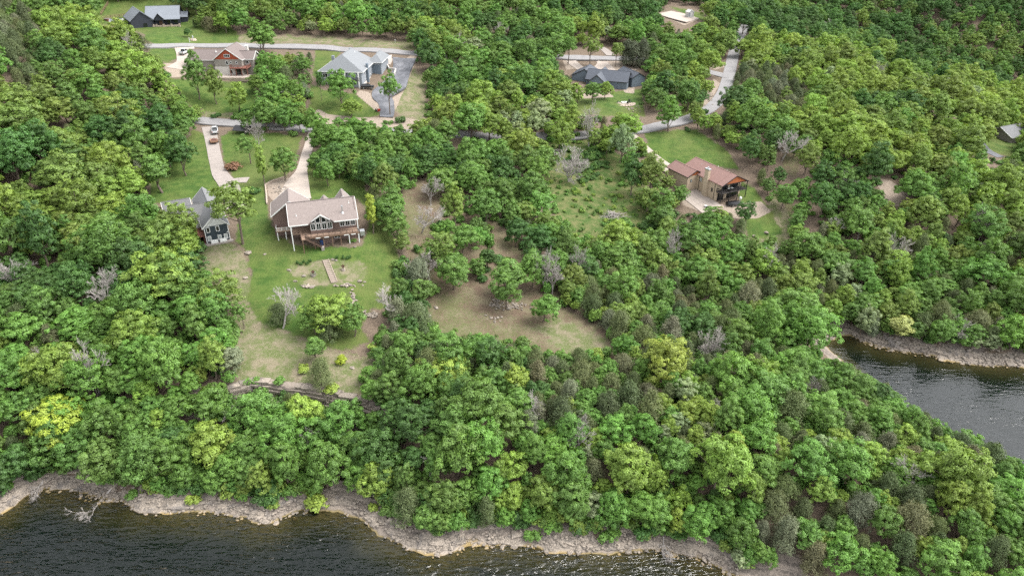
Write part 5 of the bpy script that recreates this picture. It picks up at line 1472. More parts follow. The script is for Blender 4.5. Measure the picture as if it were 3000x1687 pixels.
hero('broad', 922, 508, 6.6, 2.1, T_['mid green'], 'smaller round tree touching the pale driveway', proto=4)
hero('broad', 836, 527, 9.5, 3.7, T_['mid green'], 'spreading tree with pale trunk between the two driveways', proto=3)
hero('slim', 777, 545, 12.0, 1.35, T_['yellow-green'], 'vine-clad column tree between the two driveways', proto=0)
hero('sparse', 735, 480, 9.0, 3.0, T_['mid green'], 'airy tree on the lawn right of the truck', proto=1)
hero('bare', 757, 440, 9, 2.2, None, 'grey bare tree behind the vine-clad column tree', proto=2)
hero('broad', 545, 515, 11.5, 4.4, T_['deep green'], 'dense dark tree left of the navy house driveway', proto=2)
hero('slim', 475, 565, 10.5, 2.6, T_['mid green'], 'feathery tree on the lawn behind the navy house', proto=1)
hero('broad', 585, 292, 14.5, 4.3, T_['mid green'], 'tall dark tree in front of the mauve garage wing', proto=2)
hero('broad', 635, 305, 13.0, 3.4, T_['olive green'], 'tall tree on the lawn below the orange gable', proto=6)
hero('broad', 705, 335, 10.5, 3.6, T_['yellow-green'], 'pale tree at the right corner of the upper lawn', proto=5)
hero('broad', 1003, 312, 13.0, 4.6, T_['fresh green'], 'leafy tree hiding the front of the grey blue house', proto=3)
hero('sparse', 1143, 338, 15.5, 3.4, T_['fresh green'], 'tall tree with bare trunk beside the black driveway', proto=1)
hero('sparse', 943, 296, 11, 1.4, T_['deep green'], 'thin trunk tree in a stone ring by the grey blue house')
hero('broad', 1030, 345, 7.5, 3.2, T_['yellow-green'], 'yellow-green tree below the grey blue house')
hero('sparse', 1664, 192, 13, 4.0, T_['fresh green'], 'twin-trunk tree at the left of the circular drive')
hero('sparse', 1728, 196, 14, 4.2, T_['olive green'], 'tall forked tree on the island of the circular drive')
hero('sparse', 1803, 196, 11, 3.0, T_['olive green'], 'thin trunk tree on the gravel right of the circular drive')
for i, (x, y) in enumerate(((1835, 192), (1852, 196), (1880, 198))): hero('cedar', x, y, 11, 3.4, (0.07, 0.085, 0.05), f'{ORD[i]} dark pine from the left behind the slate garage', 'cedar')
hero('broad', 1483, 905, 8.6, 3.3, T_['mid green'], 'lone tree at the left end of the stone heap', proto=5)
hero('broad', 1592, 943, 7.6, 3.3, T_['fresh green'], 'small round lone tree on the mown clearing', proto=4)
hero('broad', 1330, 848, 9.6, 4.0, T_['mid green'], 'round tree with visible trunk on the brown slope', proto=1)
hero('slim', 1478, 868, 9.5, 2.6, T_['mid green'], 'slender tree above the stone heap', proto=1)
hero('bare', 1597, 858, 10.5, 2.6, None, 'thin white bare tree on the brown slope, left of its pair', proto=2)
hero('bare', 1618, 862, 11, 3.0, None, 'thin white bare tree on the brown slope, right of its pair', proto=0)
hero('bare', 1235, 680, 9.5, 4.0, None, 'wide grey bare tree on the brown slope near the golden tree', proto=1)
hero('bare', 1258, 830, 8.5, 3.6, None, 'fuzzy grey bare tree right of the lower lawn', proto=1)
hero('bare', 1262, 600, 9, 3.4, None, 'bare tree highest on the brown slope', proto=0)
hero('bare', 1667, 532, 10.5, 3.8, None, 'forked bare tree at the top of the meadow', proto=3)
hero('bare', 1726, 432, 13.5, 2.6, None, 'tall slender bare tree beside the loop road', proto=2)
hero('bare', 2290, 470, 12.5, 4.6, None, 'broad silvery bare tree on the hillside right of the loop road', proto=1)
hero('bare', 2862, 722, 13, 3.0, None, 'tall white dead tree on the bank above the cove', proto=0)
hero('bare', 2510, 705, 8, 3.0, None, 'grey bare tree below the sandy pad', proto=1)
hero('bare', 2425, 700, 7.5, 2.6, None, 'low bare tree left of the sandy pad', proto=0)
hero('bare', 2603, 778, 8, 3.4, None, 'crooked bare tree in the wood above the cove', proto=3)
hero('bare', 332, 925, 12, 3.4, None, 'tall white dead tree in the wood left of the lawn', proto=0)
hero('bare', 292, 1155, 10.5, 2.6, None, 'white dead snag on the slope left of the bluff', proto=2)
hero('bare', 530, 1092, 6, 2.2, None, 'small grey bare tree left of the bluff', proto=1)
hero('bare', 2790, 995, 5.5, 2.4, None, 'small dead tree on the cove shore', proto=3)
hero('bare', 390, 190, 10, 3.2, None, 'white bare tree in the wood below the black house', proto=2)
hero('bare', 842, 315, 8, 3.0, None, 'bare tree beside the grey blue house lawn', proto=1)
hero('bare', 1350, 185, 11, 2.6, None, 'pale bare tree in the wood above the upper road bend', proto=2)
hero('bare', 1470, 112, 9, 3.0, None, 'grey bare crown in the wood above the upper road', proto=1)
hero('bare', 2320, 925, 7, 2.0, None, 'pale bare sapling near the head of the cove', proto=0)
hero('bare', 2080, 1060, 7.5, 2.4, None, 'white bare tree amid cedars at the head of the point', proto=3)
hero('bare', 1690, 830, 9, 2.4, None, 'bare tree just right of the white pair', proto=2)
hero('bare', 1965, 790, 13, 2.4, None, 'tall leaning bare tree in the gully below the meadow', proto=0)
hero('bare', 1380, 1050, 5, 2.0, None, 'small white bare tree among cedars below the clearing', proto=1)
hero('broad', 2520, 985, 8.5, 3.0, T_['pale sage'], 'pale sage tree at the inner end of the cove', proto=6)
hero('slim', 2618, 992, 6.5, 1.9, (0.32, 0.36, 0.12), 'pale yellow tree leaning over the cove rocks', proto=1)
hero('broad', 2845, 1022, 4.4, 2.0, T_['pale sage'], 'pale bush tree on the cove rocks, left of its pair', proto=4)
hero('broad', 2895, 1028, 5.0, 2.2, T_['pale sage'], 'pale bush tree on the cove rocks, right of its pair', proto=1)
hero('broad', 1308, 1135, 7.5, 4.6, T_['lime green'], 'spreading lime green tree among cedars right of the bluff', proto=7)
hero('broad', 190, 1300, 10.5, 4.8, (0.27, 0.36, 0.045), 'big golden lime tree on the slope above the fallen tree', proto=1)
hero('broad', 1510, 1160, 7.5, 2.9, T_['lime green'], 'lime green tree standing above the cedars', proto=6)
hero('broad', 500, 880, 12.5, 6.0, T_['yellow-green'], 'huge yellow-green oak below the navy house', proto=3)
hero('broad', 538, 735, 11.5, 4.2, T_['olive green'], 'tall oak covering the left wing of the navy house', proto=5)
hero('broad', 560, 765, 6.8, 3.2, T_['yellow-green'], 'lower oak beside the red deck of the navy house', proto=2)
hero('broad', 1848, 572, 11.5, 3.8, T_['deep green'], 'dense dark tree at the right side of the meadow', proto=2)
hero('broad', 1935, 640, 9.0, 3.6, T_['mid green'], 'tree before the tan house at the meadow edge', proto=5)
hero('broad', 1990, 600, 6.5, 2.4, T_['mid green'], 'tree hiding the garage of the red roofed house', proto=1)
hero('broad', 2110, 668, 5.5, 2.8, T_['yellow-green'], 'yellow-green tree below the tan house patio')
hero('broad', 2180, 660, 7.0, 2.6, T_['deep green'], 'dark tree at the corner of the tan house patio')
hero('broad', 2187, 490, 10.5, 3.4, T_['deep green'], 'dark green tree behind the red roofed house', proto=2)
hero('broad', 550, 110, 4.0, 1.6, T_['deep green'], 'small round tree on the lawn before the black house', proto=4)
hero('broad', 765, 150, 11, 3.8, T_['mid green'], 'tree at the roadside right of the orange gabled house', proto=5)
hero('broad', 1825, 700, 6.5, 3.0, T_['fresh green'], 'bright bushy tree at the bottom of the meadow')

for i, (x, y, h_, r_) in enumerate(((1648, 300, 8.5, 3.4), (1688, 310, 8.0, 3.2), (1735, 300, 8.0, 3.4), (1772, 292, 7.0, 2.6))):
    hero('broad', x, y, h_, r_, T_['yellow-green' if i % 2 else 'mid green'], f'{ORD[i]} oak from left in the row screening the dark roofed house')
for x, y, h_, lb in ((2110, 1250, 6, 'small bare snag among cedars on the crest of the point'), (1700, 1330, 7, 'bare forked snag on the slope above the straight shore'), (2370, 1180, 5.5, 'pale bare snag near the cove side of the point'), (2640, 1430, 6, 'bare snag in the cedars of the outer point'), (1560, 1240, 6, 'thin bare snag below the mown clearing'), (1250, 1400, 6.5, 'bare twiggy tree above the rocky bulge'), (900, 1330, 6.5, 'bare twiggy tree halfway between bluff and lake'), (700, 1260, 5.5, 'bare twiggy tree just below the bluff'), (160, 1100, 6.5, 'bare snag at the picture edge above the golden lime tree'), (2240, 820, 9, 'leaning bare trunk in the gully below the tan house'), (2700, 620, 8, 'grey bare tree right of the sandy pad'), (2480, 560, 8, 'bare tree left of the sandy pad on the hillside'), (2560, 250, 9, 'bare crown on the ridge right of the loop road'), (2420, 110, 9, 'bare crown high on the far ridge'), (1520, 70, 9, 'pale bare tree in the far wood above the dark roofed house'), (210, 470, 9, 'bare tree in the oak wood left of the truck'), (60, 860, 8, 'bare tree in the dense wood at the picture edge')):
    hero('bare', x, y, h_, h_ * 0.34, None, lb)
for i, (x, y, h_, r_) in enumerate(((1040, 1370, 8, 3.2), (1085, 1400, 8.5, 3.3), (1062, 1440, 7, 2.8), (1110, 1455, 7, 3.0))):
    hero('broad', x, y, h_, r_, T_[['mid green', 'fresh green', 'fresh green', 'yellow-green'][i]], f'{ORD[i]} leafy tree from top in the cluster above the inward shore bend')
# ---- garden shrubs and low bushes
def bush(bx, by, r_, h_, tint, label, name='shrub', group='shrubs and bushes'):
    g = ground(bx, by)
    return plant(name, [SHRUB[int(RH.integers(3))]], tuple(g), (r_ / 1.4, r_ / 1.4, h_ / 1.8), RH.uniform(0, 6.28), tint, label, 'shrub', group, ('foliage',))
bush(683, 497, 2.6, 2.3, (0.20, 0.105, 0.065), 'rusty purple bush beside the concrete driveway')
bush(1003, 1062, 1.3, 1.7, (0.28, 0.36, 0.03), 'single bright yellow bush on the lower lawn')
bush(1097, 1028, 1.6, 1.8, T_['lime green'], 'lime bush at the right edge of the lower lawn')
bush(885, 1085, 1.4, 1.2, T_['lime green'], 'lime bush beside the cedar on the dry bank')
bush(1033, 709, 0.95, 0.8, T_['mid green'], 'low rounded bush under the brown house deck')
for i, (x, y) in enumerate(((871, 773), (882, 776), (890, 771), (900, 774), (909, 768))): bush(x, y, 0.42, 0.95, T_['deep green'], f'{ORD[i]} dwarf evergreen from left in the row left of the garden steps', 'dwarf_shrub', 'dwarf evergreens by the garden steps')
for i, (x, y) in enumerate(((988, 759), (1006, 758), (1016, 760), (1025, 757))): bush(x, y, 0.45, 1.0, T_['deep green'], f'{ORD[i]} dwarf evergreen from left in the row right of the garden steps', 'dwarf_shrub', 'dwarf evergreens by the garden steps')
bush(740, 1125, 1.6, 1.5, T_['fresh green'], 'green bush on the bluff rim, leftmost'); bush(822, 1120, 1.3, 1.2, T_['fresh green'], 'green bush on the bluff rim, middle'); bush(975, 1142, 1.7, 1.2, T_['lime green'], 'lime bush on the bluff rim beside the cedar')
for i, (x, y, r_) in enumerate(((390, 1470, 1.2), (925, 1500, 2.2), (1092, 1508, 1.1), (1780, 1600, 1.6), (1560, 1585, 1.4), (570, 1480, 1.3), (2180, 1655, 2.2))):
    bush(x, y - 14, r_, r_ * 1.2, T_['lime green' if i in (1, 2, 5) else 'fresh green' if i != 6 else 'pale sage'], f'{ORD[i]} bush growing out of the shore rocks' if i < 2 else ['', '', 'lime bush on the rocks at the inward shore bend', 'green bush hanging over the straight rocky shore', 'small bush on the rocks of the bulge', 'lime tuft on the rocks below the bluff', 'pale bush at the bottom picture edge on the rocks'][i])

# ---- undergrowth: nobody could count it
_r = np.random.default_rng(505)
_by = {o.data.name: o for o in bpy.data.objects if o.type == 'MESH' and o.data.name in [s_.name for s_ in SHRUB]}
pts = []
def scatter_px(n, poly, smin_, smax_, tints, visok=False, keepz=0.5):
    p = np.asarray(poly, float); k = 0
    for _ in range(n * 6):
        if k >= n: break
        x, y = _r.uniform(p[:, 0].min(), p[:, 0].max()), _r.uniform(p[:, 1].min(), p[:, 1].max())
        if not bool(in_poly(np.array(x), np.array(y), p)): continue
        if not visok and bool(is_vis(x, y)): continue
        g = ground(x, y)
        if g[2] < keepz: continue
        s = _r.uniform(smin_, smax_)
        pts.append([g[0], g[1], g[2] - 0.1, s, _r.uniform(0.7, 1.3), _r.uniform(0, 6.28), int(_r.integers(3))] + vary(T_[tints[int(_r.integers(len(tints)))]], _r)); k += 1
scatter_px(260, MEADOW[0], 0.25, 0.7, ['mid green', 'fresh green', 'yellow-green'], True)
scatter_px(60, [(1640, 470), (1760, 430), (1800, 520), (1700, 540)], 0.6, 1.2, ['deep green', 'mid green'], True)
scatter_px(50, [(1090, 880), (1230, 820), (1260, 960), (1100, 1010)], 0.6, 1.3, ['mid green', 'deep green', 'fresh green'])
scatter_px(40, [(600, 700), (690, 890), (690, 1060), (600, 1080)], 0.5, 1.2, ['fresh green', 'mid green'])
scatter_px(70, [(1620, 640), (1760, 740), (1700, 930), (1640, 820)], 0.7, 1.6, ['fresh green', 'mid green', 'deep green'])
# along the shore edge of the woods and through the woods
L_ = smooth_line([list(p) for p in _ms], 1.0)
tg = np.gradient(L_, axis=0); tg /= np.linalg.norm(tg, axis=1)[:, None]
nrm = np.stack([-tg[:, 1], tg[:, 0]], 1)
for i in range(len(L_)):
    for _ in range(3):
        p = L_[i] + nrm[i] * _r.uniform(2.9, 7.5) + _r.normal(size=2) * 0.5
        z = float(hz(p[0], p[1]))
        if z < 1.0: continue
        pts.append([p[0], p[1], z - 0.15, _r.uniform(0.55, 1.35), _r.uniform(0.8, 1.5), _r.uniform(0, 6.28), int(_r.integers(3))] + vary(T_[['fresh green', 'mid green', 'yellow-green', 'deep green'][int(_r.integers(4))]], _r))
L2 = smooth_line([list(p) for p in _cs], 1.0)
for i in range(len(L2)):
    for _ in range(2):
        p = L2[i] + np.array([0.15, 1.0]) * _r.uniform(5.5, 9) + _r.normal(size=2) * 0.5
        pts.append([p[0], p[1], float(hz(p[0], p[1])) - 0.15, _r.uniform(0.5, 1.2), _r.uniform(0.8, 1.4), _r.uniform(0, 6.28), int(_r.integers(3))] + vary(T_[['fresh green', 'mid green', 'deep green'][int(_r.integers(3))]], _r))
n_ = 2600
ys = 82 + _r.random(n_) * 190; xs = (_r.random(n_) * 2 - 1) * (40 + ys * 0.75)
zs = hz(xs, ys); pp = px(np.stack([xs, ys, zs], 1)); dd = lake_dist(xs, ys)
for x, y, z, q, d in zip(xs, ys, zs, pp, dd):
    if d < 7 or z < 1 or bool(is_vis(q[0], q[1])): continue
    pts.append([x, y, z - 0.1, _r.uniform(0.5, 1.5), _r.uniform(0.7, 1.3), _r.uniform(0, 6.28), int(_r.integers(3))] + vary(T_[['mid green', 'deep green', 'fresh green'][int(_r.integers(3))]], _r))
instancer('undergrowth', pts, [[_by[s_.name]] for s_ in SHRUB], 'low green undergrowth along the wood edges and meadow')

# ------------------------------------------------------------------ rock
m = bpy.data.materials.new('limestone'); M['limestone'] = m
t, out = nodes(m)
b = N(t, 'ShaderNodeBsdfPrincipled', Roughness=0.92); b.inputs['Specular IOR Level'].default_value = 0.2
P = pos(t)
sp = t.nodes.new('ShaderNodeSeparateXYZ'); t.links.new(P, sp.inputs[0])
n1, n2 = noise(t, 0.5, 5, 0.7, P), noise(t, 4.5, 4, 0.7, P)
st_ = N(t, 'ShaderNodeTexNoise', noise_dimensions='1D', Scale=5.0, Detail=3.0); t.links.new(math2(t, 'ADD', sp.outputs[2], math2(t, 'MULTIPLY', n1, 0.35)), st_.inputs['W'])
c = mixc(t, ramp(t, st_.outputs['Fac'], 0.36, 0.6), (0.12, 0.105, 0.09, 1), (0.275, 0.235, 0.195, 1))
c = mixc(t, ramp(t, n2, 0.46, 0.62), c, (0.385, 0.33, 0.275, 1))
c = mixc(t, math2(t, 'MULTIPLY', ramp(t, n1, 0.52, 0.66), 0.75), c, (0.13, 0.12, 0.115, 1))
c = mixc(t, ramp(t, noise(t, 9.0, 3, 0.7, P), 0.56, 0.64), c, (0.075, 0.068, 0.062, 1))
c = mixc(t, ramp(t, sp.outputs[2], 0.22, -0.05), c, (0.26, 0.185, 0.065, 1))
t.links.new(c, b.inputs['Base Color'])
bp = N(t, 'ShaderNodeBump', Strength=0.6, Distance=0.12); t.links.new(n2, bp.inputs['Height']); t.links.new(bp.outputs[0], b.inputs['Normal'])
t.links.new(b.outputs[0], out.inputs[0])

def ledges(name, line, side, label, offs, seed):
    """stepped limestone beds along a shore: every bed a piece of its own"""
    root = tag(empty(name, (0, 0, 0)), label, None, None, 'structure')
    L = smooth_line([list(p) for p in line], 0.6)
    tg = np.gradient(L, axis=0); tg /= np.linalg.norm(tg, axis=1)[:, None] + 1e-9
    k = np.ones(9) / 9
    tg = np.stack([np.convolve(np.pad(tg[:, j], 4, mode='edge'), k, 'valid') for j in (0, 1)], 1)
    nr = np.stack([-tg[:, 1], tg[:, 0]], 1) * side
    s = np.arange(len(L)) * 0.6
    prev = None
    for n_, (d0, d1) in enumerate(offs):
        e0 = d0 + (vnoise(s, s * 0 + n_ * 7.3, 4.0, seed) - 0.5) * 1.5 + (vnoise(s, s * 0 + n_, 0.9, seed + 1) - 0.5) * 0.5
        e1 = d1 + 1.0
        F0, F1 = L + nr * e0[:, None], L + nr * e1
        hb = hz(F0[:, 0], F0[:, 1]); h1 = hz(F1[:, 0], F1[:, 1])
        sm = np.convolve(np.pad(hb, 6, mode='edge'), np.ones(13) / 13, 'valid')
        top = np.maximum(sm + 0.26 + 0.5 * (vnoise(s, s * 0, 2.5, seed + n_) - 0.5), hb + 0.06)
        # the bed breaks away in places
        chunk = 0
        cuts = [0]
        while cuts[-1] < len(L) - 1: cuts.append(min(len(L) - 1, cuts[-1] + int(_r.integers(4, 14))))
        for a, b_ in zip(cuts[:-1], cuts[1:]):
            if _r.random() < 0.34 or b_ - a < 3: continue
            V, F_ = [], []
            for i in range(a, b_ + 1):
                jit = _r.uniform(-0.05, 0.05)
                V += [(F0[i, 0], F0[i, 1], hb[i] - 0.35), (F0[i, 0], F0[i, 1], top[i] + jit - 0.03), (F0[i, 0] + nr[i, 0] * 0.25, F0[i, 1] + nr[i, 1] * 0.25, top[i] + jit + 0.03), (F1[i, 0], F1[i, 1], max(h1[i] + 0.02, top[i] + 0.06))]
            n4 = b_ - a
            for i in range(n4):
                for j in range(3):
                    p = i * 4 + j
                    F_.append((p, p + 4, p + 5, p + 1) if side > 0 else (p, p + 1, p + 5, p + 4))
            F_ += [(0, 1, 2, 3), (n4 * 4 + 3, n4 * 4 + 2, n4 * 4 + 1, n4 * 4)]
            mesh_obj('rock_bed', V, F_, M['limestone'], root)
    return root
ledges('lake_shore_ledges', [p for p in _ms], 1, 'pale layered limestone ledges along the lake shore', [(-0.2, 0.7), (0.9, 1.6), (1.9, 2.6), (2.9, 3.6), (3.9, 4.5)], 31)
ledges('cove_shore_ledges', _cs, 1, 'pale layered limestone ledges along the cove shore', [(-0.1, 0.9), (1.6, 2.6), (3.2, 4.2), (5.0, 6.0)], 37)

def rock_mesh(seed, flat=0.6):
    r = np.random.default_rng(seed)
    bm = bmesh.new(); bmesh.ops.create_icosphere(bm, subdivisions=1, radius=1.0)
    for v in bm.verts: v.co *= r.uniform(0.7, 1.2); v.co.z *= flat; v.co.x *= 1.25
    me = bpy.data.meshes.new('boulder'); bm.to_mesh(me); bm.free(); me.materials.append(M['limestone'])
    return me
ROCKS = [rock_mesh(81, 0.55), rock_mesh(82, 0.7), rock_mesh(83, 0.45), rock_mesh(84, 0.65)]
def boulder(bx, by, r_, label, group='boulders lying about', k=None):
    g = ground(bx, by)
    o = link(bpy.data.objects.new('boulder', ROCKS[int(RH.integers(4)) if k is None else k])); o.location = (g[0], g[1], g[2] + r_ * 0.15); o.scale = (r_,) * 3; o.rotation_euler = (0, 0, RH.uniform(0, 6.28))
    return tag(o, label, 'boulder', group)
for i, (x, y, r_, lb) in enumerate([(865, 824, 0.42, 'single pale boulder on the lawn left of the garden'), (903, 834, 0.4, 'boulder at the lower left corner of the garden'), (1054, 824, 0.65, 'pale boulder on the stone line right of the steps'), (1068, 826, 0.4, 'small boulder at the end of the stone line'), (1017, 832, 0.5, 'boulder nearest the steps on the stone line'), (975, 761, 0.5, 'pale boulder right of the top of the garden steps'), (985, 763, 0.35, 'grey boulder among the dwarf evergreens'),
    (847, 792, 0.5, 'flat rock at the upper left corner of the garden'), (890, 809, 0.5, 'flat rock beside the left garden ornament'), (727, 742, 0.9, 'flat white rock on the lawn near the oak trunk'), (776, 745, 0.4, 'small pale rock on the lawn left of the stairs'), (1040, 724, 0.4, 'white rock below the deck bush'), (720, 815, 0.6, 'flat rock on the dry lawn'), (1507, 1600, 0.7, 'round boulder at the waterline, first of the straight shore'), (1618, 1606, 0.75, 'white boulder at the waterline of the straight shore'), (1600, 1614, 0.6, 'boulder standing in the shallows beside the white boulder'), (1277, 902, 0.6, 'pale boulder at the left edge of the mown clearing'), (1258, 925, 0.5, 'grey boulder below the pale one at the mown clearing'), (1032, 1078, 0.5, 'grey stone on the dry bank'), (2210, 693, 0.7, 'long flat stone on the lawn below the tan house, left'), (2245, 682, 0.8, 'long flat stone on the lawn below the tan house, right')]):
    boulder(x, y, r_, lb)
# loose stones: heaps and shore rubble, one mass each
def rubble(name, pts_, label, kind='stuff', mat_='limestone'):
    V, F_ = [], []
    base = [(np.array([v.co[:] for v in me_.vertices]), [tuple(p.vertices) for p in me_.polygons]) for me_ in ROCKS]
    for (x, y, z, s) in pts_:
        bv, bf = base[int(_r.integers(4))]
        a = _r.uniform(0, 6.28); c_, s_ = math.cos(a), math.sin(a)
        o_ = len(V)
        q = bv * s
        V += list(zip((x + q[:, 0] * c_ - q[:, 1] * s_).tolist(), (y + q[:, 0] * s_ + q[:, 1] * c_).tolist(), (z + q[:, 2]).tolist()))
        F_ += [tuple(o_ + i for i in f_) for f_ in bf]
    return tag(mesh_obj(name, V, F_, M[mat_]), label, None, None, kind)
pt = []
for L, sgn in ((L_, 1), (L2, 0)):
    for i in range(len(L)):
        for _ in range(16):
            d = abs(_r.normal(0.8, 2.0))
            p = L[i] + (nrm[i] if sgn else np.array([0.15, 1.0])) * d + _r.normal(size=2) * 0.5
            pt.append((p[0], p[1], float(hz(p[0], p[1])) + _r.uniform(0.0, 0.3), _r.uniform(0.10, 0.34) * (1.7 if _r.random() < 0.12 else 1)))
rubble('shore_rubble', pt, 'loose pale stones strewn along the shore')
pt = []
for cx_, cy_, w_, h_, n_ in ((1508, 898, 50, 10, 55), (1460, 888, 25, 18, 30), (1085, 925, 24, 10, 60), (1035, 880, 8, 22, 40), (1540, 830, 25, 12, 0), (1450, 935, 30, 12, 14), (930, 1170, 90, 12, 120), (1050, 1180, 50, 14, 80), (825, 560, 28, 14, 50), (2080, 280, 8, 30, 60), (1850, 320, 28, 10, 30), (905, 840, 24, 3, 30), (1010, 838, 30, 3, 30)):
    for _ in range(n_):
        g = ground(cx_ + _r.normal() * w_ * 0.5, cy_ + _r.normal() * h_ * 0.5); pt.append((g[0], g[1], g[2] + _r.uniform(0, 0.25), _r.uniform(0.14, 0.42)))
rubble('stone_heaps', pt, 'heaps of broken pale stone in the clearings and at the bluff')

# bluff: stacked beds with dark recesses
BL = tag(empty('limestone_bluff', (0, 0, 0)), 'low grey limestone bluff of stacked broken beds below the dry bank', 'cliff')
bl = smooth_line([list(p) for p in BLUFF], 0.5)
for row in range(5):
    i = 0
    while i < len(bl) - 3:
        n_ = int(_r.integers(3, 9)); e = min(i + n_, len(bl) - 1)
        if _r.random() > 0.18:
            a, b_ = bl[i], bl[e]
            d = (b_ - a); L = np.linalg.norm(d); d = d / L; n2_ = np.array([d[1], -d[0]])
            out_d = 0.15 + 0.28 * row + _r.uniform(-0.15, 0.35)
            zt = 0.5 * (float(hz(a[0] - n2_[0] * 1.2, a[1] - n2_[1] * 1.2)) + float(hz(b_[0] - n2_[0] * 1.2, b_[1] - n2_[1] * 1.2))) - 0.05 - 0.62 * row
            hh = _r.uniform(0.38, 0.60)
            p0, p1 = a + n2_ * out_d, b_ + n2_ * (out_d + _r.uniform(-0.15, 0.15)); p2, p3 = b_ - n2_ * 1.3, a - n2_ * 1.3
            mid = (p0 + p1) / 2 + n2_ * _r.uniform(-0.2, 0.25)
            MB().prism([(p0[0], p0[1], zt), (mid[0], mid[1], zt + _r.uniform(-0.05, 0.05)), (p1[0], p1[1], zt), (p2[0], p2[1], zt), (p3[0], p3[1], zt)], (0, 0, -hh)).build('rock_bed', M['limestone'], BL)
        i = e

# ------------------------------------------------------------------ dead wood at the water
def fallen(bx, by, L, rz, tilt, label, proto, z=None, name='fallen_tree', s=None):
    g = ground(bx, by)
    o = empty(name, (g[0], g[1], (g[2] if z is None else z) + 0.3), 0, label, 'dead tree', 'fallen dead trees')
    s = L / 10.0
    o.scale = (s * 0.8, s * 0.8, s); o.rotation_euler = Vector((math.cos(tilt) * math.cos(rz), math.cos(tilt) * math.sin(rz), math.sin(tilt))).to_track_quat('Z', 'X').to_euler()
    for nm, me_ in zip(('trunk', 'branches'), BARE[proto]): link(bpy.data.objects.new(nm, me_), o)
    return o
fallen(318, 1440, 9.5, math.radians(228), math.radians(-7), 'grey fallen tree with branches dipping into the lake', 1)
fallen(128, 1415, 4.5, math.radians(280), math.radians(-15), 'bleached log on the rocks at the left shore corner', 2, name='drift_log')
fallen(2592, 985, 4.5, math.radians(-70), math.radians(-12), 'thin white log lying down the cove rocks', 2, name='drift_log')
fallen(1945, 1580, 4.5, math.radians(-85), math.radians(-18), 'bare pole lying down the rocks of the straight shore', 2, name='drift_log')
fallen(20, 1370, 5, math.radians(35), math.radians(20), 'broken bleached trunk at the left picture edge', 2, name='drift_log')
fallen(1900, 1375, 4, math.radians(60), math.radians(35), 'crooked bare branch above the trees of the middle slope', 0)
fallen(2660, 1400, 4.5, math.radians(15), math.radians(25), 'white leaning dead branch on the wooded point', 0)
# brush pile
g = ground(1790, 632)
bpile = empty('brush_pile', tuple(g), 0, 'grey heap of cut brush in the middle of the meadow', 'brush pile')
V, F_ = [], []
tubes = []
for i in range(220):
    a, rr = _r.uniform(0, 6.28), abs(_r.normal(0, 1.5))
    c_ = np.array([math.cos(a) * rr * 1.5, math.sin(a) * rr, max(0.0, 1.1 - rr * 0.32) * _r.random()])
    d = unit(1, _r)[0] * np.array([1, 1, 0.35]); L = _r.uniform(0.7, 1.8)
    tubes.append(tube([c_ - d * L, c_ + d * 0.1 * L + np.array([0, 0, 0.08]), c_ + d * L], [0.05, 0.04, 0.02], 4))
V, F_ = join_tubes(tubes); mesh_obj('branches', V, F_, M['deadwood'], bpile)

# ------------------------------------------------------------------ garden on the lawn
surf('timber', (0.36, 0.30, 0.26), 0.9, 0.2, 2, 0.4)
surf('step_fill', (0.33, 0.27, 0.22), 0.95, 0.2, 3, 0.4)
a, b_ = ground(954, 762), ground(980, 828)
gs = empty('garden_steps', tuple(a), math.atan2(b_[1] - a[1], b_[0] - a[0]), 'timber edged garden steps running down the lawn', 'steps')
Ls = float(np.hypot(*(b_ - a)[:2]))
NS = 13
for i in range(NS):
    x0, x1 = Ls * i / NS, Ls * (i + 1) / NS
    z0 = float(b_[2] - a[2]) * (i + 0.5) / NS + 0.12
    MB().box(x0, x1 - 0.12, -0.5, 0.5, z0 - 0.5, z0).build('tread', M['step_fill'], gs)
    MB().box(x1 - 0.13, x1 + 0.02, -0.56, 0.56, z0 - 0.5, z0 + 0.05).build('riser_timber', M['timber'], gs)
for s_ in (-1, 1):
    MB().bar((0, s_ * 0.66, 0.1), (Ls, s_ * 0.66, float(b_[2] - a[2]) + 0.1), 0.16, 0.3).build('edging', M['step_fill'], gs)
surf('rust', (0.10, 0.04, 0.032), 0.8, 0.3, 3, 0.3)
def ornament(bx, by, label, cage):
    g = ground(bx, by)
    o = empty('garden_ornament', tuple(g), 0.4, label, 'ornament', 'garden ornaments')
    MB().cyl((0, 0, -0.2), (0, 0, 0.25), 0.55, 0.45, 10).build('stone_base', M['limestone'], o)
    mb = MB()
    for k in range(9):
        a = k * 0.7; mb.bar((0, 0, 0.3), (0.28 * math.cos(a), 0.28 * math.sin(a), 1.0 + 0.1 * (k % 3)), 0.05); mb.box(0.28 * math.cos(a) - 0.1, 0.28 * math.cos(a) + 0.1, 0.28 * math.sin(a) - 0.1, 0.28 * math.sin(a) + 0.1, 0.9 + 0.1 * (k % 3), 1.1 + 0.1 * (k % 3))
    mb.build('metal_plant', M['rust'], o)
    if cage:
        mb = MB()
        for k in range(10): a = k * 0.628; mb.bar((0.6 * math.cos(a), 0.6 * math.sin(a), 0), (0.6 * math.cos(a), 0.6 * math.sin(a), 0.9), 0.05)
        for k in range(10): a, c_ = k * 0.628, (k + 1) * 0.628; mb.bar((0.6 * math.cos(a), 0.6 * math.sin(a), 0.85), (0.6 * math.cos(c_), 0.6 * math.sin(c_), 0.85), 0.04)
        mb.build('ring_fence', M['galv'], o)
ornament(918, 808, 'rusty ornament inside a ring fence left of the garden steps', True)
ornament(1006, 791, 'rusty ornament on a stone right of the garden steps', False)
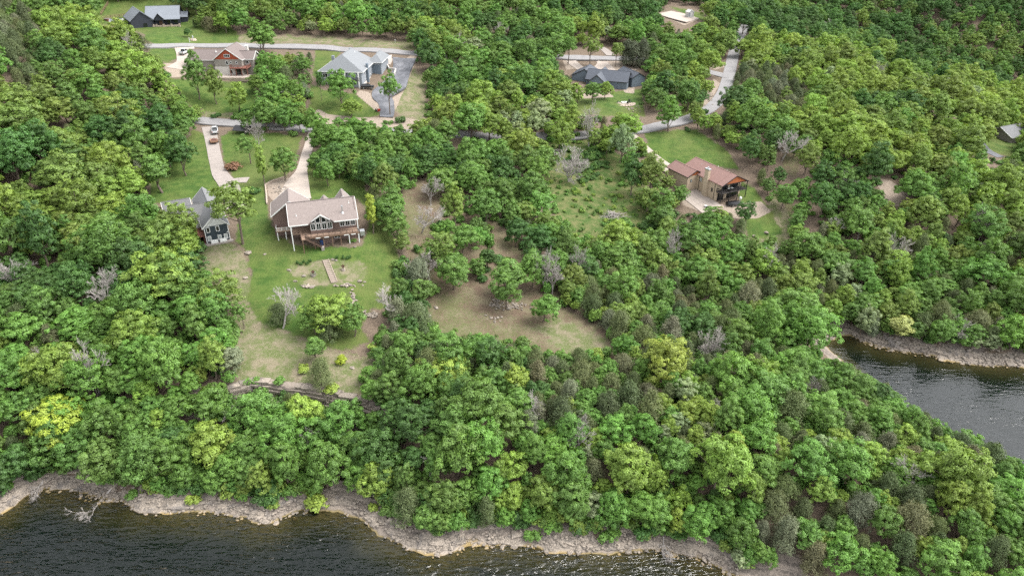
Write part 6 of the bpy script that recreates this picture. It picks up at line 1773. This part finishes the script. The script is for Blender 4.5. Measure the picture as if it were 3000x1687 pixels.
# driveway retaining edge by the brown house
rw_ = [ground(x, y) for x, y in ((783, 600), (781, 570), (778, 545), (800, 533), (835, 522))]
RW = empty('retaining_wall', (0, 0, 0), 0, 'low stone retaining wall curving round the bare bank by the pale driveway', 'wall')
for p, q in zip(rw_[:-1], rw_[1:]):
    n_ = max(2, int(np.linalg.norm(q - p) / 0.7))
    for i in range(n_):
        for j in range(2):
            c0, c1 = p + (q - p) * (i + 0.04) / n_, p + (q - p) * (i + 0.96) / n_
            MB().bar((c0[0], c0[1], c0[2] + 0.1 + j * 0.32), (c1[0], c1[1], c1[2] + 0.1 + j * 0.32), 0.35 + 0.05 * ((i + j) % 2), 0.30).build('wall_stone', M['house_stone'], RW)

# ------------------------------------------------------------------ vehicles
surf('car_white', (0.72, 0.73, 0.74), 0.25, 0.03, 2, spec=0.6)
surf('car_black', (0.012, 0.012, 0.014), 0.25, 0.2, 2, spec=0.6)
surf('car_grey', (0.10, 0.105, 0.115), 0.3, 0.1, 2, spec=0.6)
surf('tyre', (0.018, 0.018, 0.018), 0.85, 0.2, 6)
surf('trailer_wood', (0.34, 0.20, 0.13), 0.85, 0.25, 2, 0.3)
surf('lamp_red', (0.35, 0.02, 0.02), 0.3, 0.1, 3); surf('lamp_clear', (0.7, 0.7, 0.68), 0.15, 0.1, 3)
surf('mower_red', (0.35, 0.03, 0.02), 0.4, 0.15, 3)
surf('blue_plastic', (0.03, 0.07, 0.22), 0.5, 0.1, 3)

def wheels(o, xs, yw, r, w=0.25):
    for x in xs:
        for s_ in (-1, 1):
            wt_ = MB().cyl((x, s_ * yw - w / 2, r), (x, s_ * yw + w / 2, r), r, r, 14).build('wheel', M['tyre'], o)
            MB().cyl((x, s_ * (yw + w / 2 + 0.005) - 0.01, r), (x, s_ * (yw + w / 2 + 0.005) + 0.01, r), r * 0.6, r * 0.6, 10).build('rim', M['galv'], wt_)

def profile_body(o, prof, half, mat_, name='body', taper=0.0):
    """side profile (x, z) swept across the width, pulled in towards the top"""
    V, F_ = [], []
    zm = max(z for x, z in prof); z0 = min(z for x, z in prof)
    n = len(prof)
    for s_ in (-1, 1):
        for x, z in prof: V.append((x, s_ * (half - taper * max(0, (z - z0) / (zm - z0)) ** 2), z))
    F_ = [tuple(range(n)), tuple(range(2 * n - 1, n - 1, -1))] + [(i, n + i, n + (i + 1) % n, (i + 1) % n) for i in range(n)]
    ob = mesh_obj(name, V, F_, mat_, o)
    bm = bmesh.new(); bm.from_mesh(ob.data); bmesh.ops.recalc_face_normals(bm, faces=bm.faces)
    bmesh.ops.bevel(bm, geom=bm.edges[:], offset=0.05, segments=2, affect='EDGES', profile=0.6)
    bm.to_mesh(ob.data); bm.free()
    return ob

def pickup(bx, by, yaw, body, label, zoff=0.1):
    g = ground(bx, by)
    o = empty('pickup_truck', (g[0], g[1], g[2] + zoff), yaw, label, 'truck')
    profile_body(o, [(-2.9, 0.55), (2.85, 0.55), (2.9, 0.95), (2.75, 1.12), (1.25, 1.2), (-0.95, 1.2), (-2.85, 1.18)], 0.98, M[body], 'body')
    profile_body(o, [(-0.95, 1.15), (1.35, 1.15), (0.55, 1.88), (-0.75, 1.9)], 0.92, M['glass_dark'], 'windows', 0.12)
    MB().box(-0.72, 0.5, -0.72, 0.72, 1.88, 1.96).build('cab_roof', M[body], o)
    for x0, x1 in ((-0.92, -0.78), (0.95, 1.1)):
        MB().bar((x0 if x0 < 0 else 1.3, 0.86, 1.18), (-0.74 if x0 < 0 else 0.56, 0.76, 1.88), 0.09).bar((x0 if x0 < 0 else 1.3, -0.86, 1.18), (-0.74 if x0 < 0 else 0.56, -0.76, 1.88), 0.09).build('pillar', M[body], o)
    MB().box(-2.75, -1.05, -0.82, 0.82, 1.17, 1.215).build('bed', M['car_grey'], o)
    MB().box(2.86, 2.98, -0.9, 0.9, 0.5, 0.75).box(-3.0, -2.88, -0.9, 0.9, 0.5, 0.75).build('bumper', M['galv'], o)
    for s_ in (-1, 1):
        MB().box(2.82, 2.93, s_ * 0.75 - 0.16, s_ * 0.75 + 0.16, 0.85, 1.03).build('headlight', M['lamp_clear'], o); MB().box(-2.93, -2.86, s_ * 0.85 - 0.1, s_ * 0.85 + 0.1, 0.8, 1.1).build('taillight', M['lamp_red'], o)
        MB().box(0.95, 1.15, s_ * 1.1 - 0.12, s_ * 1.1 + 0.12, 1.2, 1.42).build('mirror', M['car_black'], o)
    wheels(o, (-1.9, 1.85), 0.86, 0.42)
    return o

def suv(bx, by, yaw, body, label, L=4.7, zoff=0.15):
    g = ground(bx, by)
    o = empty('parked_car', (g[0], g[1], g[2] + zoff), yaw, label, 'car')
    h = L / 2
    profile_body(o, [(-h, 0.45), (h, 0.45), (h + 0.02, 0.8), (h - 0.15, 0.95), (0.9, 1.08), (-h + 0.1, 1.1), (-h, 0.9)], 0.93, M[body], 'body')
    profile_body(o, [(-h + 0.15, 1.05), (1.15, 1.05), (0.45, 1.62), (-h + 0.5, 1.66)], 0.86, M['glass_dark'], 'windows', 0.14)
    MB().box(-h + 0.5, 0.4, -0.68, 0.68, 1.63, 1.70).build('cab_roof', M[body], o)
    for s_ in (-1, 1):
        MB().box(h - 0.06, h + 0.04, s_ * 0.68 - 0.15, s_ * 0.68 + 0.15, 0.68, 0.84).build('headlight', M['lamp_clear'], o); MB().box(-h - 0.03, -h + 0.04, s_ * 0.74 - 0.12, s_ * 0.74 + 0.12, 0.7, 0.95).build('taillight', M['lamp_red'], o)
        MB().box(0.85, 1.0, s_ * 1.0 - 0.1, s_ * 1.0 + 0.1, 1.05, 1.22).build('mirror', M[body], o)
    wheels(o, (-h + 0.85, h - 0.9), 0.82, 0.36)
    return o
d_ = ground(632, 400) - ground(628, 372); yaw = math.atan2(-d_[1], -d_[0])
pickup(631, 389, yaw, 'car_white', 'white pickup truck on the concrete driveway towing a flat trailer', 0.12)
g = ground(628, 419)
tr_ = empty('flat_trailer', (g[0], g[1], g[2] + 0.1), yaw, 'rusty brown wooden flat trailer hitched behind the white pickup', 'trailer')
MB().box(-2.2, 2.0, -1.05, 1.05, 0.6, 0.7).build('frame', M['rust'], tr_)
for i in range(8): MB().box(-2.15, 1.95, -1.03 + i * 0.26, -0.79 + i * 0.26, 0.70, 0.75).build('plank', M['trailer_wood'], tr_)
MB().bar((2.0, -0.7, 0.62), (3.3, 0, 0.55), 0.12).bar((2.0, 0.7, 0.62), (3.3, 0, 0.55), 0.12).build('drawbar', M['rust'], tr_)
MB().box(-2.25, -2.15, -1.05, 1.05, 0.7, 1.25).build('tailgate', M['trailer_wood'], tr_)
for s_ in (-1, 1): MB().box(-2.2, 2.0, s_ * 1.05 - 0.04, s_ * 1.05 + 0.04, 0.75, 1.05).build('side_rail', M['trailer_wood'], tr_); MB().box(-0.9, 0.7, s_ * 1.2 - 0.14, s_ * 1.2 + 0.14, 0.72, 0.78).build('mudguard', M['rust'], tr_)
MB().box(-1.5, 0.9, -0.7, 0.7, 0.75, 0.98).build('load', M['rust'], tr_)
wheels(tr_, (-0.45, 0.35), 1.2, 0.33, 0.2)
suv(1078, 261, math.radians(8), 'car_black', 'black car parked at the corner of the grey blue house')
pickup(541, 160, math.radians(88), 'car_white', 'white pickup on the apron beside the orange gabled house', 0.25)
suv(2783, 335, math.radians(-35), 'car_white', 'white car on the lane among the far trees', 4.6)
# small machine by the black driveway
g = ground(1107, 327); mw = empty('ride_on_mower', (g[0], g[1], g[2] + 0.05), 0.6, 'red ride-on mower at the foot of the black driveway', 'mower')
profile_body(mw, [(-0.2, 0.35), (1.0, 0.35), (1.0, 0.75), (0.1, 0.85)], 0.32, M['mower_red'], 'hood'); MB().box(-0.75, -0.2, -0.3, 0.3, 0.45, 0.6).box(-0.8, -0.68, -0.3, 0.3, 0.6, 1.0).build('seat', M['car_black'], mw); MB().box(-0.5, 0.6, -0.6, 0.6, 0.15, 0.3).build('mower_deck', M['mower_red'], mw); MB().bar((0.05, 0, 0.8), (-0.15, 0, 1.1), 0.05).build('steering_column', M['black_metal'], mw)
wheels(mw, (-0.55, 0.75), 0.45, 0.25, 0.18)

# ------------------------------------------------------------------ fire pit terrace
g = ground(1829, 303); FP = empty('fire_pit', (g[0], g[1], g[2] + 0.1), 0.2, 'square white fire table in the middle of the round stone terrace', 'fire pit')
MB().box(-1.1, 1.1, -0.8, 0.8, 0, 0.45).build('table', M['white_paint'], FP); MB().box(-0.5, 0.5, -0.35, 0.35, 0.45, 0.49).build('burner', M['car_black'], FP)
TE = tag(empty('fire_pit_terrace', (g[0], g[1], g[2]), 0.1), 'round stone terrace with fire table and chairs', None, None, 'structure')
for ring, rr in ((0, 0.0), (1, 1.3), (2, 2.6), (3, 3.7)):
    n_ = [1, 8, 15, 22][ring]
    for k in range(n_):
        a0, a1 = 2 * math.pi * k / n_ + 0.03, 2 * math.pi * (k + 1) / n_ - 0.03
        ri, ro2 = (rr - 0.62 if ring else 0), rr + 0.62
        if ring == 0:
            pg = [(0.62 * math.cos(q * 0.785), 0.62 * math.sin(q * 0.785), 0.08) for q in range(8)]
        else:
            pg = [(ri * math.cos(a0), ri * math.sin(a0), 0.08), (ro2 * math.cos(a0), ro2 * math.sin(a0), 0.08), (ro2 * math.cos((a0 + a1) / 2), ro2 * math.sin((a0 + a1) / 2), 0.08), (ro2 * math.cos(a1), ro2 * math.sin(a1), 0.08), (ri * math.cos(a1), ri * math.sin(a1), 0.08)]
        MB().prism(pg, (0, 0, -0.6)).build('paving_stone', M['house_stone'], TE)
for i, (dx, dy, rz, lb) in enumerate(((-2.2, 0.3, 0, 'dark garden chair left of the white fire table'), (2.3, 0.6, math.pi, 'dark garden chair right of the white fire table'), (0.9, -1.8, math.pi / 2, 'dark garden chair on the near side of the fire table'), (1.9, 1.6, -2.2, 'dark garden chair on the far side of the fire table'))):
    c_ = empty('garden_chair', (g[0] + dx, g[1] + dy, g[2] + 0.1), rz, lb, 'chair', 'chairs around the fire table')
    MB().box(-0.32, 0.32, -0.35, 0.35, 0.38, 0.46).build('seat', M['car_black'], c_); MB().box(-0.38, -0.30, -0.35, 0.35, 0.46, 1.0).build('backrest', M['car_black'], c_)
    for sx in (-1, 1):
        for sy in (-1, 1): MB().bar((sx * 0.28, sy * 0.3, 0), (sx * 0.28, sy * 0.3, 0.38), 0.06).build('leg', M['car_black'], c_)

# ------------------------------------------------------------------ yard things
def fence(line, label, zoff=0.0, h=1.2):
    P_ = [ground(x, y) for x, y in line]
    o = empty('rail_fence', (0, 0, 0), 0, label, 'fence', 'rail fences')
    for a, b_ in zip(P_[:-1], P_[1:]):
        n_ = max(1, int(np.linalg.norm(b_ - a) / 2.6))
        for i in range(n_):
            p, q = a + (b_ - a) * i / n_, a + (b_ - a) * (i + 1) / n_
            MB().bar((p[0], p[1], p[2] - 0.3), (p[0], p[1], p[2] + h + 0.1), 0.16).build('post', M['timber_post'], o)
            for zz in (0.35, 0.75, h): MB().bar((p[0], p[1], p[2] + zz), (q[0], q[1], q[2] + zz), 0.08, 0.12).build('rail', M['timber_post'], o)
fence([(318, 12), (296, 45), (300, 58), (375, 48)], 'brown post and rail fence round the yard left of the black house')
g = ground(316, 62); ht = empty('hot_tub', tuple(g), 0.2, 'round reddish hot tub in the yard left of the black house', 'hot tub'); MB().cyl((0, 0, -0.3), (0, 0, 0.9), 1.3, 1.35, 18).build('tub', M['deck_red'], ht); MB().cyl((0, 0, 0.9), (0, 0, 1.0), 1.3, 1.3, 18).build('cover', M['shingle_mauve'], ht)
g = ground(345, 76); gc = empty('outbuilding', (g[0], g[1], g[2]), 0.25, 'low grey roofed outbuilding half hidden left of the black house', 'shed'); gable_block(gc, -2.4, 2.4, -1.6, 1.6, -1, 1.9, 2.7, 'x', 'siding_charcoal', 'metal_blue', None, 0.2, 0.2)
g = ground(566, 118); sg = empty('roadside_monument', tuple(g), 0, 'stone mound with small grey statue beside the upper road', 'monument'); MB().cyl((0, 0, -0.3), (0, 0, 0.5), 1.6, 1.2, 9).build('stone_mound', M['house_stone'], sg); MB().cyl((0, 0, 0.5), (0, 0, 1.3), 0.35, 0.25, 8).cyl((0, 0, 1.3), (0, 0, 1.9), 0.28, 0.1, 8).bar((-0.5, 0, 1.1), (0.5, 0, 1.3), 0.15).build('statue', M['galv'], sg)
g = ground(556, 124); MBx = empty('marker_post', tuple(g), 0, 'white marker post at the lawn corner by the upper road', 'post'); MB().box(-0.12, 0.12, -0.08, 0.08, -0.3, 1.6).build('shaft', M['white_paint'], MBx); MB().box(-0.18, 0.18, -0.12, 0.12, 1.6, 1.75).build('cap', M['white_paint'], MBx)
g = ground(1158, 126); MBy = empty('mailbox', tuple(g), 0, 'white mailbox on a post by the upper road verge', 'mailbox'); MB().box(-0.06, 0.06, -0.06, 0.06, -0.3, 1.0).build('post', M['white_paint'], MBy); MB().box(-0.15, 0.15, -0.28, 0.28, 1.0, 1.3).build('box', M['white_paint'], MBy)
# dark lean-to by the navy house drive
g = ground(712, 392); ln = empty('dark_shelter', tuple(g), math.radians(-6), 'low black tarpaulin shelter beside the truck driveway', 'shelter')
MB().slab([(-3, -1.2, 1.3), (3, -1.2, 1.2), (3, 1.4, 2.2), (-3, 1.4, 2.4)], 0.08).build('tarpaulin', M['car_black'], ln)
for x_ in (-2.8, 2.8):
    for y_, z_ in ((-1.1, 1.2), (1.3, 2.2)): MB().bar((x_, y_, -0.3), (x_, y_, z_), 0.1).build('pole', M['timber_post'], ln)
# retaining wall beside the black driveway
RW2 = empty('white_retaining_wall', (0, 0, 0), 0, 'pale retaining wall between garage apron and black driveway', 'wall')
wp = [ground(x, y) for x, y in ((1147, 168), (1132, 188), (1140, 205), (1160, 208), (1155, 222))]
for p, q in zip(wp[:-1], wp[1:]):
    n_ = max(2, int(np.linalg.norm(q - p) / 1.2))
    for i in range(n_):
        c0, c1 = p + (q - p) * (i + 0.03) / n_, p + (q - p) * (i + 0.97) / n_
        for j in range(3): MB().bar((c0[0], c0[1], c0[2] + 0.05 + 0.36 * j), (c1[0], c1[1], c1[2] + 0.05 + 0.36 * j), 0.4, 0.34).build('wall_block', M['white_stone'], RW2)
# things on and under the tan house deck and patio
PT = tag(empty('tan_house_patio', (0, 0, 0)), 'pale concrete patio beside the tan house', None, None, 'structure')
o_ = Matrix.Translation((62.0, 192.9, 0)) @ Matrix.Rotation(math.radians(27), 4, 'Z')
for i in range(4):
    for j in range(5):
        c0 = [o_ @ Vector((x_, y_, 0)) for x_, y_ in ((-6.6 + i * 1.7, -0.8 + j * 2.4), (-4.95 + i * 1.7, -0.8 + j * 2.4), (-4.95 + i * 1.7, 1.55 + j * 2.4), (-6.6 + i * 1.7, 1.55 + j * 2.4))]
        MB().prism([(q.x, q.y, float(hz(q.x, q.y)) + 0.16) for q in c0], (0, 0, -0.8)).build('slab', M['concrete_new'], PT)
def at3(x_, y_): q = o_ @ Vector((x_, y_, 0)); return (q.x, q.y)
x_, y_ = at3(3.6, -1.8); bt = empty('black_tarp_boat', (x_, y_, float(hz(x_, y_)) + 0.15), math.radians(10), 'small boat under black cover before the tan house deck', 'boat')
profile_body(bt, [(-2.2, 0.4), (1.6, 0.4), (2.4, 0.95), (1.0, 1.3), (-1.9, 1.15)], 0.85, M['car_black'], 'hull', 0.3); MB().bar((2.2, 0, 0.4), (3.4, 0, 0.35), 0.12).build('trailer_tongue', M['galv'], bt); wheels(bt, (-0.5,), 0.95, 0.33, 0.2)
x_, y_ = at3(7.4, -0.6); gr = empty('white_grill', (x_, y_, float(hz(x_, y_))), 0.3, 'white covered grill at the post of the tan house deck', 'grill'); MB().cyl((0, 0, 0.8), (0, 0, 1.3), 0.45, 0.3, 12).build('hood', M['white_paint'], gr); MB().bar((-0.25, 0, 0), (-0.25, 0, 0.85), 0.08).bar((0.25, 0, 0), (0.25, 0, 0.85), 0.08).build('stand', M['white_paint'], gr)
x_, y_ = at3(4.5, 1.3); tb = empty('deck_table', (x_, y_, 16.5), math.radians(27), 'white table on the upper deck of the tan house', 'table'); MB().box(-1.0, 1.0, -0.45, 0.45, 0.7, 0.76).build('table_top', M['white_paint'], tb)
for sx in (-1, 1):
    for sy in (-1, 1): MB().bar((sx * 0.85, sy * 0.35, 0), (sx * 0.85, sy * 0.35, 0.7), 0.07).build('leg', M['black_metal'], tb)
x_, y_ = at3(-4.0, 1.5); fp2 = empty('patio_bowl', (x_, y_, float(hz(x_, y_)) + 0.1), 0, 'white bowl on the patio of the tan house', 'bowl'); MB().cyl((0, 0, 0), (0, 0, 0.45), 0.3, 0.5, 12).build('bowl', M['white_paint'], fp2); MB().cyl((0.35, -0.3, 0.0), (0.35, -0.3, 0.25), 0.45, 0.45, 12).build('base', M['car_black'], fp2)
o1 = Matrix.Translation((-52.33, 147.77, 0)) @ Matrix.Rotation(math.radians(17), 4, 'Z')
q = o1 @ Vector((6.8, 1.2, 0)); bb = empty('blue_barrel', (q.x, q.y, float(hz(q.x, q.y))), 0, 'dark blue barrel in the shade under the brown house deck', 'barrel'); MB().cyl((0, 0, -0.1), (0, 0, 1.1), 0.4, 0.4, 14).build('drum', M['blue_plastic'], bb); MB().cyl((0, 0, 1.1), (0, 0, 1.18), 0.42, 0.42, 14).build('lid', M['blue_plastic'], bb)
